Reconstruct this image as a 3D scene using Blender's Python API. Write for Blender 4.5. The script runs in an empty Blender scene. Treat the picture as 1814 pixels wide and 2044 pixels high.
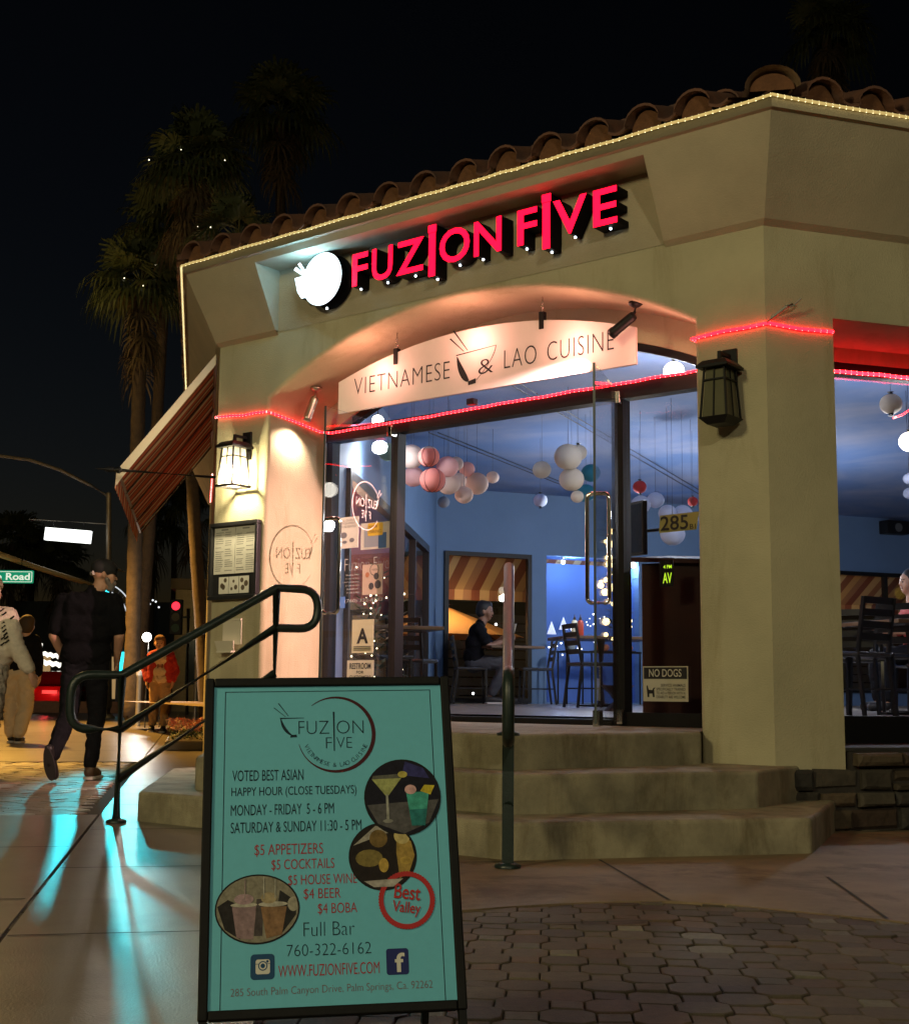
import bpy, bmesh, math, random
from math import sin, cos, pi, sqrt, atan2, radians
from mathutils import Vector, Matrix, noise

# ------------------------------------------------------------------ camera
SC = bpy.context.scene
COL = SC.collection
cam = bpy.data.cameras.new("camera")
camo = bpy.data.objects.new("camera", cam)
COL.objects.link(camo)
cam.sensor_fit = 'HORIZONTAL'
cam.sensor_width = 36.0
cam.lens = 36.0 * 2667.5 / 1814.0
cam.clip_start = 0.05
cam.clip_end = 1500
camo.matrix_world = (Matrix.Translation((0, 0, 0.7152)) @ Matrix.Rotation(pi/2 + 0.1341, 4, 'X')
                     @ Matrix.Rotation(0.0095, 4, 'Z'))
SC.camera = camo

# ------------------------------------------------------------------ night sky
W = bpy.data.worlds.new("World")
SC.world = W
W.use_nodes = True
nt = W.node_tree
bg = nt.nodes['Background']
sky = nt.nodes.new('ShaderNodeTexSky')
sky.sky_type = 'NISHITA'
sky.sun_disc = False
sky.sun_elevation = radians(-5.0)
sky.sun_rotation = radians(-35)
nt.links.new(sky.outputs[0], bg.inputs[0])
bg.inputs[1].default_value = 0.09

# ------------------------------------------------------------------ colour management / render
SC.view_settings.view_transform = 'Standard'
SC.view_settings.look = 'None'
SC.view_settings.exposure = 0.0
SC.view_settings.gamma = 1.0
SC.cycles.max_bounces = 6
SC.cycles.diffuse_bounces = 3
SC.cycles.glossy_bounces = 3
SC.cycles.transmission_bounces = 6
SC.cycles.transparent_max_bounces = 12
SC.cycles.sample_clamp_indirect = 3.0
SC.cycles.sample_clamp_direct = 0.0
SC.cycles.caustics_reflective = False
SC.cycles.caustics_refractive = False
SC.cycles.use_denoising = True


def lamp(name, kind, loc, power, color, radius=0.05, target=None, spot=None, blend=0.3):
    d = bpy.data.lights.new(name, kind)
    d.energy = power
    d.color = color
    d.shadow_soft_size = radius
    o = bpy.data.objects.new(name, d)
    COL.objects.link(o)
    o.location = loc
    if target is not None:
        o.rotation_euler = (Vector(target) - Vector(loc)).to_track_quat('-Z', 'Y').to_euler()
    if spot is not None:
        d.spot_size = spot
        d.spot_blend = blend
    return o


# street lamp on the near kerb, beyond the left edge of the picture: it lights the facade
lamp("street_lamp_light", 'POINT', (-6.3, -2.2, 5.6), 1500, (1.0, 0.86, 0.47), 0.75)
# added fill lamp behind the camera, softens the contrast from the front
lamp("street_lamp_light", 'POINT', (2.6, -9.0, 7.0), 1500, (1.0, 0.90, 0.62), 0.3)
# sodium lamp over the far pavement
lamp("sodium_lamp_light", 'SPOT', (-9.4, 24.0, 7.85), 13000, (1.0, 0.50, 0.085), 0.25, target=(-9.0, 22.4, 0), spot=radians(104), blend=.3)
lamp("palm_fill_light", 'POINT', (-9.4, 24.0, 7.85), 330, (1.0, 0.66, 0.22), 0.25)  # added fill at the lamp head, brightens the palms
# cyan theatre flood far along the pavement
lamp("cyan_flood_light", 'SPOT', (-8.25, 31.5, 3.1), 2000, (0.03, 0.75, 0.85), 0.11,
     target=(-1.62, 6.6, 0.0), spot=radians(4.0), blend=0.5)

# ------------------------------------------------------------------ facade frame
TH = -0.6749
OL = Vector((-1.8056, 9.9856, 0))
WID = 4.4996
THL = -1.384
M_F = Matrix.Translation(OL) @ Matrix.Rotation(TH, 4, 'Z')
OR_ = M_F @ Vector((WID, 0, 0))
THR = TH + 0.9847
M_R = Matrix.Translation(OR_) @ Matrix.Rotation(THR, 4, 'Z')
M_L = Matrix.Translation(OL) @ Matrix.Rotation(THL, 4, 'Z')
M_Fi = M_F.inverted()


def FW(u, v, z):
    return M_F @ Vector((u, v, z))


def R2F(u, v, z):
    return M_Fi @ (M_R @ Vector((u, v, z)))


def L2F(u, v, z):
    return M_Fi @ (M_L @ Vector((u, v, z)))


def W2F(x, y, z):
    return M_Fi @ Vector((x, y, z))


# ------------------------------------------------------------------ materials
MATS = {}


def mat(name, col=(.5, .5, .5), rough=.6, metal=0.0, noise_amt=0.0, noise_scale=8.0, bump=0.0, bump_scale=60.0,
        emit=None, estr=0.0, spec=0.5, col2=None, trans=0.0, coat=0.0, attr=None, sss=0.0):
    if name in MATS:
        return MATS[name]
    m = bpy.data.materials.new(name)
    MATS[name] = m
    m.use_nodes = True
    n = m.node_tree.nodes
    l = m.node_tree.links
    b = n['Principled BSDF']
    c = (*col, 1)
    b.inputs['Base Color'].default_value = c
    b.inputs['Roughness'].default_value = rough
    b.inputs['Metallic'].default_value = metal
    b.inputs['Specular IOR Level'].default_value = spec
    b.inputs['Coat Weight'].default_value = coat
    if trans:
        b.inputs['Transmission Weight'].default_value = trans
    if emit is not None:
        b.inputs['Emission Color'].default_value = (*emit, 1)
        b.inputs['Emission Strength'].default_value = estr
    tc = None
    src = None
    if attr:
        a = n.new('ShaderNodeVertexColor')
        a.layer_name = attr
        src = a.outputs['Color']
    if noise_amt > 0 or bump > 0:
        tc = n.new('ShaderNodeTexCoord')
    if noise_amt > 0:
        t = n.new('ShaderNodeTexNoise')
        t.inputs['Scale'].default_value = noise_scale
        t.inputs['Detail'].default_value = 6
        t.inputs['Roughness'].default_value = .65
        l.new(tc.outputs['Object'], t.inputs['Vector'])
        r = n.new('ShaderNodeMapRange')
        r.inputs['From Min'].default_value = .3
        r.inputs['From Max'].default_value = .7
        l.new(t.outputs['Fac'], r.inputs['Value'])
        mx = n.new('ShaderNodeMix')
        mx.data_type = 'RGBA'
        l.new(r.outputs['Result'], mx.inputs['Factor'])
        k2 = col2 if col2 is not None else tuple(x * (1 - noise_amt) for x in col)
        if src is not None:
            mx.blend_type = 'MULTIPLY'
            l.new(src, mx.inputs['A'])
            k = 1 - noise_amt
            mx.inputs['B'].default_value = (k, k, k, 1)
        else:
            mx.inputs['A'].default_value = c
            mx.inputs['B'].default_value = (*k2, 1)
        src = mx.outputs['Result']
    if src is not None:
        l.new(src, b.inputs['Base Color'])
    if bump > 0:
        t = n.new('ShaderNodeTexNoise')
        t.inputs['Scale'].default_value = bump_scale
        t.inputs['Detail'].default_value = 5
        l.new(tc.outputs['Object'], t.inputs['Vector'])
        bp = n.new('ShaderNodeBump')
        bp.inputs['Strength'].default_value = bump
        bp.inputs['Distance'].default_value = .01
        l.new(t.outputs['Fac'], bp.inputs['Height'])
        l.new(bp.outputs['Normal'], b.inputs['Normal'])
    return m


def add_stain(m, scale, amount, lo=.52, hi=.70, tint=(.75, .7, .62)):
    """irregular stains and run marks multiplied into a material's own colour"""
    n, l = m.node_tree.nodes, m.node_tree.links
    b = n['Principled BSDF']
    src = b.inputs['Base Color'].links[0].from_socket
    tc = n.new('ShaderNodeTexCoord')
    mp = n.new('ShaderNodeMapping')
    mp.inputs['Scale'].default_value = scale
    l.new(tc.outputs['Object'], mp.inputs[0])
    t = n.new('ShaderNodeTexNoise')
    t.inputs['Scale'].default_value = 1.0
    t.inputs['Detail'].default_value = 9
    t.inputs['Roughness'].default_value = .72
    t.inputs['Distortion'].default_value = .4
    l.new(mp.outputs[0], t.inputs['Vector'])
    r = n.new('ShaderNodeMapRange')
    r.inputs['From Min'].default_value = lo
    r.inputs['From Max'].default_value = hi
    r.inputs['To Max'].default_value = amount
    l.new(t.outputs['Fac'], r.inputs['Value'])
    mx = n.new('ShaderNodeMix')
    mx.data_type = 'RGBA'
    mx.blend_type = 'MULTIPLY'
    l.new(r.outputs['Result'], mx.inputs['Factor'])
    l.new(src, mx.inputs['A'])
    mx.inputs['B'].default_value = (*tint, 1)
    l.new(mx.outputs['Result'], b.inputs['Base Color'])


def glass_mat(name, tint=(1, 1, 1), refl=1.0):
    if name in MATS:
        return MATS[name]
    m = bpy.data.materials.new(name)
    MATS[name] = m
    m.use_nodes = True
    n = m.node_tree.nodes
    l = m.node_tree.links
    n.remove(n['Principled BSDF'])
    tr = n.new('ShaderNodeBsdfTransparent')
    tr.inputs[0].default_value = (*tint, 1)
    gl = n.new('ShaderNodeBsdfGlossy')
    gl.inputs['Roughness'].default_value = 0.0
    lw = n.new('ShaderNodeLayerWeight')
    p5 = n.new('ShaderNodeMath'); p5.operation = 'POWER'
    p5.inputs[1].default_value = 5.0
    l.new(lw.outputs['Facing'], p5.inputs[0])
    ma = n.new('ShaderNodeMath'); ma.operation = 'MULTIPLY_ADD'
    ma.inputs[1].default_value = 0.93
    ma.inputs[2].default_value = 0.04
    l.new(p5.outputs[0], ma.inputs[0])
    mx = n.new('ShaderNodeMixShader')
    l.new(ma.outputs[0], mx.inputs[0])
    l.new(tr.outputs[0], mx.inputs[1])
    l.new(gl.outputs[0], mx.inputs[2])
    l.new(mx.outputs[0], n['Material Output'].inputs[0])
    return m


def stripe_mat(name, cols, axis, period, rough=.8, trl=0.25):
    """Woven stripes along one object axis; cloth that lets some light through."""
    m = bpy.data.materials.new(name)
    MATS[name] = m
    m.use_nodes = True
    n = m.node_tree.nodes
    l = m.node_tree.links
    b = n['Principled BSDF']
    tc = n.new('ShaderNodeTexCoord')
    sp = n.new('ShaderNodeSeparateXYZ')
    l.new(tc.outputs['Object'], sp.inputs[0])
    dv = n.new('ShaderNodeMath'); dv.operation = 'DIVIDE'
    dv.inputs[1].default_value = period
    l.new(sp.outputs[axis], dv.inputs[0])
    fr = n.new('ShaderNodeMath'); fr.operation = 'FRACT'
    l.new(dv.outputs[0], fr.inputs[0])
    cr = n.new('ShaderNodeValToRGB')
    cr.color_ramp.interpolation = 'CONSTANT'
    el = cr.color_ramp.elements
    el[0].position = 0
    el[0].color = (*cols[0][1], 1)
    el[1].position = cols[1][0]
    el[1].color = (*cols[1][1], 1)
    for p, c in cols[2:]:
        e = el.new(p)
        e.color = (*c, 1)
    l.new(fr.outputs[0], cr.inputs[0])
    l.new(cr.outputs[0], b.inputs['Base Color'])
    b.inputs['Roughness'].default_value = rough
    td = n.new('ShaderNodeBsdfTranslucent')
    l.new(cr.outputs[0], td.inputs[0])
    mx = n.new('ShaderNodeMixShader')
    mx.inputs[0].default_value = trl
    l.new(b.outputs[0], mx.inputs[1])
    l.new(td.outputs[0], mx.inputs[2])
    l.new(mx.outputs[0], n['Material Output'].inputs[0])
    return m


# ------------------------------------------------------------------ mesh building
def basis(d):
    d = Vector(d).normalized()
    a = Vector((0, 0, 1)) if abs(d.z) < .9 else Vector((1, 0, 0))
    x = d.cross(a).normalized()
    return x, x.cross(d).normalized(), d


class MB:
    def __init__(s):
        s.v = []
        s.f = []
        s.mi = []
        s.sm = []

    def add(s, vs, fs, m=0, smooth=False):
        o = len(s.v)
        s.v += [Vector(p) for p in vs]
        for f in fs:
            s.f.append([i + o for i in f])
            s.mi.append(m)
            s.sm.append(smooth)

    def poly(s, pts, m=0):
        s.add(pts, [list(range(len(pts)))], m)

    def box(s, lo, hi, m=0, M=None):
        x0, y0, z0 = lo
        x1, y1, z1 = hi
        vs = [(x0, y0, z0), (x1, y0, z0), (x1, y1, z0), (x0, y1, z0), (x0, y0, z1), (x1, y0, z1), (x1, y1, z1), (x0, y1, z1)]
        if M is not None:
            vs = [M @ Vector(p) for p in vs]
        s.add(vs, [(3, 2, 1, 0), (4, 5, 6, 7), (0, 1, 5, 4), (1, 2, 6, 5), (2, 3, 7, 6), (3, 0, 4, 7)], m)

    def bbox(s, lo, hi, r, m=0, M=None):
        """box with chamfered edges"""
        x0, y0, z0 = lo
        x1, y1, z1 = hi
        bm = bmesh.new()
        vs = [bm.verts.new(p) for p in [(x0, y0, z0), (x1, y0, z0), (x1, y1, z0), (x0, y1, z0), (x0, y0, z1), (x1, y0, z1), (x1, y1, z1), (x0, y1, z1)]]
        for f in [(3, 2, 1, 0), (4, 5, 6, 7), (0, 1, 5, 4), (1, 2, 6, 5), (2, 3, 7, 6), (3, 0, 4, 7)]:
            bm.faces.new([vs[i] for i in f])
        bmesh.ops.bevel(bm, geom=bm.edges[:], offset=r, segments=2, profile=.5, affect='EDGES')
        bm.verts.index_update()
        vv = [M @ v.co if M is not None else v.co.copy() for v in bm.verts]
        s.add(vv, [[v.index for v in f.verts] for f in bm.faces], m)
        bm.free()

    def prism(s, pts, z0, z1, m=0, M=None):
        """polygon (xy) extruded z0..z1"""
        n = len(pts)
        vs = [(x, y, z0) for x, y in pts] + [(x, y, z1) for x, y in pts]
        if M is not None:
            vs = [M @ Vector(p) for p in vs]
        fs = [list(range(n))[::-1], list(range(n, 2 * n))] + [(i, (i + 1) % n, n + (i + 1) % n, n + i) for i in range(n)]
        s.add(vs, fs, m)

    def tube(s, pts, r, seg=8, m=0, caps=True, closed=False):
        pts = [Vector(p) for p in pts]
        n = len(pts)
        rs = r if isinstance(r, (list, tuple)) else [r] * n
        vs = []
        px = None
        for i in range(n):
            if closed:
                d = pts[(i + 1) % n] - pts[i - 1]
            else:
                d = pts[min(i + 1, n - 1)] - pts[max(i - 1, 0)]
            d.normalize()
            if px is None:
                x, y, _ = basis(d)
            else:
                x = (px - d * px.dot(d)).normalized()
                y = d.cross(x)
            px = x
            for k in range(seg):
                a = 2 * pi * k / seg
                vs.append(pts[i] + (x * cos(a) + y * sin(a)) * rs[i])
        fs = []
        for i in range(n if closed else n - 1):
            j = (i + 1) % n
            for k in range(seg):
                k2 = (k + 1) % seg
                fs.append((i * seg + k, i * seg + k2, j * seg + k2, j * seg + k))
        s.add(vs, fs, m, True)
        if caps and not closed:
            s.add([vs[k] for k in range(seg)][::-1], [list(range(seg))], m)
            s.add([vs[(n - 1) * seg + k] for k in range(seg)], [list(range(seg))], m)

    def cyl(s, p0, p1, r0, r1=None, seg=16, m=0):
        s.tube([p0, p1], [r0, r0 if r1 is None else r1], seg, m)

    def lathe(s, prof, c=(0, 0, 0), axis=(0, 0, 1), seg=20, m=0):
        x, y, d = basis(axis)
        c = Vector(c)
        vs = []
        for r, h in prof:
            for k in range(seg):
                a = 2 * pi * k / seg
                vs.append(c + d * h + (x * cos(a) + y * sin(a)) * max(r, 1e-4))
        fs = []
        for i in range(len(prof) - 1):
            for k in range(seg):
                k2 = (k + 1) % seg
                fs.append((i * seg + k, i * seg + k2, (i + 1) * seg + k2, (i + 1) * seg + k))
        s.add(vs, fs, m, True)

    def ball(s, c, r, seg=14, rings=9, m=0, sc=(1, 1, 1), M=None):
        c = Vector(c)
        vs = []
        for i in range(rings + 1):
            t = pi * i / rings
            for k in range(seg):
                a = 2 * pi * k / seg
                p = Vector((sin(t) * cos(a) * sc[0], sin(t) * sin(a) * sc[1], cos(t) * sc[2])) * r
                if M is not None:
                    p = M @ p
                vs.append(c + p)
        fs = []
        for i in range(rings):
            for k in range(seg):
                k2 = (k + 1) % seg
                fs.append((i * seg + k, (i + 1) * seg + k, (i + 1) * seg + k2, i * seg + k2))
        s.add(vs, fs, m, True)

    def beam(s, p0, p1, w, h, m=0):
        p0, p1 = Vector(p0), Vector(p1)
        x, y, d = basis(p1 - p0)
        vs = []
        for p in (p0, p1):
            for a, b in ((-1, -1), (1, -1), (1, 1), (-1, 1)):
                vs.append(p + x * a * w / 2 + y * b * h / 2)
        s.add(vs, [(3, 2, 1, 0), (4, 5, 6, 7), (0, 1, 5, 4), (1, 2, 6, 5), (2, 3, 7, 6), (3, 0, 4, 7)], m)

    def disc(s, c, rx, ry, n=28, m=0, y=0):
        """disc in the xz plane facing -y"""
        s.add([(c[0] + rx * cos(2 * pi * k / n), y, c[1] + ry * sin(2 * pi * k / n)) for k in range(n)], [list(range(n))], m)

    def ring(s, c, r0, r1, n=40, m=0, y=0, a0=0, a1=2 * pi, sy=1.0):
        vs = []
        for k in range(n + 1):
            a = a0 + (a1 - a0) * k / n
            i, o = (r0(k / n), r1(k / n)) if callable(r0) else (r0, r1)
            vs += [(c[0] + i * cos(a), y, c[1] + i * sin(a) * sy), (c[0] + o * cos(a), y, c[1] + o * sin(a) * sy)]
        s.add(vs, [(2 * k, 2 * k + 2, 2 * k + 3, 2 * k + 1) for k in range(n)], m)

    def mesh_from(s, me, M, m=0):
        vs = [M @ v.co for v in me.vertices]
        s.add(vs, [list(p.vertices) for p in me.polygons], m)

    def build(s, name, mats, parent=None, recalc=True, M=None, cols=None):
        me = bpy.data.meshes.new(name)
        vs = s.v if M is None else [M @ v for v in s.v]
        me.from_pydata([tuple(v) for v in vs], [], s.f)
        if not isinstance(mats, (list, tuple)):
            mats = [mats]
        for m in mats:
            me.materials.append(m)
        me.polygons.foreach_set('material_index', s.mi)
        me.polygons.foreach_set('use_smooth', s.sm)
        if cols is not None:
            ca = me.color_attributes.new('tone', 'BYTE_COLOR', 'CORNER')
            i = 0
            for pi_, p in enumerate(me.polygons):
                for _ in p.vertices:
                    ca.data[i].color = (*cols[pi_], 1)
                    i += 1
        if recalc:
            bm = bmesh.new()
            bm.from_mesh(me)
            bmesh.ops.recalc_face_normals(bm, faces=bm.faces[:])
            bm.to_mesh(me)
            bm.free()
        me.update()
        o = bpy.data.objects.new(name, me)
        COL.objects.link(o)
        if parent is not None:
            o.parent = parent
        return o


def tag(o, label=None, cat=None, group=None, kind=None):
    if label:
        o['label'] = label
    if cat:
        o['category'] = cat
    if group:
        o['group'] = group
    if kind:
        o['kind'] = kind
    return o


def thing(name, label, cat, loc=(0, 0, 0), rz=0.0, group=None):
    o = bpy.data.objects.new(name, None)
    o.empty_display_size = .1
    COL.objects.link(o)
    o.location = loc
    o.rotation_euler = (0, 0, rz)
    return tag(o, label, cat, group)


def fthing(name, label, cat, u, v, z, group=None):
    return thing(name, label, cat, FW(u, v, z), TH, group)


def copy_tree(o, parent=None):
    c = o.copy()
    COL.objects.link(c)
    if parent is not None:
        c.parent = parent
    for ch in list(o.children):
        copy_tree(ch, c)
    return c


_TXT = {}


def text_mesh(s, extrude=0.0, offset=0.0, spacing=1.0):
    key = (s, extrude, offset, spacing)
    if key in _TXT:
        return _TXT[key]
    cu = bpy.data.curves.new('txt', 'FONT')
    cu.body = s
    cu.size = 1.0
    cu.extrude = extrude
    cu.offset = offset
    cu.space_character = spacing
    cu.resolution_u = 4
    ob = bpy.data.objects.new('txt', cu)
    COL.objects.link(ob)
    dg = bpy.context.evaluated_depsgraph_get()
    me = bpy.data.meshes.new_from_object(ob.evaluated_get(dg))
    bpy.data.objects.remove(ob)
    bpy.data.curves.remove(cu)
    xs = [v.co.x for v in me.vertices]
    ys = [v.co.y for v in me.vertices]
    _TXT[key] = (me, min(xs), max(xs), min(ys), max(ys))
    return _TXT[key]


UP = Matrix(((1, 0, 0, 0), (0, 0, -1, 0), (0, 1, 0, 0), (0, 0, 0, 1)))      # text plane -> upright, facing -y


def put_text(mb, s, x0, x1, z0, z1, y=0.0, m=0, offset=0.0, depth=0.0, mirror=False, spacing=1.0, fit_h=True):
    """lettering scaled into the box x0..x1, z0..z1 of an upright plane facing -y"""
    me, a, b, c, d = text_mesh(s, 0.0 if depth == 0 else 1.0, offset, spacing)
    sx = (x1 - x0) / (b - a)
    sy = (z1 - z0) / (d - c)
    T = Matrix.Translation((x0, y, z0)) @ UP @ Matrix.Diagonal((sx, sy, depth / 2 if depth else 1, 1)) @ Matrix.Translation((-a, -c, 0))
    if mirror:
        T = Matrix.Translation((x0 + x1, 0, 0)) @ Matrix.Diagonal((-1, 1, 1, 1)) @ T
    mb.mesh_from(me, T, m)


# common materials
STUCCO = mat('stucco', (.55, .50, .325), .92, noise_amt=.24, noise_scale=1.4, bump=.42, bump_scale=110)
add_stain(STUCCO, (3.2, 3.2, .55), .8)
BLACK = mat('black_metal', (.008, .008, .009), .5, .0, spec=.3, bump=.08, bump_scale=120)
RAIL = mat('dark_green_rail', (.018, .032, .028), .36, .0, noise_amt=.4, noise_scale=20, bump=.15, bump_scale=160)
CHROME = mat('chrome', (.75, .74, .72), .12, 1.0)
GLASS = glass_mat('pane_glass')
INK = mat('black_ink', (.012, .012, .014), .6)
WHITE = mat('white_paint', (.78, .77, .74), .5)
PAPER = mat('paper', (.72, .70, .62), .7, noise_amt=.08, noise_scale=30)
# ------------------------------------------------------------------ point of a picture pixel at a depth (metres ahead)
def at(px, py, Y):
    X, Z = px - 907.0, py - 1022.0
    c, s = cos(-.0095), sin(-.0095)
    X, Z = X * c - Z * s, X * s + Z * c
    v = Vector((X / 2667.5, 1, -Z / 2667.5))
    c, s = cos(.1341), sin(.1341)
    r = Vector((v.x, c - v.z * s, s + v.z * c))
    return Vector((0, 0, .7152)) + r * (Y / r.y)


# ------------------------------------------------------------------ ground, road, pavement
random.seed(7)
mb = MB()
S_ = 600
mb.poly([(-S_, -60, -.03), (S_, -60, -.03), (S_, S_, -.03), (-S_, S_, -.03)])
tag(mb.build('ground', mat('asphalt', (.05, .048, .045), .85, noise_amt=.4, noise_scale=3, bump=.4, bump_scale=200)), kind='structure')

CONC = mat('concrete', (.29, .205, .115), .7, noise_amt=.5, noise_scale=1.7, bump=.22, bump_scale=130)
CONC_L = mat('concrete_walk', (.175, .15, .12), .31, noise_amt=.3, noise_scale=2.3, bump=.16, bump_scale=150)


def lpts(*p):
    return [tuple((M_L @ Vector((x, y, 0)))[:2]) for x, y in p]


mb = MB()
apron = [(-.47, -1.5), (-.40, 4.30), (.03, 4.522), (.22, 4.62), (.39, 4.69), (.57, 4.745), (.74, 4.765), (.95, 4.70), (1.15, 4.566), (1.453, 4.371),
         (2.3, 3.75), (3.4, 3.1), (6.5, 2.0), (9.0, 2.0), (9.0, 9.4), (2.2, 7.2), (-1.6, 9.9)]
left_ = [(-.46, .75), (-.40, 4.30), (-.15, 4.43), (-.9, 7.2), (-1.7, 9.9)] + lpts((0, .02), (-60, .02), (-60, -.6), (2.2, -.6), (9.35, -.6))
mb.prism(left_, -.03, .006)
tag(mb.build('sidewalk', CONC_L), kind='structure')
mb = MB()
mb.prism([(-.15, 4.43)] + apron[2:-1] + [(-1.7, 9.9), (-.9, 7.2)], -.03, .0058)
tag(mb.build('pavement', CONC), kind='structure')
mb = MB()
mb.prism(lpts((11, -.615), (2.15, -.615), (2.15, -6.2), (11, -6.2)), -.03, .006)
mb.prism(lpts((-3.6, -.615), (-52, -.615), (-52, -8.5), (-3.6, -6.2)), -.03, .006)
tag(mb.build('walkway', CONC_L), kind='structure')
# joints cut across the slabs
mb = MB()


def strip(a, b, w=.012, z=.0085):
    a, b = Vector((*a[:2], 0)), Vector((*b[:2], 0))
    d = (b - a).normalized()
    n = Vector((-d.y, d.x, 0)) * w / 2
    mb.poly([a - n + Vector((0, 0, z)), b - n + Vector((0, 0, z)), b + n + Vector((0, 0, z)), a + n + Vector((0, 0, z))])


for lx in (6.0, 7.5, 4.5, 3.0, 1.5, -.2, -1.7, -3.3):
    q = lpts((lx, -.595), (lx, 1.35 if lx > 4 else (.62 if lx > 2 else .0)))
    strip(*q)
for lx in (5.3, 3.75, 7.0):
    strip(*lpts((lx, -.63), (lx, -6)))
for lx in (-6, -8.5, -11, -14, -17.5, -22, -27, -33):
    strip(*lpts((lx, -.63), (lx, -6.2)), w=.02)
strip((.636, 5.885), (.757, 4.77))
strip((1.48, 5.40), (1.40, 4.42))
strip((2.6, 6.9), (2.2, 3.85))
tag(mb.build('sidewalk_joint', mat('joint_dirt', (.035, .03, .026), .9)), kind='structure')


def pavers(name, region, a, M, rnd, base, var):
    """octagon and small square paving stones (edge a) with worn rims, laid over a bed of sand"""
    x0, x1, y0, y1 = region
    R = random.Random(rnd)
    mb = MB()
    cols = []
    s = a * (1 + sqrt(2))
    gap = .003

    def stone(pts, c):
        t = 1 + R.gauss(0, var)
        g = R.random()
        col = [max(.004, x * t) for x in base]
        if g < .09:
            col = [col[0] * 1.7, col[1] * 2.0, col[2] * 2.2]
        elif g < .3:
            col = [col[0] * 1.12, col[1] * .92, col[2] * .82]
        dz = R.uniform(-.0025, .0025)
        tx, ty = R.gauss(0, .016), R.gauss(0, .016)
        n = len(pts)

        def ring(off, z):
            o = []
            for (x, y) in pts:
                dx, dy = x - c[0], y - c[1]
                L = sqrt(dx * dx + dy * dy)
                k = (L - off * 1.15) / L
                X, Y = dx * k, dy * k
                o.append((c[0] + X, c[1] + Y, z + X * tx + Y * ty))
            return o
        r0, r1, r2 = ring(gap / 2, -.012), ring(gap / 2 + .0008, -.0028 + dz), ring(gap / 2 + .0036, dz)
        vs = [M @ Vector(p) for p in r0 + r1 + r2]
        fs = []
        for i in range(n):
            j = (i + 1) % n
            fs += [(i, j, n + j, n + i), (n + i, n + j, 2 * n + j, 2 * n + i)]
        fs.append(list(range(2 * n, 3 * n)))
        mb.add(vs, fs)
        cols.extend([col] * len(fs))

    h = s / 2
    q = a * .92
    k = h - q
    ni, nj = int((x1 - x0) / s) + 1, int((y1 - y0) / s) + 1
    for i in range(ni):
        for j in range(nj):
            cx, cy = x0 + i * s, y0 + j * s
            stone([(cx + x, cy + y) for x, y in ((h, -k), (h, k), (k, h), (-k, h), (-h, k), (-h, -k), (-k, -h), (k, -h))], (cx, cy))
            sx, sy = cx + h, cy + h
            stone([(sx + q, sy), (sx, sy + q), (sx - q, sy), (sx, sy - q)], (sx, sy))
    o = mb.build(name, mat(name + '_stone', base, .72 if rnd == 3 else .45, noise_amt=.35, noise_scale=35, bump=.35, bump_scale=220, attr='tone'), recalc=False, cols=cols)
    b = MB()
    b.poly([M @ Vector((x0 - .1, y0 - .1, -.011)), M @ Vector((x1 + .1, y0 - .1, -.011)), M @ Vector((x1 + .1, y1 + .1, -.011)), M @ Vector((x0 - .1, y1 + .1, -.011))])
    tag(b.build(name + '_bed', mat('sand_bed', (.03, .026, .02), .95)), kind='structure')
    return tag(o, kind='structure')


pavers('patio_paving', (-3.2, 6.5, -4.2, 4.2), .0612, Matrix.Translation((1.6, 2.4, 0)) @ Matrix.Rotation(radians(45 - 4), 4, 'Z'), 3, (.095, .074, .046), .22)
pavers('street_paving', (-3.5, 2.25, -6.2, -.66), .085, M_L @ Matrix.Rotation(0, 4, 'Z'), 5, (.25, .21, .165), .10)

# ------------------------------------------------------------------ entrance steps
add_stain(CONC, (1.6, 1.6, 1), 1.0, .50, .64, (.42, .36, .30))
add_stain(CONC_L, (1.9, 1.9, 1), .9, .52, .68, (.5, .46, .42))
STEP = mat('step_concrete', (.40, .355, .235), .72, noise_amt=.5, noise_scale=5.5, bump=.5, bump_scale=190)
add_stain(STEP, (4.5, 4.5, 1.2), .9, .5, .66, (.55, .5, .42))
steps = thing('entrance_stair', 'three pale concrete steps with clipped corners leading up to the glass entrance', 'stair', FW(0, 0, 0), TH)


def step_mesh(pts, z0, z1, r=.018):
    bm = bmesh.new()
    lo = [bm.verts.new((x, y, z0)) for x, y in pts]
    hi = [bm.verts.new((x, y, z1)) for x, y in pts]
    top = bm.faces.new(hi)
    n = len(pts)
    for i in range(n):
        bm.faces.new([lo[i], lo[(i + 1) % n], hi[(i + 1) % n], hi[i]])
    bmesh.ops.bevel(bm, geom=[e for e in top.edges] + [e for v in hi for e in v.link_edges if e not in top.edges], offset=r, segments=3, profile=.5, affect='EDGES')
    m_ = MB()
    bm.verts.index_update()
    m_.add([v.co.copy() for v in bm.verts], [[v.index for v in f.verts] for f in bm.faces])
    bm.free()
    return m_


step_mesh([(.12, -.42), (1.69, -1.95), (4.2, -1.95), (5.05, -.8), (4.70, .30), (.12, .30)], 0, .165).build('step', STEP, steps)
step_mesh([(.60, -.45), (1.80, -1.65), (3.98, -1.65), (4.64, -.5), (4.56, .32), (.60, .32)], .10, .3445).build('step', STEP, steps)
step_mesh([(.9, -.22), (1.92, -1.35), (3.76, -1.35), (4.14, -.14), (4.05, -.01), (4.05, .70), (.562, .70), (.562, -.01)], .25, .515).build('step', STEP, steps)

# ------------------------------------------------------------------ the restaurant building
B = thing('restaurant_building', 'cream stucco corner restaurant with a wide arched glass entrance and tiled roof', 'building', OL, TH)
u1, u2, zsp = .555, 4.060, 2.845
sag = .463
half = (u2 - u1) / 2
RAD = (half * half + sag * sag) / (2 * sag)
uc, zc = (u1 + u2) / 2, zsp + sag - RAD


def arch_z(u):
    return zc + sqrt(max(0, RAD * RAD - (u - uc) ** 2))


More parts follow.
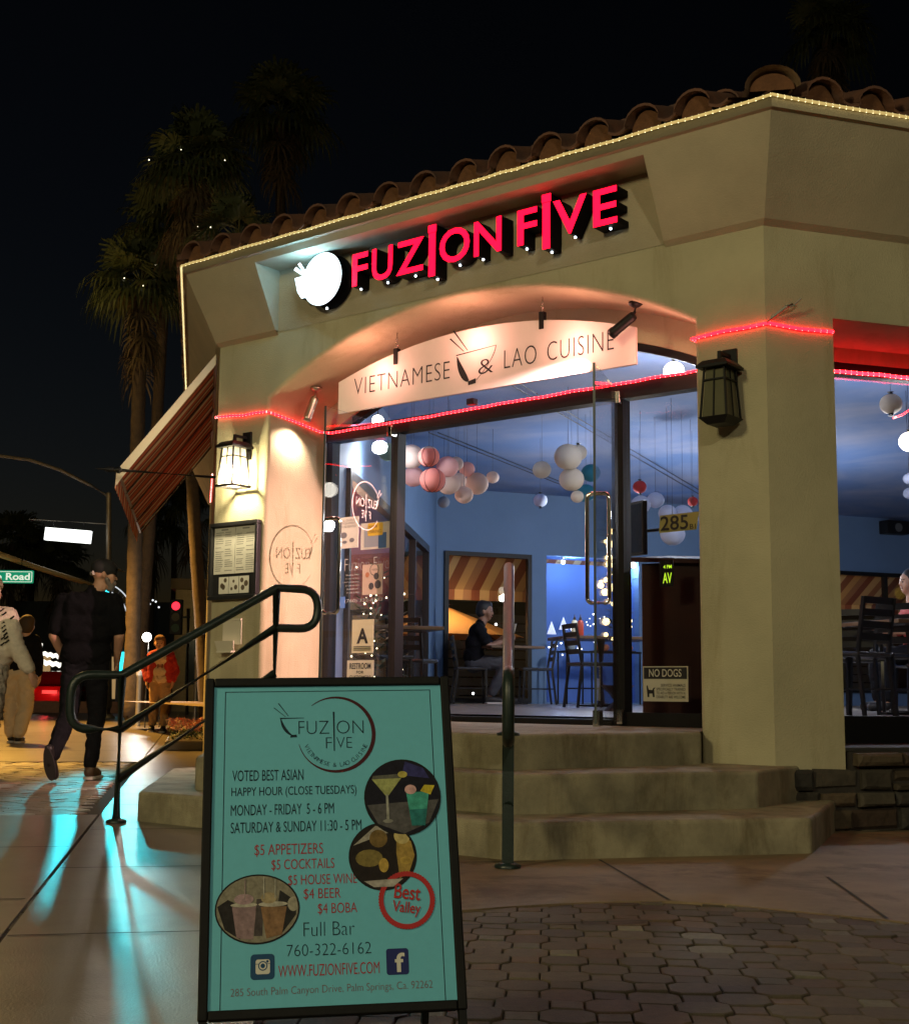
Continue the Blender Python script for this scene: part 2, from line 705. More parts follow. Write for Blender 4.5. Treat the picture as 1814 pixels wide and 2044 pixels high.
N = 30
path = [((u1, .0), (-1, 0)), ((u1, 1.5), (-1, 0)), ((u1, zsp), (-.8, .6))]
a0 = math.asin(half / RAD)
for i in range(1, N):
    t = -a0 + 2 * a0 * i / N
    path.append(((uc + RAD * sin(t), zc + RAD * cos(t)), (sin(t), cos(t))))
path += [((u2, zsp), (.8, .6)), ((u2, 1.5), (1, 0)), ((u2, .0), (1, 0))]
wall = MB()
DEP = .70
rr = .03
rows = [(rr, 0.0), (rr * .62, rr * .08), (rr * .29, rr * .29), (rr * .08, rr * .62), (0, rr), (0, .35), (0, DEP)]
vs = []
for off, v in rows:
    for (u, z), (nu, nz) in path:
        vs.append((u + nu * off, v, z + nz * off))
n = len(path)
fs = []
for r in range(len(rows) - 1):
    for i in range(n - 1):
        fs.append((r * n + i, r * n + i + 1, (r + 1) * n + i + 1, (r + 1) * n + i))
wall.add(vs, fs, 0, True)
ZT = 3.40
front = vs[:n]
fl, fr = front[2], front[-3]
wall.poly([(0, 0, .0), (front[0][0], 0, 0), (front[1][0], 0, front[1][2]), fl, (0, 0, fl[2])])
wall.poly([(0, 0, fl[2]), fl, (fl[0], 0, ZT), (0, 0, ZT)])
for i in range(2, n - 3):
    a, b = front[i], front[i + 1]
    wall.poly([a, b, (b[0], 0, ZT), (a[0], 0, ZT)])
wall.poly([fr, (WID, 0, fr[2]), (WID, 0, ZT), (fr[0], 0, ZT)])
wall.poly([(front[-1][0], 0, .30), (WID, 0, .30), (WID, 0, fr[2]), fr, (front[-2][0], 0, front[-2][2])])
# left street face
wall.poly([L2F(0, 0, 0), L2F(-9, 0, 0), L2F(-9, 0, ZT), L2F(0, 0, ZT)])
wall.poly([L2F(-9, 0, 0), L2F(-9, .6, 0), L2F(-9, .6, 3.4), L2F(-9, 0, 3.4)])
# right street face round its wide window
ur, zr0, zr1 = .430, .43, 2.822
wall.poly([R2F(0, 0, .30), R2F(ur, 0, .30), R2F(ur, 0, ZT), R2F(0, 0, ZT)])
wall.poly([R2F(ur, 0, zr1), R2F(9, 0, zr1), R2F(9, 0, ZT), R2F(ur, 0, ZT)])
wall.poly([R2F(ur, 0, .30), R2F(ur, 0, zr1), R2F(ur, .66, zr1), R2F(ur, .66, .30)])
wall.poly([R2F(ur, 0, zr1), R2F(ur, .66, zr1), R2F(9, .66, zr1), R2F(9, 0, zr1)])
wall.poly([R2F(8.2, 0, .30), R2F(8.2, 0, zr1), R2F(8.2, .66, zr1), R2F(8.2, .66, .30)])
# back of the entrance wall, seen through the glass
bk = vs[-n:]
for i in range(2, n - 3):
    a, b = bk[i], bk[i + 1]
    wall.poly([a, b, (b[0], DEP, 3.52), (a[0], DEP, 3.52)])
wall.poly([(u2, DEP, 0), R2F(ur, .66, 0), R2F(ur, .66, 3.52), (u2, DEP, 3.52)])
wall.poly([(-.1, DEP, 0), (u1, DEP, 0), (u1, DEP, 3.52), (-.1, DEP, 3.52)])
wall.poly([R2F(ur, .66, zr1), R2F(9, .66, zr1), R2F(9, .66, 3.52), R2F(ur, .66, 3.52)])
wall.build('wall', STUCCO, B, recalc=False)

# fascia: a flared cove under the tiles, cut by the sign recess
ZF, ZE, OV = 3.344, 3.92, .30


def mitre(o, a, b, off):
    na = Vector((sin(a), -cos(a)))
    nb = Vector((sin(b), -cos(b)))
    det = na.x * nb.y - na.y * nb.x
    x = (off * nb.y - off * na.y) / det
    y = (na.x * off - nb.x * off) / det
    return Vector((o.x + x, o.y + y))


def corner(which, off, z):
    if which == 'L':
        p = mitre(OL, THL, TH, off)
    else:
        p = mitre(OR_, TH, THR, off)
        d = Vector((cos(TH), sin(TH)))
        p = p + d * .045 * off / .3
    return M_Fi @ Vector((p.x, p.y, z))


prof = [(0.0, ZF - .03), (.035, ZF), (.07, ZF + .075), (.135, ZF + .21), (.205, ZF + .35), (.275, ZE - .075), (.30, ZE - .07), (.30, ZE), (.0, ZE + .002)]
UL, URr, ZR = .635, 3.885, 3.80


def flare_off(z):
    for (a, za), (b, zb) in zip(prof, prof[1:]):
        if za <= z <= zb and zb > za:
            return a + (b - a) * (z - za) / (zb - za)
    return .3


fas = MB()
# left and right runs
for (a, za), (b, zb) in zip(prof, prof[1:]):
    fas.poly([L2F(-9, -a, za), corner('L', a, za), corner('L', b, zb), L2F(-9, -b, zb)])
    fas.poly([corner('R', a, za), R2F(9, -a, za), R2F(9, -b, zb), corner('R', b, zb)])
# front run: left of the recess, right of it, above it
zlev = sorted(set([z for _, z in prof[1:-1]] + [ZR]))
for za, zb in zip(zlev, zlev[1:]):
    a, b = flare_off(za), flare_off(zb)
    if zb <= ZR:
        fas.poly([corner('L', a, za), (UL, -a, za), (UL, -b, zb), corner('L', b, zb)])
        fas.poly([(URr, -a, za), corner('R', a, za), corner('R', b, zb), (URr, -b, zb)])
    else:
        fas.poly([corner('L', a, za), corner('R', a, za), corner('R', b, zb), corner('L', b, zb)])
a0_, z0_ = prof[0]
a1_, z1_ = prof[1]
fas.poly([corner('L', a0_, z0_), (UL, -a0_, z0_), (UL, -a1_, z1_), corner('L', a1_, z1_)])
fas.poly([(URr, -a0_, z0_), corner('R', a0_, z0_), corner('R', a1_, z1_), (URr, -a1_, z1_)])
fas.poly([corner('L', .3, ZE - .07), corner('L', .3, ZE), corner('R', .3, ZE), corner('R', .3, ZE - .07)])
fas.poly([corner('L', .3, ZE), corner('L', 0, ZE), corner('R', 0, ZE), corner('R', .3, ZE)])
oz = flare_off(ZR)
fas.poly([(UL, -.004, ZR), (URr, -.004, ZR), (URr, -oz, ZR), (UL, -oz, ZR)])
for uu in (UL, URr):
    pts = [(uu, -.004, z1_)] + [(uu, -flare_off(z), z) for z in zlev if z <= ZR] + [(uu, -.004, ZR)]
    fas.poly(pts)
fas.poly([(UL, -.004, z0_ + .02), (URr, -.004, z0_ + .02), (URr, -.004, ZR), (UL, -.004, ZR)])
fas.build('fascia', mat('fascia_stucco', (.50, .435, .30), .92, noise_amt=.24, noise_scale=1.6, bump=.42, bump_scale=110), B, recalc=False)

# barrel tile roof
TILE = mat('clay_tile', (.17, .07, .038), .8, noise_amt=.5, noise_scale=7, bump=.4, bump_scale=60, col2=(.09, .05, .038))
MORT = mat('tile_mortar', (.17, .072, .03), .9, noise_amt=.4, noise_scale=14, bump=.6, bump_scale=50)


def tile_run(name, frame, x0, x1, z, yf, first=.0):
    """S tiles of 0.30 m laid up a 20 degree slope in the given frame (x along the eave, -y outward)"""
    mb = MB()
    P = .325
    R = random.Random(len(name) + int(x0 * 10))
    n = int(round((x1 - x0) / P))
    K = 14
    sl = math.tan(radians(20))
    for i in range(n):
        X = x0 + P * i
        jit = R.uniform(-.012, .012)
        for course in range(4):
            ya = yf + course * .36 + jit
            yb = ya + .42
            zo = z + course * .36 * sl + R.uniform(-.004, .004)
            th = .016
            for lay in (0, 1):
                vs = []
                for (yy, flare) in ((ya, 1.12), (ya + .05, 1.02), (yb, .86)):
                    for k in range(K + 1):
                        t = k / K
                        # barrel 60 % of the width, shallow pan 40 %
                        if t < .64:
                            a = pi * t / .64
                            xx = X + .104 - cos(a) * .104 * flare
                            zz = sin(a) * .100 * flare
                        else:
                            a = pi * (t - .64) / .36
                            xx = X + .208 + (P - .208) * (t - .64) / .36
                            zz = -sin(a) * .024
                        vs.append(frame(xx, yy, zo + (yy - ya) * sl + zz - (th if lay else 0)))
                fs = []
                for r in range(2):
                    for k in range(K):
                        o = r * (K + 1)
                        fs.append((o + k, o + k + 1, o + K + 1 + k + 1, o + K + 1 + k))
                mb.add(vs, fs, 0, True)
                if lay == 0:
                    top = vs[:K + 1]
                else:
                    lip = vs[:K + 1]
            mb.add(top + lip, [(k, k + 1, K + 1 + k + 1, K + 1 + k) for k in range(K)])
            if course == 0:
                # mortar plug set back under the barrel
                pl = []
                for k in range(11):
                    a = pi * k / 10
                    pl.append(frame(X + .104 - cos(a) * .094, ya + .06 + .01 * sin(a * 3), zo + sin(a) * .086))
                mb.add(pl + [frame(X + .198, ya + .06, zo - .03), frame(X + .010, ya + .06, zo - .03)], [list(range(13))], 1)
    return mb


ts = ZE + .035
parts = MB()
cl, cr = corner('L', .3, ZE), corner('R', .3, ZE)
for mbx in (tile_run('front', lambda x, y, z: Vector((x, y, z)), cl.x + .03, cr.x - .12, ts, -.345),
            tile_run('right', lambda x, y, z: R2F(x, y, z), .10, 9, ts, -.345),
            tile_run('left', lambda x, y, z: L2F(x, y, z), -9.0, .0, ts, -.345)):
    o = len(parts.v)
    parts.v += mbx.v
    parts.f += [[i + o for i in f] for f in mbx.f]
    parts.mi += mbx.mi
    parts.sm += mbx.sm
# hip tiles at the right corner: two overlapping barrels running up the hip
hd = (M_Fi.to_3x3() @ Vector((.18, .98, 0))).normalized()
for k in range(4):
    p = Vector((cr.x - .02, cr.y + .06, ts + .035)) + hd * (.36 * k) + Vector((0, 0, .36 * k * .30))
    q = p + hd * .42 + Vector((0, 0, .42 * .22))
    x, y, d = basis(q - p)
    side = Vector((0, 0, 1)).cross(d).normalized()
    upv = d.cross(side)
    vs = []
    for c, f in ((p, 1.15), (p.lerp(q, .12), 1.0), (q, .82)):
        for j in range(13):
            a = pi * j / 12
            vs.append(c + side * cos(a) * .13 * f + upv * sin(a) * .10 * f)
    parts.add(vs, [(r * 13 + j, r * 13 + j + 1, (r + 1) * 13 + j + 1, (r + 1) * 13 + j) for r in range(2) for j in range(12)], 2, True)
    if k == 0:
        cc = p + hd * .05
        parts.add([cc + side * cos(pi * j / 12) * .12 + upv * sin(pi * j / 12) * .09 for j in range(13)], [list(range(13))], 1)
# roof deck under the tiles and a flat top
zt = ts - .02
dk = [L2F(-9, -.28, zt), corner('L', .28, zt), corner('R', .28, zt), R2F(9, -.28, zt)]
up_ = [L2F(-9, 1.3, zt + .5), FW(0, 0, 0), FW(0, 0, 0), R2F(9, 1.3, zt + .5)]
i1 = M_Fi @ Vector((*mitre(OL, THL, TH, -1.3), zt + .5))
i2 = M_Fi @ Vector((*mitre(OR_, TH, THR, -1.3), zt + .5))
up_[1], up_[2] = i1, i2
for k in range(3):
    parts.poly([dk[k], dk[k + 1], up_[k + 1], up_[k]])
parts.poly([up_[0], up_[1], up_[2], up_[3], W2F(10, 22.2, zt + .5), W2F(-3.4, 19, zt + .5)])
parts.build('roof', [TILE, MORT, mat('hip_tile', (.34, .22, .13), .85, noise_amt=.45, noise_scale=9, bump=.4, bump_scale=50)], B, recalc=False)
# ------------------------------------------------------------------ storefront in the arch
fr_ = MB()
V = .64
fr_.box((.575, V - .04, .516), (.635, V + .04, 2.60))
fr_.box((1.235, V - .045, .516), (1.30, V + .045, 2.60))
fr_.box((3.13, V - .045, .516), (3.215, V + .045, 2.60))
fr_.box((3.985, V - .04, .516), (4.045, V + .04, 2.60))
fr_.box((.562, V - .05, 2.602), (4.052, V + .05, 2.70))
fr_.box((.637, V - .045, .516), (1.233, V + .045, .60))
fr_.box((3.217, V - .045, .516), (3.983, V + .045, .60))
fr_.box((1.302, V - .06, .516), (3.128, V + .08, .552))
# lower inner arch: a stucco lintel hangs 0.2 m below the outer soffit just before the glass
DROP = .20


def low_z(u):
    return max(2.703, arch_z(u) - DROP)


LU = [u1 + .001 + (u2 - u1 - .002) * i / 40 for i in range(41)]
ln = MB()
for ua, ub_ in zip(LU, LU[1:]):
    ln.poly([(ua, .597, low_z(ua)), (ub_, .597, low_z(ub_)), (ub_, .597, arch_z(ub_) + .01), (ua, .597, arch_z(ua) + .01)])
    ln.poly([(ua, .597, low_z(ua)), (ub_, .597, low_z(ub_)), (ub_, .70, low_z(ub_)), (ua, .70, low_z(ua))])
    ln.poly([(ua, .699, low_z(ua)), (ub_, .699, low_z(ub_)), (ub_, .699, arch_z(ub_) + .01), (ua, .699, arch_z(ua) + .01)])
ln.build('arch_lintel', STUCCO, B, recalc=False)
FU = [u for u in LU if arch_z(u) - DROP > 2.765]
for ua, ub_ in zip(FU, FU[1:]):
    fr_.prism([(ua, low_z(ua) - .003), (ub_, low_z(ub_) - .003), (ub_, low_z(ub_) - .055), (ua, low_z(ua) - .055)], 0, .06, 0, Matrix.Translation((0, V + .035, 0)) @ UP)
sf = fr_.build('storefront_frame', BLACK, B)


def pane(name, lo, hi, parent, M=None, mm=None):
    m_ = MB()
    m_.box(lo, hi, 0, M)
    return m_.build(name, mm or GLASS, parent)


pane('pane', (.637, V - .005, .602), (1.233, V + .005, 2.598), sf)
pane('pane', (3.217, V - .005, .602), (3.983, V + .005, 2.598), sf)
tp = MB()
pts = [(u, low_z(u) - .05) for u in FU]
tp.prism([(FU[0], 2.702)] + pts + [(FU[-1], 2.702)], -.003, .003, 0, Matrix.Translation((0, V, 0)) @ UP)
tp.build('pane', GLASS, sf)
# house number on the right pane
hn = MB()
hb = MB()
P0 = lambda u, z: (u, V - .012, z)
hb.poly([(3.452, V - .010, 1.716), (3.715, V - .010, 1.722), (3.735, V - .010, 1.832), (3.46, V - .010, 1.826)])
put_text(hn, '285', 3.465, 3.66, 1.728, 1.820, V - .014, 0, .012)
put_text(hn, 'B1', 3.672, 3.712, 1.727, 1.758, V - .014, 0, .004)
num = hb.build('number_plate', mat('number_yellow', (.30, .30, .09), .6, noise_amt=.1), sf)
hn.build('house_number', INK, num)
# small poster box hanging behind the frame
# doors: frameless glass leaves swung outwards
GEDGE = mat('glass_edge', (.09, .11, .105), .15)


def door(hu, hv, fu, fv, handle_side):
    d = Vector((fu - hu, fv - hv, 0))
    L = d.length
    ang = atan2(d.y, d.x)
    root = bpy.data.objects.new('glass_door', None)
    COL.objects.link(root)
    root.parent = B
    root.location = (hu, hv, 0)
    root.rotation_euler = (0, 0, ang)
    m_ = MB()
    m_.box((.012, -.006, .545), (L, .006, 2.635))
    m_.build('pane', GLASS, root)
    e = MB()
    e.box((L, -.007, .545), (L + .006, .007, 2.635))
    e.box((.0, -.012, .545), (.012, .012, 2.635))
    e.build('edge_trim', GEDGE, root)
    for lo, hi in (((L - .13, -.018, .528), (L + .004, .018, .62)), ((.0, -.018, .528), (.13, .018, .62)), ((.0, -.018, 2.56), (.13, .018, 2.64))):
        k = MB()
        k.bbox(lo, hi, .004)
        k.build('patch_fitting', CHROME, root)
    x = L - .10
    for sd in (-1, 1):
        h = MB()
        z0, z1, o = .80 + .45, .80 + 1.09, .065
        z0, z1 = 1.235, 1.875
        pts = [(x, 0, z0)]
        for i in range(7):
            a = pi / 2 * i / 6
            pts.append((x, sd * (o - .03 + .03 * sin(a)), z0 + .03 - .03 * cos(a)))
        for i in range(7):
            a = pi / 2 * i / 6
            pts.append((x, sd * (o - .03 + .03 * cos(a)), z1 - .03 + .03 * sin(a)))
        pts.append((x, 0, z1))
        h.tube(pts, .0125, 10)
        h.build('handle', CHROME, root)
    return root


dl = door(1.268, V, 1.40, -.268, 1)
dr = door(3.172, V, 3.512, -.205, -1)

# ------------------------------------------------------------------ right window
rw = MB()


def rbox(m_, lo, hi, mi=0):
    x0, y0, z0 = lo
    x1, y1, z1 = hi
    q = [R2F(*p) for p in [(x0, y0, z0), (x1, y0, z0), (x1, y1, z0), (x0, y1, z0), (x0, y0, z1), (x1, y0, z1), (x1, y1, z1), (x0, y1, z1)]]
    m_.add(q, [(3, 2, 1, 0), (4, 5, 6, 7), (0, 1, 5, 4), (1, 2, 6, 5), (2, 3, 7, 6), (3, 0, 4, 7)], mi)


rbox(rw, (ur + .002, .54, 2.655), (8.198, .62, 2.73))
rbox(rw, (ur + .002, .54, .60), (.50, .62, 2.653))
rbox(rw, (ur + .002, .54, .44), (8.198, .62, .598))
rbox(rw, (3.4, .54, .60), (3.47, .62, 2.653))
rwin = rw.build('window_frame', BLACK, B)
gp = MB()
rbox(gp, (.50, .575, .60), (3.4, .585, 2.653))
rbox(gp, (3.47, .575, .60), (8.198, .585, 2.653))
gp.build('pane', GLASS, rwin)
sl_ = MB()
rbox(sl_, (ur + .001, .0, .42), (8.199, .56, .438))
sl_.build('sill', mat('sill_dark', (.035, .033, .03), .8, noise_amt=.4), rwin)
up2 = MB()
rbox(up2, (ur + .001, .54, 2.731), (8.199, .62, 2.821))
up2.build('lintel', STUCCO, rwin)

# stone plinth under the pillar and the right window
STONE = mat('flagstone', (.2, .17, .13), .85, noise_amt=.45, noise_scale=9, bump=.9, bump_scale=26, attr='tone')
R = random.Random(11)
pl = MB()
pcol = []


def stone_block(x0, x1, z0, z1):
    d = R.uniform(-.075, -.02)
    k = R.uniform(.6, 1.25)
    c = R.choice([(.11, .08, .05), (.09, .076, .056), (.12, .095, .062), (.085, .052, .034), (.065, .06, .052)])
    g = .007
    a = len(pl.f)
    vs = []
    ch = .018
    for (y, o) in ((.02, 0), (d + ch, 0), (d, ch)):
        vs += [R2F(x0 + g + o, y, z0 + g + o), R2F(x1 - g - o, y, z0 + g + o), R2F(x1 - g - o, y, z1 - g - o), R2F(x0 + g + o, y, z1 - g - o)]
    for v in vs:
        v += Vector((R.uniform(-.006, .006), R.uniform(-.006, .006), R.uniform(-.006, .006)))
    fs = [(8, 9, 10, 11)]
    for r in range(2):
        for j in range(4):
            fs.append((r * 4 + j, r * 4 + (j + 1) % 4, r * 4 + 4 + (j + 1) % 4, r * 4 + 4 + j))
    pl.add(vs, fs)
    pcol.extend([[x * k for x in c]] * (len(pl.f) - a))


for z0, z1 in ((0, .12), (.12, .21), (.21, .33)):
    x = -.10
    while x < 9:
        w = R.uniform(.12, .36)
        if R.random() < .3 and z1 - z0 > .1:
            zm = (z0 + z1) / 2 + R.uniform(-.02, .02)
            stone_block(x, x + w, z0, zm)
            stone_block(x, x + w, zm, z1)
        else:
            stone_block(x, x + w, z0, z1)
        x += w
x = .46
while x < 9:
    w = R.uniform(.2, .45)
    stone_block(x, x + w, .335, .42)
    x += w
a = len(pl.f)
rbox(pl, (-.12, -.012, 0), (9, .3, .3))
rbox(pl, (.45, -.012, .3), (9, .3, .418))
pcol.extend([[.05, .043, .035]] * (len(pl.f) - a))
pl.build('stone_plinth', STONE, B, recalc=True, cols=pcol)

# ------------------------------------------------------------------ the dining room
BLUE = mat('blue_wall', (.125, .21, .36), .75, noise_amt=.12, noise_scale=1.5, bump=.1, bump_scale=40)
BQ = Vector((.67, 18.5, 0))
BA = atan2(.398, 1)
M_B = Matrix.Translation(BQ) @ Matrix.Rotation(BA, 4, 'Z')
M_BF = M_Fi @ M_B


def bf(t, v, z):
    return M_BF @ Vector((t, v, z))


FZ, CZ = .565, 3.5
A_ = Vector((.50, .71, 0))
Bp = bf(-.98, 0, 0)
E_ = R2F(8.6, .67, 0)
C_ = bf(10, 0, 0)
G_ = R2F(ur, .67, 0)
H_ = Vector((u2, .71, 0))
poly = [A_, Bp, C_, E_, G_, H_]
m_ = MB()
m_.poly([(p.x, p.y, FZ) for p in poly])
m_.build('floor', mat('dining_floor', (.20, .18, .17), .3, noise_amt=.3, noise_scale=3, bump=.05), B, recalc=False)
# ceiling painted as a blue sky with pale clouds
cm = mat('sky_mural', (.12, .22, .50), .8)
nn, ll = cm.node_tree.nodes, cm.node_tree.links
tc = nn.new('ShaderNodeTexCoord')
mp = nn.new('ShaderNodeMapping')
mp.inputs['Scale'].default_value = (.6, .8, 1)
tx = nn.new('ShaderNodeTexNoise')
tx.inputs['Scale'].default_value = .9
tx.inputs['Detail'].default_value = 8
tx.inputs['Roughness'].default_value = .6
tx.inputs['Distortion'].default_value = .6
cr_ = nn.new('ShaderNodeValToRGB')
cr_.color_ramp.elements[0].position = .42
cr_.color_ramp.elements[0].color = (.11, .19, .40, 1)
cr_.color_ramp.elements[1].position = .72
cr_.color_ramp.elements[1].color = (.26, .29, .42, 1)
ll.new(tc.outputs['Object'], mp.inputs[0])
ll.new(mp.outputs[0], tx.inputs['Vector'])
ll.new(tx.outputs['Fac'], cr_.inputs[0])
ll.new(cr_.outputs[0], nn['Principled BSDF'].inputs['Base Color'])
m_ = MB()
m_.poly([(p.x, p.y, CZ) for p in poly][::-1])
m_.build('ceiling', cm, B, recalc=False)


def holed_wall(m_, f, x0, x1, z0, z1, holes, mi=0, depth=.14):
    """wall in frame f(x, y, z) with rectangular holes (a, b, c, d) = x range, z range and their reveals"""
    xs = sorted(set([x0, x1] + [h[0] for h in holes] + [h[1] for h in holes]))
    for a, b in zip(xs, xs[1:]):
        zs = [(z0, z1)]
        for h in holes:
            if h[0] <= a and h[1] >= b:
                zs = [(z0, h[2]), (h[3], z1)]
        for c, d in zs:
            if d > c:
                m_.add([f(a, 0, c), f(b, 0, c), f(b, 0, d), f(a, 0, d)], [(0, 1, 2, 3)], mi)
    for a, b, c, d in holes:
        q = [(a, c), (b, c), (b, d), (a, d)]
        for k in range(4):
            (xa, za), (xb, zb) = q[k], q[(k + 1) % 4]
            m_.add([f(xa, 0, za), f(xb, 0, zb), f(xb, depth, zb), f(xa, depth, za)], [(0, 1, 2, 3)], mi)


iw = MB()
holed_wall(iw, bf, -.98, 10, FZ, CZ, [(-.87, .44, FZ + .012, 2.635), (2.54, 8.5, FZ + .2, 2.635), (.68, 2.16, FZ + .02, 2.64)])
iw.build('interior_wall', BLUE, B, recalc=False)
# left inner wall with its window
LA, LB = A_, Bp
lw_d = (LB - LA).normalized()
lw_n = Vector((-lw_d.y, lw_d.x, 0))
LLen = (LB - LA).length


def lwf(s, v, z):
    p = LA + lw_d * s + lw_n * v
    return Vector((p.x, p.y, z))


iw = MB()
holed_wall(iw, lwf, 0, LLen, FZ, CZ, [(.75, 6.75, FZ + .1, 2.56)])
iw.build('interior_wall', BLUE, B, recalc=False)
iw = MB()
iw.poly([(C_.x, C_.y, FZ), (E_.x, E_.y, FZ), (E_.x, E_.y, CZ), (C_.x, C_.y, CZ)])
iw.build('interior_wall', BLUE, B, recalc=False)


def frame_win(f, a, b, c, d, y, w, mull=(), name='window_frame', rails=()):
    m_ = MB()

    def bx(xa, xb, za, zb):
        q = [f(*p) for p in [(xa, y - .03, za), (xb, y - .03, za), (xb, y + .05, za), (xa, y + .05, za), (xa, y - .03, zb), (xb, y - .03, zb), (xb, y + .05, zb), (xa, y + .05, zb)]]
        m_.add(q, [(3, 2, 1, 0), (4, 5, 6, 7), (0, 1, 5, 4), (1, 2, 6, 5), (2, 3, 7, 6), (3, 0, 4, 7)])
    bx(a, a + w, c, d)
    bx(b - w, b, c, d)
    bx(a + w, b - w, d - w, d)
    bx(a + w, b - w, c, c + w)
    for x in mull:
        bx(x - w / 2, x + w / 2, c + w, d - w)
    for z in rails:
        bx(a + w, b - w, z - w / 2, z + w / 2)
    o = m_.build(name, BLACK, B)
    g = MB()
    q = [f(a + w, y + .01, c + w), f(b - w, y + .01, c + w), f(b - w, y + .01, d - w), f(a + w, y + .01, d - w)]
    g.add(q, [(0, 1, 2, 3)])
    g.build('pane', GLASS, o, recalc=False)
    return o


frame_win(bf, -.868, .438, FZ + .013, 2.633, -.01, .06)
frame_win(bf, 2.542, 8.498, FZ + .202, 2.633, -.01, .06, (4.5, 6.55))
frame_win(lwf, .752, 6.748, FZ + .102, 2.558, -.01, .085, (3.7, 5.3))
# niche box with its own blue lamps
nb_ = MB()
NB = mat('niche_blue', (.09, .18, .46), .7, noise_amt=.1, noise_scale=2)
for q in ([(.68, .55, FZ), (2.16, .55, FZ), (2.16, .55, 2.64), (.68, .55, 2.64)],
          [(.68, .14, FZ), (.68, .55, FZ), (.68, .55, 2.64), (.68, .14, 2.64)],
          [(2.16, .14, FZ), (2.16, .55, FZ), (2.16, .55, 2.64), (2.16, .14, 2.64)],
          [(.68, .14, 2.64), (2.16, .14, 2.64), (2.16, .55, 2.64), (.68, .55, 2.64)],
          [(.68, .14, FZ + .02), (2.16, .14, FZ + .02), (2.16, .55, FZ + .02), (.68, .55, FZ + .02)]):
    nb_.add([bf(*p) for p in q], [(0, 1, 2, 3)])
nb_.build('niche', NB, B, recalc=False)
LEDW = mat('led_white', (.9, .9, .9), emit=(.85, .93, 1), estr=14)
for t in (1.02, 2.12 - .2):
    dl_ = MB()
    p = M_B @ Vector((t, .16, 2.575))
    dl_.ball((0, 0, 0), .028, 12, 8, 0)
    dl_.cyl((0, 0, .0), (0, 0, .06), .03, .03, 12, 1)
    o = dl_.build('downlight', [LEDW, CHROME])
    o.location = p
    tag(o, 'small round downlight shining at the %s end of the blue alcove top' % ('left' if t < 1.5 else 'right'), 'downlight', 'downlights in the blue alcove')
    lamp('downlight_light', 'POINT', p + Vector((.1, -.02, -.06)), 17, (.42, .62, 1.0), .03)
# ------------------------------------------------------------------ lit channel letter sign in the fascia recess
REDF = mat('red_letter_face', (.7, .01, .06), .4, emit=(1.0, .0015, .02), estr=4)
RET = mat('letter_return', (.003, .003, .004), .6, spec=.1)
WHF = mat('logo_face', (.9, .9, .9), .4, emit=(.84, .95, 1.0), estr=1.6)
PIN = mat('weep_light', (.8, .9, 1), .4, emit=(.75, .88, 1), estr=5)
CR = mat('logo_crescent', (.55, .62, .66), .5, emit=(.42, .50, .56), estr=1.0)
SU, SV, SZ = 2.25, -.0, 3.40
sign = fthing('channel_letter_sign', 'lit red channel letters with a glowing white bowl logo in the fascia recess', 'sign', SU, SV, SZ)


def letter(ch, x0, x1, z0, z1, w=.013):
    b = MB()
    put_text(b, ch, x0 - SU, x1 - SU, z0 - SZ, z1 - SZ, -.072, 0, w, .125)
    xm = (x0 + x1) / 2 - SU
    b.ball((xm if ch not in 'FN' else x0 - SU + .03, -.075, z0 - SZ - .006), .0085, 8, 6, 1)
    o = b.build('letter', [RET, PIN], sign, recalc=False)
    f = MB()
    put_text(f, ch, x0 - SU, x1 - SU, z0 - SZ, z1 - SZ, -.1365, 0, w)
    f.build('letter_face', REDF, o, recalc=False)


def bar(x0, x1, z0, z1):
    b = MB()
    b.box((x0 - SU, -.134, z0 - SZ), (x1 - SU, -.012, z1 - SZ))
    b.ball(((x0 + x1) / 2 - SU, -.075, z0 - SZ - .006), .0085, 8, 6, 1)
    o = b.build('letter', [RET, PIN], sign)
    f = MB()
    f.box((x0 - SU, -.139, z0 - SZ), (x1 - SU, -.1345, z1 - SZ - .055))
    f.box((x0 - SU - .006, -.139, z1 - SZ - .05), (x1 - SU + .006, -.1345, z1 - SZ))
    f.build('letter_face', REDF, o)


ZB, ZTp = 3.485, 3.715
letter('F', 1.495, 1.640, ZB, ZTp)
letter('U', 1.680, 1.865, ZB, ZTp)
letter('Z', 1.900, 2.140, ZB, ZTp)
bar(2.185, 2.238, 3.425, 3.775)
letter('O', 2.275, 2.525, ZB, ZTp)
letter('N', 2.560, 2.780, ZB, ZTp)
letter('F', 2.905, 3.055, ZB, ZTp)
bar(3.098, 3.152, 3.425, 3.775)
letter('V', 3.175, 3.420, ZB, ZTp)
letter('E', 3.465, 3.635, ZB, ZTp)
d_ = MB()
cx, cz, rd = 1.195 - SU, 3.602 - SZ, .195
d_.tube([(cx, -.015, cz), (cx, -.125, cz)], rd, 40)
d_.ball((cx, -.07, cz - rd - .005), .009, 8, 6, 1)
ld = d_.build('logo_disc', [RET, PIN], sign)
f = MB()
f.disc((cx, cz), rd - .004, rd - .004, 48, 0, -.1275)
f.build('logo_face', WHF, ld, recalc=False)
f = MB()
f.ring((cx, cz), lambda t: rd * .86, lambda t: rd * (.86 + .05 * sin(pi * t)), 30, 0, -.1295, -2.4, 1.5)
f.build('logo_crescent', CR, ld, recalc=False)
b_ = MB()
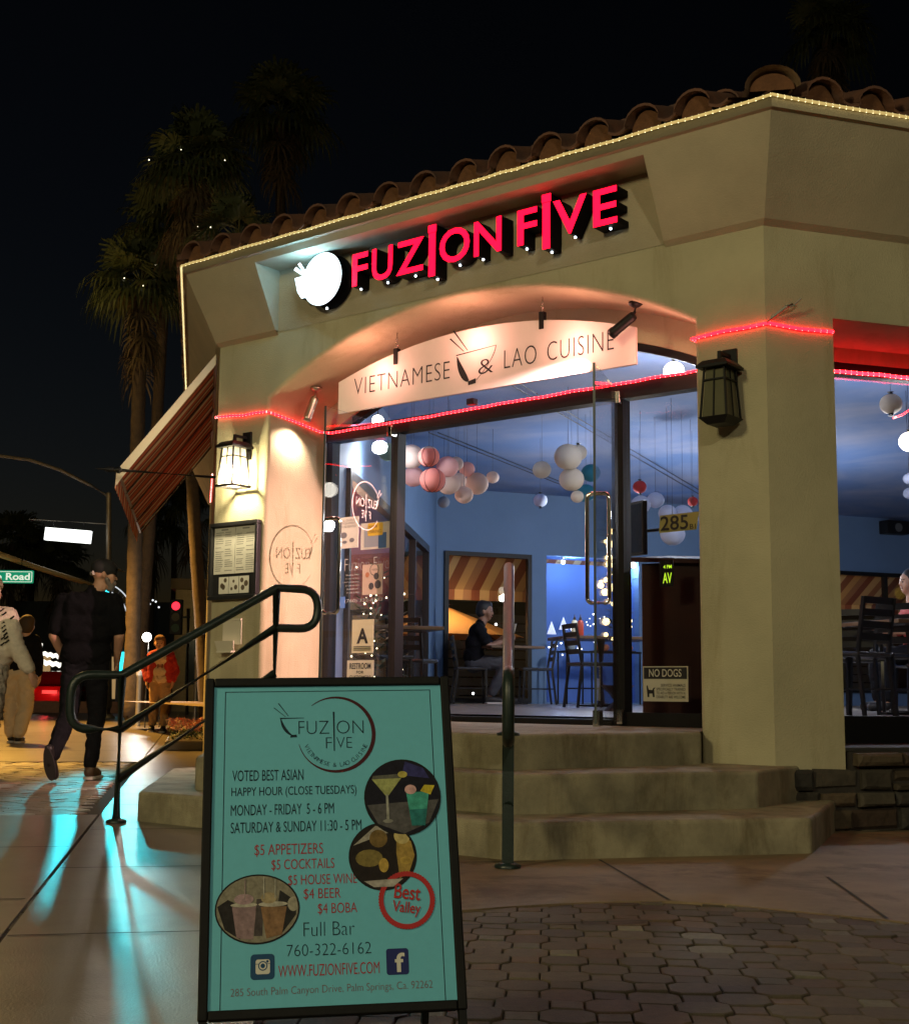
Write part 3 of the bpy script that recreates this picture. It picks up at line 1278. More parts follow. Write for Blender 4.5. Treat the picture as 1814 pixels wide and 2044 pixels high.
# small bowl and chopsticks at the left rim
pts = [(cx - .30, cz + .055), (cx - .18, cz + .055)] + [(cx - .18 - .0 + .0, cz + .05)] + [(cx - .18 - .09 * t, cz + .05 - .13 * sin(pi * .5 * (1 - t))) for t in (0, .25, .5, .75, 1)]
b_.prism([(cx - .275, cz + .06), (cx - .15, cz + .06), (cx - .15, cz - .11), (cx - .20, cz - .11), (cx - .245, cz - .05)], .02, .125, 0, UP)
bo = b_.build('logo_bowl', RET, sign)
f = MB()
f.prism([(cx - .272, cz + .057), (cx - .15, cz + .057), (cx - .15, cz - .107), (cx - .20, cz - .107), (cx - .242, cz - .05)], .126, .1285, 0, UP)
f.prism([(cx - .285, cz + .12), (cx - .262, cz + .14), (cx - .175, cz + .07), (cx - .19, cz + .06)], .126, .1285, 0, UP)
f.prism([(cx - .245, cz + .155), (cx - .222, cz + .165), (cx - .155, cz + .075), (cx - .172, cz + .065)], .126, .1285, 0, UP)
f.build('logo_bowl_face', WHF, bo)
lamp('logo_disc_light', 'POINT', FW(1.12, -.20, 3.66), 8, (.30, .70, 1.0), .08)

# ------------------------------------------------------------------ rope lights


def rope(name, label, pts, r, tube_m, bulb_m, gap, group=None, br=None):
    """clear plastic tube with a diode every few centimetres; one strand is one mesh"""
    m_ = MB()
    pts = [Vector(p) for p in pts]
    dense = []
    for a, b in zip(pts, pts[1:]):
        L = (b - a).length
        k = max(1, int(L / .12))
        for i in range(k):
            dense.append(a.lerp(b, i / k))
    dense.append(pts[-1])
    rnd = random.Random(len(label))
    for i in range(1, len(dense) - 1):
        dense[i] += Vector((0, 0, rnd.uniform(-.004, .004)))
    m_.tube(dense, r * .75, 6, 0)
    acc = 0
    br = (br or r) * .85
    for a, b in zip(dense, dense[1:]):
        L = (b - a).length
        while acc < L:
            c = a.lerp(b, acc / L)
            m_.add([c + Vector(p) * br for p in ((1, 0, 0), (-1, 0, 0), (0, 1, 0), (0, -1, 0), (0, 0, 1.25), (0, 0, -1.25))],
                   [(0, 2, 4), (2, 1, 4), (1, 3, 4), (3, 0, 4), (2, 0, 5), (1, 2, 5), (3, 1, 5), (0, 3, 5)], 1)
            acc += gap
        acc -= L
    return tag(m_.build(name, [tube_m, bulb_m], recalc=False), label, 'rope light', group)


RT = mat('red_rope_tube', (.5, .01, .02), .3, emit=(1, .006, .014), estr=9)
RBm = mat('red_rope_bulb', (.9, .5, .5), .3, emit=(1, .5, .42), estr=4)
RT3 = mat('red_rope_tube_dim', (.5, .01, .02), .3, emit=(1, .006, .014), estr=3.6)
RT2 = mat('red_rope_tube_strong', (.5, .01, .02), .3, emit=(1, .006, .014), estr=16)
YT = mat('warm_rope_tube', (.5, .42, .2), .3, emit=(1, .72, .25), estr=.5)
YB = mat('warm_rope_bulb', (.9, .8, .5), .3, emit=(1, .84, .45), estr=3.6)
FWu = lambda u, v, z: FW(u, v, z)
LWu = lambda u, v, z: M_L @ Vector((u, v, z))
RWu = lambda u, v, z: M_R @ Vector((u, v, z))
eL, eR = M_F @ corner('L', .315, ZE - .012), M_F @ corner('R', .315, ZE - .012)
rope('rope_light', 'warm white rope light tracing the eave under the roof tiles', [LWu(-8.9, -.315, ZE - .012), LWu(-3, -.315, ZE - .012), eL, eR, RWu(3, -.315, ZE - .012), RWu(8.9, -.315, ZE - .012)], .011, YT, YB, .043)
# entrance strand: left wall, round the jamb, over the door header, out to the right jamb
pts = [LWu(-.02, -.018, 2.775), FW(.02, -.016, 2.772), FW(.3, -.016, 2.752), FW(.545, -.014, 2.748), FW(.568, .02, 2.74), FW(.572, .34, 2.70), FW(.575, .52, 2.675),
       FW(.64, .565, 2.665), FW(1.0, .575, 2.672), FW(2.0, .575, 2.685), FW(3.2, .575, 2.70), FW(4.04, .575, 2.705)]
rope('rope_light', 'red rope light running from the left corner round the jamb and across the door header', pts, .0105, RT, RBm, .036)
rope('rope_light', 'red rope light under the striped awning along the left street wall', [LWu(-1.7, -.02, 2.60), LWu(-2.4, -.02, 2.60), LWu(-3.6, -.02, 2.62)], .0105, RT3, RBm, .036)
rope('rope_light', 'short red rope light wrapped round the top of the right pillar', [FW(u2 + .0, .30, 2.715), FW(u2 - .012, -.012, 2.735), FW(4.25, -.016, 2.742), FW(4.497, -.016, 2.748), RWu(.012, -.014, 2.748), RWu(.2, -.016, 2.738), RWu(ur - .01, -.014, 2.74), RWu(ur + .01, .2, 2.74)], .0125, RT, RBm, .04, br=.0105)
rope('rope_light', 'red rope light along the top of the right window frame', [RWu(ur + .02, .50, 2.66), RWu(2, .52, 2.67), RWu(4, .515, 2.662), RWu(8.1, .52, 2.67)], .013, RT2, RBm, .04)
rope('rope_light', 'pink rope light strung across the ceiling inside the right window', [at(1783, 834, 11.5), at(1800, 828, 11.2), at(1830, 810, 10.9), at(1900, 770, 10.4)], .010, RT, RBm, .045)
# loose plug end of the pillar strand
c_ = MB()
p = RWu(.0, -.016, 2.752)
c_.tube([p, p + Vector((.03, -.0, .03)), p + Vector((.10, -.01, .085)), p + Vector((.15, 0, .10)), p + Vector((.19, 0, .14))], [.006, .009, .009, .006, .005], 8)
c_.cyl(p + Vector((.105, -.01, .088)), p + Vector((.14, 0, .105)), .013, .011, 10)
tag(c_.build('power_plug', mat('grey_plastic', (.38, .36, .3), .5)), 'loose grey cable plug sticking up above the red strand on the pillar', 'plug')

# ------------------------------------------------------------------ hanging sign in the arch
HV = .255
hs = fthing('hanging_sign', 'white arched hanging board with thin black lettering and a bowl drawing over the doors', 'sign', 2.31, HV, 2.716)
SB = mat('sign_board', (.86, .80, .76), .42, noise_amt=.05)
m_ = MB()
x0, x1 = -1.285, 1.215
top = []
for i in range(25):
    t = i / 24
    x = x0 + (x1 - x0) * t
    s_ = (t - .5) * 2
    top.append((x, .232 + .200 * (1 - s_ * s_)))
m_.prism([(x0, 0), (x1, 0)] + top[::-1], -.011, .011, 0, UP)
pn = m_.build('panel', SB, hs)
t_ = MB()
for s_, xa, xb, za, zb, of_ in (('VIETNAMESE', -1.13, -.245, .115, .238, -.016), ('&', .0, .125, .105, .205, -.012), ('LAO', .215, .475, .115, .240, -.016), ('CUISINE', .56, 1.06, .115, .240, -.016)):
    t_ = MB()
    put_text(t_, s_, xa, xb, za, zb, -.0125, 0, of_, spacing=1.1)
    t_.build('lettering', INK, pn, recalc=False)
bw = MB()
# bowl: thick left side, thin rim and right side, foot, two chopsticks
L_ = [(-.185 + .10 * (1 - cos(t)) * 1.0, .255 - .185 * sin(t)) for t in [pi / 2 * k / 10 for k in range(11)]]
Rr_ = [(x + .045 * sin(pi * k / 10) + .008, z + .01 * k / 10) for k, (x, z) in enumerate(L_)]
for k in range(10):
    a, b, c, d = L_[k], L_[k + 1], Rr_[k + 1], Rr_[k]
    bw.add([(p[0], -.0125, p[1]) for p in (a, b, c, d)], [(0, 1, 2, 3)])
bw.add([(x, -.0125, z) for x, z in ((-.19, .262), (.15, .285), (.15, .288), (-.19, .270))], [(0, 1, 2, 3)])
bw.add([(x, -.0125, z) for x, z in ((-.085, .045), (-.02, .052), (-.02, .085), (-.085, .072))], [(0, 1, 2, 3)])
arc = [(.15 - .165 * (t ** 1.6), .285 - .215 * t) for t in [k / 10 for k in range(11)]]
for a, b in zip(arc, arc[1:]):
    bw.add([(a[0], -.0125, a[1]), (b[0], -.0125, b[1]), (b[0] - .006, -.0125, b[1]), (a[0] - .006, -.0125, a[1])], [(0, 1, 2, 3)])
for (xa, za, xb, zb) in ((-.245, .385, -.125, .285), (-.215, .435, -.092, .287)):
    bw.add([(xa - .006, -.0125, za + .006), (xa + .008, -.0125, za + .008), (xb + .004, -.0125, zb), (xb - .003, -.0125, zb)], [(0, 1, 2, 3)])
bw.build('bowl_drawing', INK, pn, recalc=False)
for (x, z) in ((-.735, .335), (.515, .385)):
    m_ = MB()
    zt_ = arch_z(2.36 + x) - 2.70
    m_.box((x - .017, -.019, z - .05), (x + .017, -.0115, z + .065))
    m_.box((x - .017, .0115, z - .05), (x + .017, .019, z + .065))
    m_.box((x - .017, -.0115, z + .045), (x + .017, .0115, z + .065))
    for k in range(3):
        c = Vector((x, 0, z + .08 + k * .028))
        m_.tube([c + Vector((.009 * cos(a), .0, .017 * sin(a))) if k % 2 else c + Vector((0, .009 * cos(a), .017 * sin(a))) for a in [2 * pi * j / 10 for j in range(10)]], .0028, 5, 1, closed=True)
    m_.cyl((x, 0, z + .14), (x, 0, zt_ + .002), .004, .004, 6, 1)
    m_.build('hanger', [BLACK, CHROME], hs)
m_ = MB()
m_.bbox((3.40 - 1.2, .60 - .06, 2.62), (3.45 - 1.2, .60 - .02, 2.66), .004)
sm_ = thing('door_sensor', 'small dark sensor box on the door header below the hanging board', 'sensor', FW(2.02, .52, 2.705), TH)
k_ = MB()
k_.bbox((-.03, 0, 0), (.03, .06, .045), .006)
k_.build('housing', mat('dark_red_plastic', (.04, .012, .012), .4), sm_)

# ------------------------------------------------------------------ two spotlights on the arch soffit


def spotlight(label, base, aim, metal, power, color):
    base = Vector(base)
    t = thing('spotlight', label, 'spotlight', FW(*base), TH, 'spotlights under the arch')
    a = Vector(aim) - base
    a.normalize()
    m_ = MB()
    m_.lathe([(.0, .0), (.045, .0), (.045, -.012), (.02, -.03), (0, -.03)], (0, 0, 0), (0, 0, 1), 18)
    m_.build('mounting_plate', metal, t)
    j = Vector((0, 0, -.03)) + Vector((a.x, a.y, 0)) * .03 + Vector((0, 0, -.055))
    m_ = MB()
    m_.tube([(0, 0, -.025), (a.x * .01, a.y * .01, -.06), j], .010, 8)
    m_.ball(j, .019, 10, 8)
    m_.build('swivel_arm', metal, t)
    m_ = MB()
    m_.lathe([(0, -.02), (.026, -.015), (.03, 0), (.031, .14), (.034, .145), (.034, .175), (.027, .175), (.025, .155), (0, .152)], j, a, 18)
    m_.build('lamp_can', metal, t)
    m_ = MB()
    m_.lathe([(0, .158), (.024, .158)], j, a, 16)
    m_.build('bulb_lens', mat('spot_lens_' + str(power), (.9, .8, .7), emit=color, estr=16), t, recalc=False)
    p = FW(*(base + j + a * .20))
    q = FW(*(base + j + a * 1.2))
    lamp('spotlight_light', 'SPOT', p, power, color, .012 if power > 500 else .02, q, radians((46 if power > 500 else 120)), .85 if power > 500 else 1.0)


SIL = mat('brushed_steel', (.55, .5, .42), .3, 1.0)
spotlight('silver spotlight under the left end of the arch, lit and aimed at the jamb', (.76, .28, arch_z(.76) - .002), (.53, .14, 2.2), SIL, 95, (1, .72, .60))
spotlight('black spotlight under the right end of the arch, aimed at the white board', (3.60, .125, arch_z(3.60) - .002), (.56, .25, 1.42), BLACK, 1000, (1, .54, .49))
for _u, _z in ((1.45, 2.96), (2.3, 3.06), (3.1, 2.9), (3.72, 2.70)):
    lamp('soffit_fill_light', 'POINT', FW(_u, .09, _z), 5.5, (1, .38, .29), .09)  # added pink fill for the arch soffit, not cast by the spotlights

# ------------------------------------------------------------------ wall lanterns
LG_ON = mat('lantern_glass_lit', (.9, .8, .55), .5, emit=(1, .84, .50), estr=2.6)
_n, _l = LG_ON.node_tree.nodes, LG_ON.node_tree.links
_t = _n.new('ShaderNodeBsdfTransparent')
_m = _n.new('ShaderNodeMixShader')
_m.inputs[0].default_value = .6
_l.new(_n['Principled BSDF'].outputs[0], _m.inputs[1])
_l.new(_t.outputs[0], _m.inputs[2])
_l.new(_m.outputs[0], _n['Material Output'].inputs[0])
LG_OFF = mat('lantern_glass_off', (.12, .115, .06), .35, noise_amt=.15, noise_scale=9)


def lantern(label, u, z, lit):
    """craftsman lantern: back plate, arm, hipped cap, tapering cage and bottom tray. z = middle of the cage"""
    t = fthing('wall_lantern', label, 'wall lantern', u, 0, z, 'wall lanterns')
    t.scale = (.80, .86, 1.0)
    yc = -.155
    m_ = MB()
    m_.bbox((-.055, -.022, .05), (.055, -.002, .26), .004)
    m_.build('back_plate', BLACK, t)
    m_ = MB()
    m_.box((-.012, yc - .01, .205), (.012, -.022, .225))
    m_.box((-.012, yc - .012, .16), (.012, yc + .012, .206))
    m_.box((-.05, -.11, .098), (.05, -.022, .108))
    m_.build('arm', BLACK, t)
    m_ = MB()
    a, b, h0, h1 = .118, .085, .135, .165
    vs = [(sx * a, yc + sy * a, h0) for sx, sy in ((-1, -1), (1, -1), (1, 1), (-1, 1))] + [(sx * b, yc + sy * b, h1) for sx, sy in ((-1, -1), (1, -1), (1, 1), (-1, 1))]
    vs += [(x, y, h0 - .014) for x, y, _ in vs[:4]]
    m_.add(vs, [(4, 5, 6, 7), (0, 1, 5, 4), (1, 2, 6, 5), (2, 3, 7, 6), (3, 0, 4, 7), (8, 9, 1, 0), (9, 10, 2, 1), (10, 11, 3, 2), (11, 8, 0, 3), (11, 10, 9, 8)])
    m_.build('cap', BLACK, t)
    # cage: narrow at the top, wide at the foot
    wt, wb, zt_, zb_ = .076, .098, .12, -.155
    m_ = MB()
    for sx, sy in ((-1, -1), (1, -1), (1, 1), (-1, 1)):
        m_.beam((sx * wt, yc + sy * wt, zt_), (sx * wb, yc + sy * wb, zb_), .012, .012)
    for fx, fy in ((0, -1), (1, 0), (-1, 0), (0, 1)):
        p0 = (fx * wt, yc + fy * wt, zt_)
        p1 = (fx * wb, yc + fy * wb, zb_)
        m_.beam(p0, p1, .008, .008)
    zz = .055
    w = wt + (wb - wt) * (zt_ - zz) / (zt_ - zb_) + .002
    c4 = [(-w, yc - w, zz), (w, yc - w, zz), (w, yc + w, zz), (-w, yc + w, zz)]
    for i in range(4):
        m_.beam(c4[i], c4[(i + 1) % 4], .008, .008)
    m_.build('cage', BLACK, t)
    m_ = MB()
    g = .008
    vs = [(sx * (wt - g), yc + sy * (wt - g), zt_ - .001) for sx, sy in ((-1, -1), (1, -1), (1, 1), (-1, 1))] + [(sx * (wb - g), yc + sy * (wb - g), zb_ + .001) for sx, sy in ((-1, -1), (1, -1), (1, 1), (-1, 1))]
    m_.add(vs, [(0, 1, 5, 4), (1, 2, 6, 5), (2, 3, 7, 6), (3, 0, 4, 7)])
    m_.build('glass_shade', LG_ON if lit else LG_OFF, t)
    m_ = MB()
    a = .112
    if lit:
        m_.box((-a, yc - a, -.17), (a, yc - .088, -.155))
        m_.box((-a, yc + .088, -.17), (a, yc + a, -.155))
        m_.box((-a, yc - .088, -.17), (-.088, yc + .088, -.155))
        m_.box((.088, yc - .088, -.17), (a, yc + .088, -.155))
    else:
        b = .135
        vs = [(sx * a, yc + sy * a, -.155) for sx, sy in ((-1, -1), (1, -1), (1, 1), (-1, 1))] + [(sx * (a - .045), yc + sy * (a - .045), -.192) for sx, sy in ((-1, -1), (1, -1), (1, 1), (-1, 1))]
        m_.add(vs, [(0, 1, 2, 3), (7, 6, 5, 4), (0, 1, 5, 4), (1, 2, 6, 5), (2, 3, 7, 6), (3, 0, 4, 7)])
    m_.build('bottom_tray', BLACK, t)
    if lit:
        m_ = MB()
        m_.ball((0, yc, -.03), .03, 12, 8)
        m_.build('bulb', mat('bulb_lit', (1, 1, 1), emit=(1, .88, .6), estr=20), t)
        lamp('lantern_light', 'POINT', FW(u, yc, z - .09), 36, (1, .84, .50), .03)
    return t


lantern('lit black wall lantern above the menu case on the left wall', .345, 2.355, True)
lantern('unlit black wall lantern on the front of the right pillar', 4.285, 2.375, False)

# ------------------------------------------------------------------ menu case and leaflet holder on the left wall
mc = fthing('menu_case', 'black framed menu case on the wall below the lit lantern', 'menu case', .255, 0, 1.375)
m_ = MB()
m_.bbox((-.262, -.045, 0), (.262, -.003, .03), .004)
m_.bbox((-.262, -.045, .545), (.262, -.003, .575), .004)
m_.bbox((-.262, -.045, .031), (-.235, -.003, .544), .004)
m_.bbox((.235, -.045, .031), (.262, -.003, .544), .004)
m_.box((-.234, -.014, .031), (.234, -.004, .544))
fr2 = m_.build('case_frame', mat('case_black', (.02, .02, .022), .35), mc)
for x in (-.228, .002):
    m_ = MB()
    m_.box((x, -.0165, .192), (x + .226, -.0145, .540))
    pg = m_.build('menu_page', PAPER, mc)
    t_ = MB()
    rr_ = random.Random(int(x * 1000))
    for col in (0, 1):
        for k in range(19):
            z = .500 - k * .0158
            w = rr_.uniform(.055, .09)
            xx = x + .014 + col * .104
            if rr_.random() < .88:
                t_.box((xx, -.0171, z), (xx + w, -.0167, z + .0045))
    t_.box((x + .075, -.0171, .518), (x + .15, -.0167, .528))
    t_.build('menu_text', mat('menu_grey_ink', (.28, .27, .25), .7), pg)
for i, x in enumerate((-.165, -.055, .055)):
    m_ = MB()
    m_.box((x, -.0165, .045), (x + .104, -.0145, .170))
    pc = m_.build('photo_card', PAPER, mc)
    t_ = MB()
    for (a, b, c) in (((.07, .10, .017), (.035, .06, .02), (.05, .05, .02)), ((.05, .09, .012), (.075, .045, .018), (.03, .035, .012)), ((.03, .095, .018), (.075, .07, .022), (.04, .04, .02)))[i]:
        t_.disc((x + a, .045 + b), c, c, 14, 0, -.0168)
    t_.build('food_photo', mat('photo_brown', (.12, .09, .06), .6), pc, recalc=False)
lh = fthing('leaflet_holder', 'small clear plastic leaflet holder on the wall below the menu case', 'leaflet holder', .245, 0, .985)
m_ = MB()
CLR = mat('clear_plastic', (.72, .68, .55), .25)
m_.box((-.10, -.012, .06), (.10, -.003, .245))
m_.box((-.095, -.075, .0), (.065, -.012, .014))
vs = [(-.10, -.055, .0), (.07, -.055, .0), (.09, -.078, .085), (-.115, -.078, .085), (-.10, -.05, .0), (.07, -.05, .0), (.09, -.072, .085), (-.115, -.072, .085)]
m_.add(vs, [(0, 1, 2, 3), (7, 6, 5, 4), (0, 1, 5, 4), (1, 2, 6, 5), (2, 3, 7, 6), (3, 0, 4, 7)])
m_.box((-.10, -.02, .235), (.10, -.003, .25))
m_.build('tray', CLR, lh)

# white round logo on the open left door leaf (seen from behind, so mirrored); its shadow falls on the jamb
t_ = MB()
LOGO = mat('door_vinyl', (.62, .60, .56), .6)
lx, lz, lr = .40, 2.015, .172
t_.ring((lx, lz), lambda t: lr - .004 * sin(pi * t) - .002, lambda t: lr + .004 * sin(pi * t), 50, 0, -.0075, .35, 5.75)
FLIP = Matrix.Translation((2 * lx, 0, 0)) @ Matrix.Diagonal((-1, 1, 1, 1))
t_.build('round_logo', LOGO, dl, recalc=False, M=FLIP)
for s_, x0, x1, z0, z1 in (('FUZ', .02, .135, -.01, .05), ('ON', -.125, -.02, -.01, .05), ('F', .035, .06, -.09, -.035), ('VE', -.055, .01, -.09, -.035)):
    t_ = MB()
    put_text(t_, s_, lx + x0, lx + x1, lz + z0, lz + z1, -.0075, 0, -.004, mirror=True)
    t_.build('logo_lettering', LOGO, dl, recalc=False, M=FLIP)
t_ = MB()
t_.add([(lx - .003, -.0075, lz - .11), (lx + .003, -.0075, lz - .11), (lx + .004, -.0075, lz + .085), (lx - .004, -.0075, lz + .085)], [(0, 1, 2, 3)])
for (xa, za, xb, zb) in ((.195, .115, .15, .07), (.175, .135, .135, .075)):
    t_.add([(lx + xa - .004, -.0075, lz + za), (lx + xa + .004, -.0075, lz + za), (lx + xb + .002, -.0075, lz + zb), (lx + xb - .002, -.0075, lz + zb)], [(0, 1, 2, 3)])
bw_ = [(lx + .155 - .05 * (1 - cos(pi / 2 * k / 8)), lz + .06 - .07 * sin(pi / 2 * k / 8)) for k in range(9)]
for p, q in zip(bw_, bw_[1:]):
    t_.add([(p[0], -.0075, p[1]), (q[0], -.0075, q[1]), (q[0] - .014, -.0075, q[1]), (p[0] - .012, -.0075, p[1])], [(0, 1, 2, 3)])
t_.build('logo_drawing', LOGO, dl, recalc=False, M=FLIP)

# ------------------------------------------------------------------ awning on the left street face
aw = thing('striped_awning', 'red and cream striped awning on the left street face with a black spear rod', 'awning', LWu(0, 0, 0), THL)
AWN = stripe_mat('awning_stripe', [(0, (.62, .14, .07)), (.22, (.26, .05, .035)), (.32, (.74, .44, .26)), (.46, (.22, .05, .04)), (.56, (.66, .15, .08)), (.74, (.80, .56, .38)), (.88, (.26, .06, .04))], 0, .60, trl=.55)
CRM = mat('awning_cream', (.72, .62, .48), .8)
m_ = MB()
xa, xb = -.07, -3.86
yt, zt2, yo, zo = -.03, 3.27, -.735, 2.335
Nx, Ny = 60, 8
for lay in (0,):
    vs, fs = [], []
    for i in range(Nx + 1):
        x = xa + (xb - xa) * i / Nx
        for j in range(Ny + 1):
            t = j / Ny
            sagw = .020 * abs(sin(pi * (x - xa) / .52)) * (0.3 + .7 * sin(pi * min(1, t * 1.0)))
            vs.append((x, yt + (yo - yt) * t, zt2 + (zo - zt2) * t - sagw + (.004 if lay == 0 else 0)))
    for i in range(Nx):
        for j in range(Ny):
            o = i * (Ny + 1) + j
            fs.append((o, o + 1, o + Ny + 2, o + Ny + 1))
    m_.add(vs, fs, 0, True)
m_.build('canopy', AWN, aw, recalc=False)
m_ = MB()
vs, fs = [], []
for i in range(Nx * 2 + 1):
    x = xa + (xb - xa) * i / (Nx * 2)
    s_ = .012 * abs(sin(pi * (x - xa) / .18))
    vs += [(x, yo - .004, zo + .005), (x, yo - .010, zo - .115 - s_)]
for i in range(Nx * 2):
    fs.append((2 * i, 2 * i + 1, 2 * i + 3, 2 * i + 2))
m_.add(vs, fs)
m_.build('valance', AWN, aw, recalc=False)
m_ = MB()
m_.add([(xa + .004, yt, zt2 + .01), (xa + .004, yo, zo + .01), (xa + .004, yo - .006, zo - .115), (xa + .004, yo + .05, zo - .03), (xa + .004, yt, zt2 - .07)], [(0, 1, 2, 3, 4)])
m_.add([(xa + .004, yt, zt2 + .012), (xa + .004, yo, zo + .012), (xa - .05, yo, zo + .012), (xa - .05, yt, zt2 + .012)], [(0, 1, 2, 3)])
m_.build('end_flap', CRM, aw, recalc=False)
m_ = MB()
for x in [xa - .02 - k * (xa - xb - .04) / 4 for k in range(5)]:
    m_.tube([(x, yt, zt2 - .035), (x, yo + .02, zo - .03)], .011, 8)
m_.tube([(xa - .02, yo + .02, zo - .02), (xb + .02, yo + .02, zo - .02)], .013, 8)
m_.tube([(xa - .02, yt, zt2 - .03), (xb + .02, yt, zt2 - .03)], .013, 8)
m_.build('awning_frame', mat('awning_tube', (.28, .20, .16), .5), aw)
Li = M_L.inverted()
m_ = MB()
p0, p1 = Li @ Vector((-1.815, 10.02, 2.315)), Li @ Vector((-2.47, 9.79, 2.325))
m_.tube([p0, p1], .0125, 8)
dd = (p1 - p0).normalized()
m_.lathe([(.0125, 0), (.026, .015), (.026, .035), (.012, .05), (.018, .07), (.022, .09), (.008, .13), (.004, .17), (0, .2)], p1, dd, 12)
m_.build('spear_rod', BLACK, aw)

# ------------------------------------------------------------------ tubular handrails


def fillet(pts, r, k=6):
    """round the corners of a polyline"""
    pts = [Vector(p) for p in pts]
    out = [pts[0]]
    for a, b, c in zip(pts, pts[1:], pts[2:]):
        d0, d1 = (a - b).normalized(), (c - b).normalized()
        ang = d0.angle(d1)
        if ang > pi - .05:
            out.append(b)
            continue
        L = min(r / math.tan(ang / 2), (a - b).length * .49, (c - b).length * .49)
        p, q = b + d0 * L, b + d1 * L
        for i in range(k + 1):
            t = i / k
            out.append((1 - t) ** 2 * p + 2 * t * (1 - t) * b + t * t * q)
    out.append(pts[-1])
    return out


def handrail(label, P0, P1, zl0, zl1, h_top, h_mid, h_low, ext0, ext1):
    """two posts joined by three sloping rails; top and middle rail meet in a rounded loop at each end"""
    P0, P1 = Vector((*P0, 0)), Vector((*P1, 0))
    L = (P1 - P0).length
    t = thing('handrail', label, 'handrail', P0, atan2((P1 - P0).y, (P1 - P0).x), 'handrails of the entrance stair')
    r = .0245
    m_ = MB()
    m_.tube([(0, 0, zl0 - .02), (0, 0, h_top[0])], r, 12)
    m_.lathe([(.055, zl0 + .001), (.055, zl0 + .012), (.03, zl0 + .022), (.026, zl0 + .022)], (0, 0, 0), (0, 0, 1), 16)
    m_.build('post', RAIL, t)
    m_ = MB()
    m_.tube([(L, 0, zl1 - .02), (L, 0, h_top[1])], r, 12)
    m_.lathe([(.055, zl1 + .001), (.055, zl1 + .012), (.03, zl1 + .022), (.026, zl1 + .022)], (L, 0, 0), (0, 0, 1), 16)
    m_.build('post', RAIL, t)
    m_ = MB()
    loop = [(0, 0, h_mid[0]), (-ext0, 0, h_mid[0] - .0), (-ext0, 0, h_top[0]), (0, 0, h_top[0]), (L, 0, h_top[1]), (L + ext1, 0, h_top[1]), (L + ext1, 0, h_mid[1]), (L, 0, h_mid[1])]
    q = fillet(loop[:4], .11)[:-1] + [Vector(loop[3]), Vector(loop[4])] + fillet(loop[4:], .11)[1:]
    m_.tube(q, r, 12)
    m_.build('top_rail', RAIL, t)
    m_ = MB()
    m_.tube([(0, 0, h_mid[0]), (L, 0, h_mid[1])], r, 12)
    m_.build('middle_rail', RAIL, t)
    m_ = MB()
    m_.tube([(0, 0, h_low[0]), (L, 0, h_low[1])], r, 12)
    m_.build('lower_rail', RAIL, t)
    return t


def f2(u, v):
    p = FW(u, v, 0)
    return (p.x, p.y)


lp = at(541, 1250, 7.62)
handrail('dark green tubular handrail at the left end of the entrance stair', (-1.793, 7.303), (-1.010, 7.62), .0065, .345, (.79, 1.295), (.50, 1.068), (.235, .81), .265, .245)
handrail('dark green tubular handrail seen end on before the middle of the stair', (.231, 5.60), (.262, 6.35), .0065, .515, (.80, 1.31), (.52, 1.06), (.25, .8), .27, .25)
# ------------------------------------------------------------------ A-frame menu sign
yaw, tilt, roll = .140, .321, .022
Rv = Vector((cos(yaw), sin(yaw), 0))
Bv = Vector((-sin(yaw), cos(yaw), 0))
Uv = Bv * sin(tilt) + Vector((0, 0, cos(tilt)))
Rv2, Uv2 = Rv * cos(roll) + Uv * sin(roll), Uv * cos(roll) - Rv * sin(roll)
Nv = Rv2.cross(Uv2)            # towards the viewer is -(cross) ... R x U = -B side
Pc = Vector((-.212, 2.551, .143))
base = Pc - Rv2 * .2285
# local axes: x right, y into the panel, z up the panel
Ml = Matrix(((Rv2.x, -Nv.x, Uv2.x, base.x), (Rv2.y, -Nv.y, Uv2.y, base.y), (Rv2.z, -Nv.z, Uv2.z, base.z), (0, 0, 0, 1)))
af = bpy.data.objects.new('a_frame_sign', None)
COL.objects.link(af)
af.matrix_world = Ml
tag(af, 'black framed A-frame board with a teal happy hour poster, in front of the steps', 'sign board')
TEAL = mat('poster_teal', (.125, .43, .55), .6, spec=.15, noise_amt=.06, noise_scale=60)
NAVY = mat('poster_navy', (.006, .02, .032), .6, spec=.15)
CRIM = mat('poster_red', (.30, .03, .035), .6, spec=.15)
FRM = mat('sign_frame_black', (.006, .006, .006), .6, spec=.15, noise_amt=.4, noise_scale=30, bump=.1)
PW, PH = .457, .613
m_ = MB()
m_.bbox((-.018, -.006, -.018), (0, .022, PH + .018), .003)
m_.bbox((PW, -.006, -.018), (PW + .018, .022, PH + .018), .003)
m_.bbox((.0005, -.006, PH), (PW - .0005, .022, PH + .018), .003)
m_.bbox((.0005, -.006, -.018), (PW - .0005, .022, 0), .003)
m_.build('frame', FRM, af)
for x in (-.016, PW + .002):
    m_ = MB()
    m_.box((x, -.003, -.17), (x + .014, .019, -.0185))
    m_.build('leg', FRM, af)
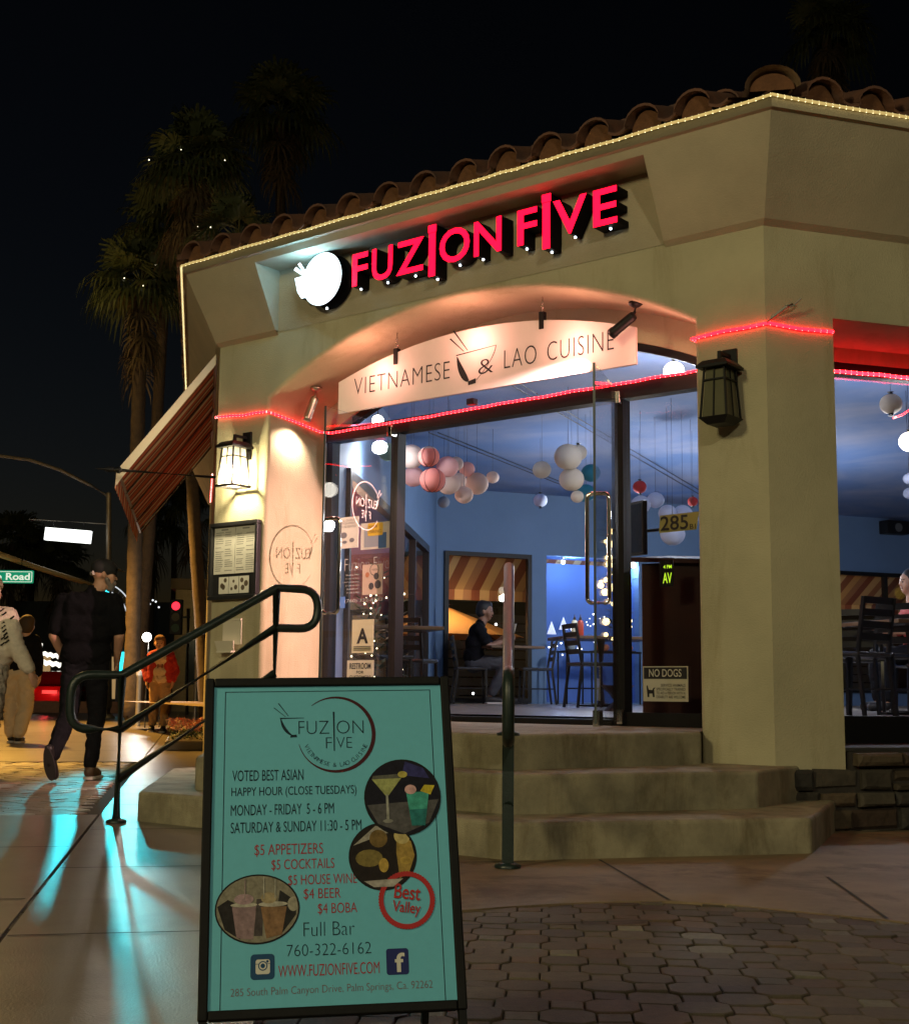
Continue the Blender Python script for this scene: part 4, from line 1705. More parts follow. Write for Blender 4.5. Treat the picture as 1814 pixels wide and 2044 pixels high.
# rear leaf of the A, hinged at the top and splayed back
rb = Ml.inverted().to_3x3() @ (Bv * sin(.30) - Vector((0, 0, cos(.30))))
for x in (-.012, PW + .002):
    m_ = MB()
    p = Vector((x + .005, .022, PH + .01))
    m_.beam(p, p + rb * .83, .014, .02)
    m_.build('rear_leg', FRM, af)
m_ = MB()
p = Vector((0, .03, PH - .02)) + rb * .05
q = p + rb * .60
m_.add([p, p + Vector((PW, 0, 0)), q + Vector((PW, 0, 0)), q], [(0, 1, 2, 3)])
m_.build('rear_panel', FRM, af, recalc=False)
m_ = MB()
m_.box((0, .0, 0), (PW, .012, PH))
po = m_.build('poster_panel', TEAL, af)
Yt = -.0006
LN = [('VOTED BEST ASIAN', .0378, .1759, .4209, .4425, 0), ('HAPPY HOUR (CLOSE TUESDAYS)', .0365, .2795, .3865, .4086, 0), ('MONDAY - FRIDAY  5 - 6 PM', .0359, .2346, .3535, .3745, 0),
      ('SATURDAY & SUNDAY 11:30 - 5 PM', .0363, .2873, .3198, .3405, 0), ('$5 APPETIZERS', .0818, .2122, .2737, .2972, 1), ('$5 COCKTAILS', .1139, .2334, .2459, .2677, 1),
      ('$5 HOUSE WINE', .1456, .2761, .2161, .2377, 1), ('$4 BEER', .1745, .2443, .1898, .2114, 1), ('$4 BOBA', .2008, .275, .1617, .1834, 1), ('Full Bar', .1737, .2693, .124, .1494, 2),
      ('760-322-6162', .1425, .2994, .089, .1102, 2), ('WWW.FUZIONFIVE.COM', .1268, .3138, .0531, .074, 1), ('285 South Palm Canyon Drive, Palm Springs, Ca. 92262', .0406, .4118, .0189, .0366, 3)]
GREYR = mat('poster_grey_red', (.16, .10, .10), .6, spec=.15)
for s, x0, x1, z0, z1, k in LN:
    t_ = MB()
    put_text(t_, s, x0, x1, z0, z1, Yt, {0: 0, 1: 1, 2: 0, 3: 2}[k], {0: 0.0, 1: -.004, 2: -.018, 3: -.012}[k])
    t_.build('poster_lettering', [NAVY, CRIM, GREYR], po, recalc=False)
m_ = MB()
for q in (((.0212, 0), (.0228, .6035)), ((.434, 0), (.4356, .6035)), ((.0212, .602), (.4356, .6035))):
    m_.add([(q[0][0], Yt * .7, q[0][1]), (q[1][0], Yt * .7, q[0][1]), (q[1][0], Yt * .7, q[1][1]), (q[0][0], Yt * .7, q[1][1])], [(0, 1, 2, 3)])
m_.build('poster_border', NAVY, po, recalc=False)
# round logo
m_ = MB()
DRED = mat('logo_dark_red', (.05, .008, .012), .6, spec=.15)
C0 = (.241, .513)
m_.ring(C0, lambda t: .0765 - .0035 * sin(pi * min(1, t * 1.1)) - .001, lambda t: .0765 + .0035 * sin(pi * t), 60, 1, Yt, 2.25 - 2 * pi * .0, 2.25 - 1.63 * pi)
put_text(m_, 'FUZ', .167, .228, .5135, .5405, Yt, 0, -.02)
put_text(m_, 'ON', .243, .297, .5135, .5405, Yt, 0, -.02)
put_text(m_, 'F', .221, .233, .484, .506, Yt, 0, -.02)
put_text(m_, 'VE', .242, .273, .484, .506, Yt, 0, -.02)
m_.add([(.2365, Yt, .478), (.2385, Yt, .478), (.2392, Yt, .559), (.2358, Yt, .559)], [(0, 1, 2, 3)])
Lb = [(.131 + .028 * (1 - cos(pi / 2 * k / 10)), .546 - .036 * sin(pi / 2 * k / 10)) for k in range(11)]
for k in range(10):
    a, b = Lb[k], Lb[k + 1]
    w0, w1 = .006 * sin(pi * k / 10) + .0015, .006 * sin(pi * (k + 1) / 10) + .0015
    m_.add([(a[0], Yt, a[1]), (b[0], Yt, b[1]), (b[0] + w1, Yt, b[1]), (a[0] + w0, Yt, a[1])], [(0, 1, 2, 3)])
m_.add([(.150, Yt, .507), (.164, Yt, .5075), (.163, Yt, .513), (.152, Yt, .512)], [(0, 1, 2, 3)])
m_.add([(.130, Yt, .5455), (.178, Yt, .5465), (.178, Yt, .5475), (.130, Yt, .548)], [(0, 1, 2, 3)])
for (xa, za, xb, zb) in ((.118, .568, .141, .550), (.127, .577, .147, .551)):
    m_.add([(xa - .0012, Yt, za + .001), (xa + .0015, Yt, za + .001), (xb + .0008, Yt, zb), (xb - .0006, Yt, zb)], [(0, 1, 2, 3)])
arcs = 'VIETNAMESE & LAO CUISINE'
for i, ch in enumerate(arcs):
    if ch == ' ':
        continue
    a = radians(203) + radians(134) * i / (len(arcs) - 1)
    me, xa, xb, za, zb = text_mesh(ch, 0, -.012)
    s = .0125
    T = Matrix.Translation((C0[0] + .063 * cos(a), Yt, C0[1] + .063 * sin(a))) @ Matrix.Rotation(-(a + pi / 2), 4, 'Y') @ UP @ Matrix.Diagonal((s, s, s, 1)) @ Matrix.Translation((-(xa + xb) / 2, -.35, 0))
    m_.mesh_from(me, T, 0)
m_.build('poster_logo', [NAVY, DRED], po, recalc=False)


def photo(name, c, rx, ry, bgc, shapes, ymul=1.0, rim=True):
    """a round printed photograph: flat coloured shapes on the poster"""
    m_ = MB()
    ms = [mat(name + '_rim', (.01, .01, .01), .6, spec=.1), mat(name + '_bg', bgc, .6, spec=.1, noise_amt=.5, noise_scale=90)]
    y0 = Yt * 1.5 * ymul
    m_.disc(c, rx + .003, ry + .003, 44, 0, y0)
    m_.disc(c, rx, ry, 44, 1, y0 - .0002)
    for k, (col, pts) in enumerate(shapes):
        ms.append(mat(name + '_tone%d' % k, tuple(min(.8, x * 1.35) for x in col), .6, spec=.1, noise_amt=.55, noise_scale=75))
        out = []
        for x, z in pts:
            d = sqrt(x * x + z * z)
            f = min(1, .985 / d) if d > 0 else 1
            out.append((c[0] + x * f * rx, y0 - .0003 - .00012 * k, c[1] + z * f * ry))
        m_.add(out, [list(range(len(out)))], 2 + k)
    return m_.build(name, ms, po, recalc=False)


def el(cx, cz, rx, rz, n=16):
    return [(cx + rx * cos(2 * pi * k / n), cz + rz * sin(2 * pi * k / n)) for k in range(n)]


photo('food_photo', (.327, .268), .063, .062, (.020, .015, .014), [((.30, .28, .24), [(-.9, .35), (-.2, .95), (.6, .8), (.1, .7)]), ((.14, .09, .03), el(-.12, .55, .28, .28)), ((.17, .13, .04), el(-.42, -.05, .42, .27)),
      ((.42, .28, .06), el(.02, -.28, .15, .22)), ((.30, .20, .05), [(.45, .7), (.9, .45), (.98, 0), (.8, -.5), (.5, -.7), (.42, .1)]), ((.42, .34, .14), el(.62, .62, .26, .26)), ((.33, .31, .28), [(-.6, -.75), (0, -.72), (.6, -.7), (.3, -.95), (-.3, -.95)]),
      ((.40, .27, .06), el(.70, -.15, .18, .12))])
photo('cocktail_photo', (.370, .382), .073, .073, (.012, .012, .022), [((.075, .072, .075), [(-.98, -.2), (.98, -.08), (.7, -.72), (0, -1), (-.7, -.72)]), ((.03, .03, .12), [(.0, .6), (.1, .98), (.6, .8), (.75, .5)]), ((.30, .32, .12), [(-.82, .50), (-.02, .52), (-.38, .05), (-.46, .05)]),
      ((.10, .10, .08), [(-.82, .62), (0, .64), (-.02, .52), (-.82, .50)]), ((.28, .28, .24), [(-.45, .08), (-.39, .08), (-.38, -.60), (-.45, -.60)]), ((.2, .2, .18), el(-.42, -.64, .14, .05)), ((.42, .36, .08), el(.02, .62, .13, .09)),
      ((.05, .30, .24), [(.10, .12), (.72, .14), (.58, -.78), (.22, -.78)]), ((.02, .15, .15), [(.17, -.35), (.64, -.33), (.58, -.78), (.22, -.78)]), ((.50, .30, .30), el(.22, .2, .16, .13)), ((.45, .36, .03), [(.48, .15), (.60, .32), (.88, .30), (.76, .05)])], 1.9)
photo('boba_photo', (.088, .177), .076, .061, (.26, .24, .18), [((.02, .018, .018), [(-.98, .1), (-.72, .3), (-.4, .1), (-.5, -.5), (-.4, -.9), (-.8, -.6)]), ((.02, .02, .02), [(.55, .55), (.95, .2), (.95, -.2), (.6, -.75), (.45, -.3)]), ((.28, .26, .2), el(.88, .12, .14, .22)), ((.22, .15, .16), [(-.62, .08), (-.02, .1), (-.1, -.9), (-.5, -.85)]),
      ((.06, .05, .05), [(-.02, .3), (.15, .3), (.12, -.8), (-.08, -.8)]), ((.20, .115, .06), [(.08, .06), (.72, .05), (.6, -.78), (.22, -.88)]), ((.36, .34, .28), el(-.33, .13, .33, .07)), ((.36, .34, .28), el(.38, .13, .36, .08)), ((.30, .24, .14), el(.28, .32, .2, .17)), ((.32, .22, .24), el(-.33, .3, .24, .16)),
      ((.30, .29, .24), [(.14, .98), (.17, .98), (.17, .3), (.14, .3)]), ((.30, .29, .24), [(.42, .88), (.45, .88), (.45, .3), (.42, .3)]), ((.26, .2, .19), [(-.32, .92), (-.29, .92), (-.3, .3), (-.33, .3)])])
# round red award seal
m_ = MB()
SR = mat('seal_red', (.36, .025, .025), .6, spec=.15)
SC_ = (.370, .184)
m_.ring(SC_, lambda t: .0445, lambda t: .0535 + (.0012 if int(t * 120) % 2 else -.0004), 120, 0, Yt * 3.1)
q = Matrix.Translation((SC_[0], 0, SC_[1])) @ Matrix.Rotation(radians(8), 4, 'Y')
tt = MB()
put_text(tt, 'Best', -.025, .025, .001, .029, Yt * 3.1, 0, .012)
put_text(tt, 'Valley', -.026, .028, -.030, -.003, Yt * 3.1, 0, .010)
m_.v, keep = m_.v, len(m_.v)
m_.add([q @ v for v in tt.v], tt.f, 0)
m_.build('award_seal', SR, po, recalc=False)


def rrect(x0, x1, z0, z1, r, n=5):
    o = []
    for (cx, cz, a) in ((x1 - r, z0 + r, -pi / 2), (x1 - r, z1 - r, 0), (x0 + r, z1 - r, pi / 2), (x0 + r, z0 + r, pi)):
        for k in range(n + 1):
            t = a + pi / 2 * k / n
            o.append((cx + r * cos(t), cz + r * sin(t)))
    return o


def flat(mb, pts, y, m=0):
    mb.add([(x, y, z) for x, z in pts], [list(range(len(pts)))], m)


IB, IW, FB = mat('icon_blue', (.012, .055, .13), .5, spec=.1), mat('icon_white', (.50, .49, .42), .5), mat('icon_navy', (.012, .02, .11), .5, spec=.1)
m_ = MB()
flat(m_, rrect(.076, .120, .0505, .0955, .007), Yt)
flat(m_, rrect(.0855, .1115, .060, .086, .004), Yt * 1.5, 1)
flat(m_, rrect(.0855, .1115, .0775, .0785, .0004), Yt * 2, 0)
m_.disc((.0985, .0745), .0085, .0085, 24, 0, Yt * 2.2)
m_.disc((.0985, .0745), .0066, .0066, 24, 1, Yt * 2.6)
m_.disc((.0985, .0745), .0042, .0042, 24, 0, Yt * 3)
m_.disc((.1070, .0822), .0024, .0024, 12, 0, Yt * 2.2)
m_.build('camera_icon', [IB, IW], po, recalc=False)
m_ = MB()
flat(m_, rrect(.327, .369, .049, .096, .005), Yt)
put_text(m_, 'f', .343, .3615, .0535, .088, Yt * 1.5, 1, .022)
m_.build('letter_icon', [FB, IW], po, recalc=False)

# ------------------------------------------------------------------ papers on the glass of the left sidelight
PV = V - .012


def glass_sheet(name, label, cat, u0, u1_, z0, z1, m, group=None):
    t = fthing(name, label, cat, (u0 + u1_) / 2, PV, z0, group)
    w, h = (u1_ - u0), z1 - z0
    m_ = MB()
    m_.box((-w / 2, -.002, 0), (w / 2, .002, h))
    o = m_.build('sheet', m, t)
    return t, o, w, h


def side(px, py):
    """facade coordinates of a picture point on the sidelight"""
    r = at(px, py, 10.0) - Vector((0, 0, .7152))
    o = M_Fi @ Vector((0, 0, .7152))
    d = M_Fi.to_3x3() @ r
    k = (PV - o.y) / d.y
    p = o + d * k
    return p.x, p.z


def sh(px0, py0, px1, py1):
    a, b = side(px0, py1), side(px1, py0)
    return a[0], b[0], a[1], b[1]


u0, ub, z0, z1 = sh(674, 1030, 716, 1096)
t, o, w, h = glass_sheet('poster', 'white cartoon notice, upper left on the glass sidelight', 'poster', u0, ub, z0, z1, PAPER, 'papers on the sidelight')
m_ = MB()
put_text(m_, 'ALL GUESTS', -w * .4, w * .4, h * .86, h * .93, -.0035)
put_text(m_, 'REQUIRED', -w * .36, w * .36, h * .76, h * .83, -.0035)
put_text(m_, 'TO BE SEATED', -w * .4, w * .4, h * .66, h * .73, -.0035)
m_.disc((-w * .2, h * .42), w * .16, h * .1, 16, 0, -.0035)
m_.disc((w * .2, h * .25), w * .12, h * .07, 16, 0, -.0035)
m_.disc((-w * .15, h * .2), w * .12, h * .05, 16, 0, -.0035)
m_.build('print', mat('print_grey', (.16, .16, .18), .7), o, recalc=False)
u0, ub, z0, z1 = sh(720, 1040, 778, 1098)
t, o, w, h = glass_sheet('poster', 'blue and white notice with a yellow box, upper right on the sidelight', 'poster', u0, ub, z0, z1, PAPER, 'papers on the sidelight')
m_ = MB()
flat(m_, [(-w * .38, h * .08), (w * .12, h * .08), (w * .12, h * .8), (-w * .38, h * .8)], -.003, 0)
flat(m_, [(w * .12, h * .02), (w * .4, h * .02), (w * .4, h * .6), (w * .12, h * .6)], -.003, 1)
m_.build('print', [mat('notice_grey', (.30, .34, .40), .6), mat('notice_blue', (.03, .12, .32), .6)], o, recalc=False)
m_ = MB()
flat(m_, rrect(-w * .25, w * .28, h * .5, h * .98, .012), -.0042)
m_.build('print_box', mat('notice_yellow', (.75, .52, .04), .6), o, recalc=False)
m_ = MB()
put_text(m_, 'NOW', -w * .2, w * .1, h * .78, h * .9, -.0052)
put_text(m_, 'HIRING', -w * .2, w * .22, h * .60, h * .72, -.0052)
m_.build('print', mat('notice_ink', (.25, .13, .03), .6), o, recalc=False)
u0, ub, z0, z1 = sh(723, 1125, 764, 1188)
t, o, w, h = glass_sheet('poster', 'pink paper with a ring logo and three photos in the middle of the sidelight', 'poster', u0, ub, z0, z1, mat('pink_paper', (.66, .50, .40), .7, noise_amt=.08), 'papers on the sidelight')
m_ = MB()
m_.ring((w * .1, h * .82), w * .2, w * .225, 26, 0, -.003)
put_text(m_, 'FUZION', -w * .02, w * .26, h * .79, h * .85, -.003)
for (x, z, r) in ((.2, .6, .13), (.28, .33, .16), (-.05, .28, .13)):
    m_.disc((w * x, h * z), w * r, w * r, 18, 0, -.003)
m_.disc((-w * .25, h * .66), w * .1, w * .1, 14, 1, -.003)
m_.build('print', [mat('print_dark', (.07, .065, .07), .6), mat('print_orange', (.5, .2, .1), .6)], o, recalc=False)
u0, ub, z0, z1 = sh(702, 1236, 746, 1304)
t, o, w, h = glass_sheet('grade_card', 'cream inspection card with a large black letter A on the sidelight', 'card', u0, ub, z0, z1, mat('cream_card', (.62, .60, .40), .6), 'papers on the sidelight')
m_ = MB()
put_text(m_, 'A', -w * .27, w * .27, h * .28, h * .74, -.003, 0, .035)
for k in range(3):
    m_.box((-w * .4, -.0035, h * (.08 + .05 * k)), (w * .4, -.0028, h * (.10 + .05 * k)))
m_.build('print', INK, o, recalc=False)
u0, ub, z0, z1 = sh(692, 1318, 746, 1385)
t, o, w, h = glass_sheet('restroom_sign', 'cream restroom for customers sign, lowest on the sidelight', 'sign', u0, ub, z0, z1, mat('cream_sign', (.58, .57, .44), .6), 'papers on the sidelight')
m_ = MB()
put_text(m_, 'RESTROOM', -w * .4, w * .4, h * .74, h * .92, -.003, 0, .02)
put_text(m_, 'FOR', -w * .14, w * .14, h * .60, h * .69, -.003, 0, .02)
put_text(m_, 'CUSTOMERS', -w * .4, w * .4, h * .44, h * .55, -.003, 0, .015)
put_text(m_, 'ONLY', -w * .18, w * .18, h * .28, h * .39, -.003, 0, .015)
m_.build('print', INK, o, recalc=False)
# white vinyl lettering on the glass
vt = fthing('window_lettering', 'white script name, opening hours and phone number stuck on the sidelight glass', 'lettering', .93, PV, 1.30)
VIN = mat('white_vinyl', (.75, .74, .70), .5)
m_ = MB()


def vl(s, px0, py0, px1, py1, off=0.0):
    a, b, c, d = sh(px0, py0, px1, py1)
    q_ = MB()
    put_text(q_, s, a - .93, b - .93, c - 1.30, d - 1.30, -.001, 0, off)
    q_.build('lettering', VIN, vt, recalc=False)


vl('Fuzion Five', 688, 1110, 776, 1140, -.03)
vl('(760) 322-6162', 688, 1193, 764, 1205, -.01)
vl('TUES-FRI', 690, 1146, 716, 1150)
vl('11:30-9 PM', 690, 1153, 716, 1157)
vl('SATURDAY', 684, 1160, 717, 1164)
vl('11:30-9 PM', 690, 1167, 716, 1171)
vl('SUNDAY', 692, 1174, 715, 1178)
vl('11:30-8 PM', 692, 1181, 716, 1185)
# blue sticker by the handle
t = fthing('sticker', 'small plain blue sticker on the glass beside the left door handle', 'sticker', *(lambda q: (q[0], PV, q[1]))(side(682, 1214)))
m_ = MB()
m_.box((-.03, -.002, 0), (.03, .002, .085))
m_.build('sheet', mat('sticker_blue', (.10, .25, .70), .5, emit=None), t)


# service animal notice on the right pane
def fpl(px, py, v):
    r = at(px, py, 10.0) - Vector((0, 0, .7152))
    o = M_Fi @ Vector((0, 0, .7152))
    d = M_Fi.to_3x3() @ r
    p = o + d * ((v - o.y) / d.y)
    return p.x, p.z


a, b = fpl(1284, 1400, PV), fpl(1373, 1330, PV)
t, o, w, h = glass_sheet('dog_notice', 'black and cream no dogs notice with a dog drawing on the right pane', 'sign', a[0], b[0], a[1], b[1], mat('cream_sign', (.58, .57, .44), .6))
m_ = MB()
flat(m_, [(-w * .48, h * .64), (w * .48, h * .64), (w * .48, h * .97), (-w * .48, h * .97)], -.003, 0)
put_text(m_, 'NO DOGS', -w * .36, w * .36, h * .70, h * .92, -.0042, 1, .01)
put_text(m_, 'SERVICE ANIMALS', -w * .1, w * .44, h * .42, h * .50, -.003, 0, .01)
put_text(m_, 'SPECIFICALLY TRAINED', -w * .2, w * .44, h * .31, h * .39, -.003, 0, .01)
put_text(m_, 'TO AID A PERSON WITH A', -w * .2, w * .44, h * .20, h * .28, -.003, 0, .01)
put_text(m_, 'DISABILITY ARE WELCOME', -w * .2, w * .44, h * .09, h * .17, -.003, 0, .01)
dog = [(-.40, .12), (-.36, .12), (-.36, .22), (-.29, .22), (-.28, .12), (-.24, .12), (-.25, .34), (-.22, .40), (-.27, .38), (-.29, .32), (-.37, .33), (-.40, .46), (-.42, .44)]
flat(m_, [(x * w, z * h) for x, z in dog], -.003, 0)
m_.build('print', [INK, mat('notice_white', (.6, .6, .5), .6)], o, recalc=False)
# ------------------------------------------------------------------ paper lanterns under the dining room ceiling
def paper(name, c, c2=None, tr=.35):
    m = mat(name, c, .85, noise_amt=.10, noise_scale=5)
    n, l = m.node_tree.nodes, m.node_tree.links
    td = n.new('ShaderNodeBsdfTranslucent')
    td.inputs[0].default_value = (*c, 1)
    mx = n.new('ShaderNodeMixShader')
    mx.inputs[0].default_value = tr
    l.new(n['Principled BSDF'].outputs[0], mx.inputs[1])
    l.new(td.outputs[0], mx.inputs[2])
    l.new(mx.outputs[0], n['Material Output'].inputs[0])
    return m


PAP = {'white': paper('white_paper', (.72, .66, .58)), 'cream': paper('cream_paper', (.78, .62, .54)), 'pink': paper('pink_lantern_paper', (.80, .46, .44)), 'rose': paper('rose_paper', (.76, .27, .22)), 'red': paper('red_paper', (.45, .05, .05)),
       'teal': paper('teal_paper', (.03, .22, .33)), 'green': paper('pale_green_paper', (.45, .60, .48)), 'grey': paper('grey_paper', (.25, .28, .34)), 'blue': paper('pale_blue_paper', (.48, .54, .72))}
WIRE = mat('thin_wire', (.03, .03, .03), .5)
LAN = [(-.56, 11.0, 2.70, .081, 'green', 'pale green paper lantern behind the left door post', 0), (-.40, 12.0, 2.84, .118, 'cream', 'cream paper lantern at the left end of the pink cluster', 0),
       (-.23, 11.6, 2.77, .095, 'rose', 'red paper lantern with a white top and wire ribs, topmost in the pink cluster', 1), (-.39, 12.4, 2.72, .102, 'pink', 'pink paper lantern low at the left end of the cluster', 0),
       (-.20, 11.9, 2.61, .117, 'rose', 'big rose paper lantern with dark ribs low in the pink cluster', 1), (-.07, 12.3, 2.80, .105, 'pink', 'pink paper lantern beside the red one at the top of the cluster', 0),
       (.01, 13.0, 2.95, .075, 'cream', 'small cream paper lantern behind the top pink one', 0), (-.06, 12.6, 2.69, .114, 'cream', 'big cream paper lantern in the middle of the pink cluster', 0),
       (.12, 13.2, 2.93, .080, 'pink', 'small dusty pink paper lantern high at the right of the cluster', 0), (.03, 13.0, 2.78, .085, 'cream', 'cream paper lantern half hidden in the pink cluster', 0),
       (.09, 12.8, 2.61, .090, 'cream', 'lowest cream paper lantern under the pink cluster', 0), (.22, 13.3, 2.80, .120, 'cream', 'largest cream paper lantern at the right of the pink cluster', 0),
       (.40, 14.0, 2.98, .069, 'cream', 'small cream paper lantern at the far right tip of the pink cluster', 0), (-.12, 14.5, 2.78, .067, 'grey', 'dim grey paper lantern hanging alone below the pink cluster', 0),
       (.83, 12.6, 2.83, .089, 'white', 'white paper lantern hanging alone left of the white cluster', 0), (1.03, 12.0, 2.85, .128, 'white', 'largest white paper lantern at the top of the white cluster', 0),
       (1.18, 12.6, 3.00, .083, 'white', 'white paper lantern half behind the largest white one', 2), (1.07, 12.1, 2.66, .115, 'white', 'white paper lantern directly under the largest white one', 0),
       (1.34, 13.0, 2.87, .094, 'teal', 'teal paper lantern behind the glass door edge, upper of two', 0), (1.31, 13.2, 2.70, .095, 'teal', 'teal paper lantern behind the glass door edge, lower of two', 0),
       (1.14, 12.3, 2.53, .061, 'white', 'small white paper lantern, lowest in the white cluster', 0), (.94, 14.5, 2.81, .078, 'blue', 'small grey blue lantern with black caps hanging alone', 2),
       (1.67, 13.5, 2.70, .111, 'teal', 'large dim teal paper lantern behind the dark mullion', 0), (1.96, 14.0, 2.89, .073, 'red', 'small red lantern with black caps seen through the right pane', 2),
       (1.83, 13.0, 2.56, .096, 'blue', 'pinkish white paper lantern left of the house number', 0), (2.02, 13.3, 2.65, .087, 'blue', 'white paper lantern just above the house number', 0),
       (2.06, 12.8, 2.45, .088, 'blue', 'white paper lantern just below the house number', 0), (2.24, 13.0, 2.47, .096, 'blue', 'white paper lantern right of the house number', 0),
       (2.04, 12.4, 2.20, .116, 'blue', 'largest and lowest white paper lantern seen through the right pane', 0), (2.40, 13.4, 2.48, .066, 'blue', 'small white paper lantern beside the pillar in the right pane', 0),
       (2.52, 14.0, 2.74, .055, 'red', 'dark red lantern half hidden by the pillar in the right pane', 2), (3.49, 10.5, 3.04, .088, 'white', 'cream lantern with dark end caps in the right window', 2),
       (4.13, 12.0, 2.68, .055, 'blue', 'small white lantern at the right edge of the window, upper of two', 0), (4.30, 12.5, 2.62, .057, 'blue', 'small white lantern at the right edge of the window, lower of two', 0)]
for x, y, z, r, c, lab, kind in LAN:
    m_ = MB()
    prof_ = []
    for k in range(33):
        t = pi * (.06 + .88 * k / 32)
        rb_ = r * (1 + (.012 if k % 2 else -.012))
        prof_.append((rb_ * sin(t), -r * .93 * cos(t)))
    m_.lathe(prof_, (0, 0, 0), (0, 0, 1), 22)
    o = m_.build('paper_lantern', PAP[c])
    o.location = (x, y, z)
    tag(o, lab, 'paper lantern', 'paper lanterns under the dining room ceiling')
    w = MB()
    w.tube([(0, 0, r * .9), (0, 0, CZ - z)], .0022, 5)
    w.build('wire', WIRE, o)
    if kind == 1:
        w = MB()
        for k in range(5):
            a = 2 * pi * k / 5 + .3
            w.tube([(1.03 * r * sin(t) * cos(a), 1.03 * r * sin(t) * sin(a), -.96 * r * cos(t)) for t in [pi * j / 12 for j in range(13)]], .0028, 4)
        w.build('rib', mat('dark_red_rib', (.10, .012, .01), .6), o)
        if z > 2.7:
            w = MB()
            w.lathe([(1.035 * r * sin(pi * t), -.965 * r * cos(pi * t)) for t in (.74, .8, .86, .92, .97, 1)], (0, 0, 0), (0, 0, 1), 22)
            w.build('white_cap', PAP['white'], o)
    if kind == 2:
        w = MB()
        for s in (-1, 1):
            w.cyl((0, 0, s * r * .86), (0, 0, s * r * 1.12), r * .32, r * .32, 14)
        w.build('end_cap', BLACK, o)

GLB = mat('lit_globe', (1, 1, 1), emit=(1, .93, .80), estr=9)
for x, y, z, r, lab, pw in ((1.77, 10.6, 3.315, .085, 'bright globe lamp under the ceiling right of the hanging board', 45), (-.68, 11.5, 3.07, .052, 'bright small globe lamp below the left end of the hanging board', 30), (3.80, 11.0, 2.83, .086, 'bright globe lamp at the edge of the right window', 70)):
    m_ = MB()
    m_.ball((0, 0, 0), r, 20, 14, 0, (1, 1, .94))
    o = m_.build('globe_lamp', GLB)
    o.location = (x, y, z)
    tag(o, lab, 'globe lamp', 'lit globe lamps in the dining room')
    w = MB()
    w.tube([(0, 0, r * .9), (0, 0, CZ - z)], .004, 6)
    w.cyl((0, 0, r * .9), (0, 0, r * 1.2), r * .3, r * .25, 12)
    w.build('stem', BLACK, o)
    lamp('globe_light', 'POINT', (x, y, z - r - .30), pw, (.92, .94, 1.0), .06)
for px, py, Y, r, lab, pw in ((1232, 1035, 14.5, .05, 'small added globe lamp hidden behind the dark mullion', 90), (1545, 1090, 15.5, .07, 'added globe lamp hidden behind the right pillar', 170)):
    p = at(px, py, Y)  # unseen globes, added to brighten the back of the room
    m_ = MB()
    m_.ball((0, 0, 0), r, 16, 10)
    o = m_.build('globe_lamp', GLB)
    o.location = p
    tag(o, lab, 'globe lamp', 'lit globe lamps in the dining room')
    w = MB()
    w.tube([(0, 0, r), (0, 0, CZ - p.z)], .003, 5)
    w.build('stem', BLACK, o)
    lamp('globe_light', 'POINT', p - Vector((0, 0, r + .06)), pw, (.90, .94, 1.0), .06)
# cables across the ceiling
cb = thing('cable_lighting', 'two pairs of thin dark cables running across the blue ceiling', 'cable lighting', (0, 0, 0))
for (a, b) in (((-.284, 14.077), (1.75, 19.1)), ((.30, 11.35), (3.95, 20.4))):
    for o_ in (0, .10):
        m_ = MB()
        m_.tube([(a[0] + o_, a[1], 3.47), (b[0] + o_, b[1] - .8, 3.47)], .006, 6)
        m_.build('cable', WIRE, cb)

# ------------------------------------------------------------------ dining furniture
WOOD = mat('dark_wood', (.045, .022, .014), .35, noise_amt=.4, noise_scale=6)
TOPM = mat('table_top', (.16, .10, .06), .25, noise_amt=.4, noise_scale=5)
CMET = mat('chair_metal', (.02, .02, .022), .3, .6)
SEAT = mat('vinyl_seat', (.025, .024, .026), .25)


def make_chair(label, loc, rz, sc=1.0):
    """metal ladder back dining chair, facing +x"""
    t = thing('dining_chair', label, 'chair', loc, rz, 'ladder back dining chairs')
    m_ = MB()
    m_.bbox((-.20, -.20, .435), (.21, .20, .475), .014)
    m_.build('seat', SEAT, t)
    for sx, sy in ((1, -1), (1, 1), (-1, -1), (-1, 1)):
        m_ = MB()
        if sx > 0:
            m_.beam((.185, sy * .18, .435), (.20, sy * .19, 0), .026, .026)
        else:
            m_.beam((-.18, sy * .18, .45), (-.235, sy * .19, 0), .026, .026)
        m_.build('leg', CMET, t)
    for sy in (-1, 1):
        m_ = MB()
        m_.beam((-.18, sy * .18, .45), (-.25, sy * .18, .88), .026, .026)
        m_.build('back_post', CMET, t)
    for k in range(4):
        m_ = MB()
        z = .56 + k * .09
        x = -.18 - .07 * (z - .45) / .43
        m_.box((x - .008, -.168, z), (x + .008, .168, z + .052))
        m_.build('back_slat', CMET, t)
    m_ = MB()
    for sy in (-1, 1):
        m_.beam((.19, sy * .185, .2), (-.21, sy * .185, .2), .016, .016)
    m_.build('stretcher', CMET, t)
    return t


def make_table(label, loc, rz, w=.7, d=.7, h=.75):
    t = thing('dining_table', label, 'table', loc, rz, 'pedestal dining tables')
    m_ = MB()
    m_.bbox((-w / 2, -d / 2, h - .035), (w / 2, d / 2, h), .006)
    m_.build('table_top', TOPM, t)
    m_ = MB()
    m_.cyl((0, 0, .02), (0, 0, h - .036), .045, .045, 14)
    m_.build('pedestal', CMET, t)
    m_ = MB()
    m_.box((-.28, -.035, .0), (.28, .035, .022))
    m_.box((-.035, -.28, .022), (.035, .28, .034))
    m_.build('base', CMET, t)
    return t


def fl(px, Y):
    p = at(px, 1395, Y)
    return (p.x, p.y, FZ + .002)


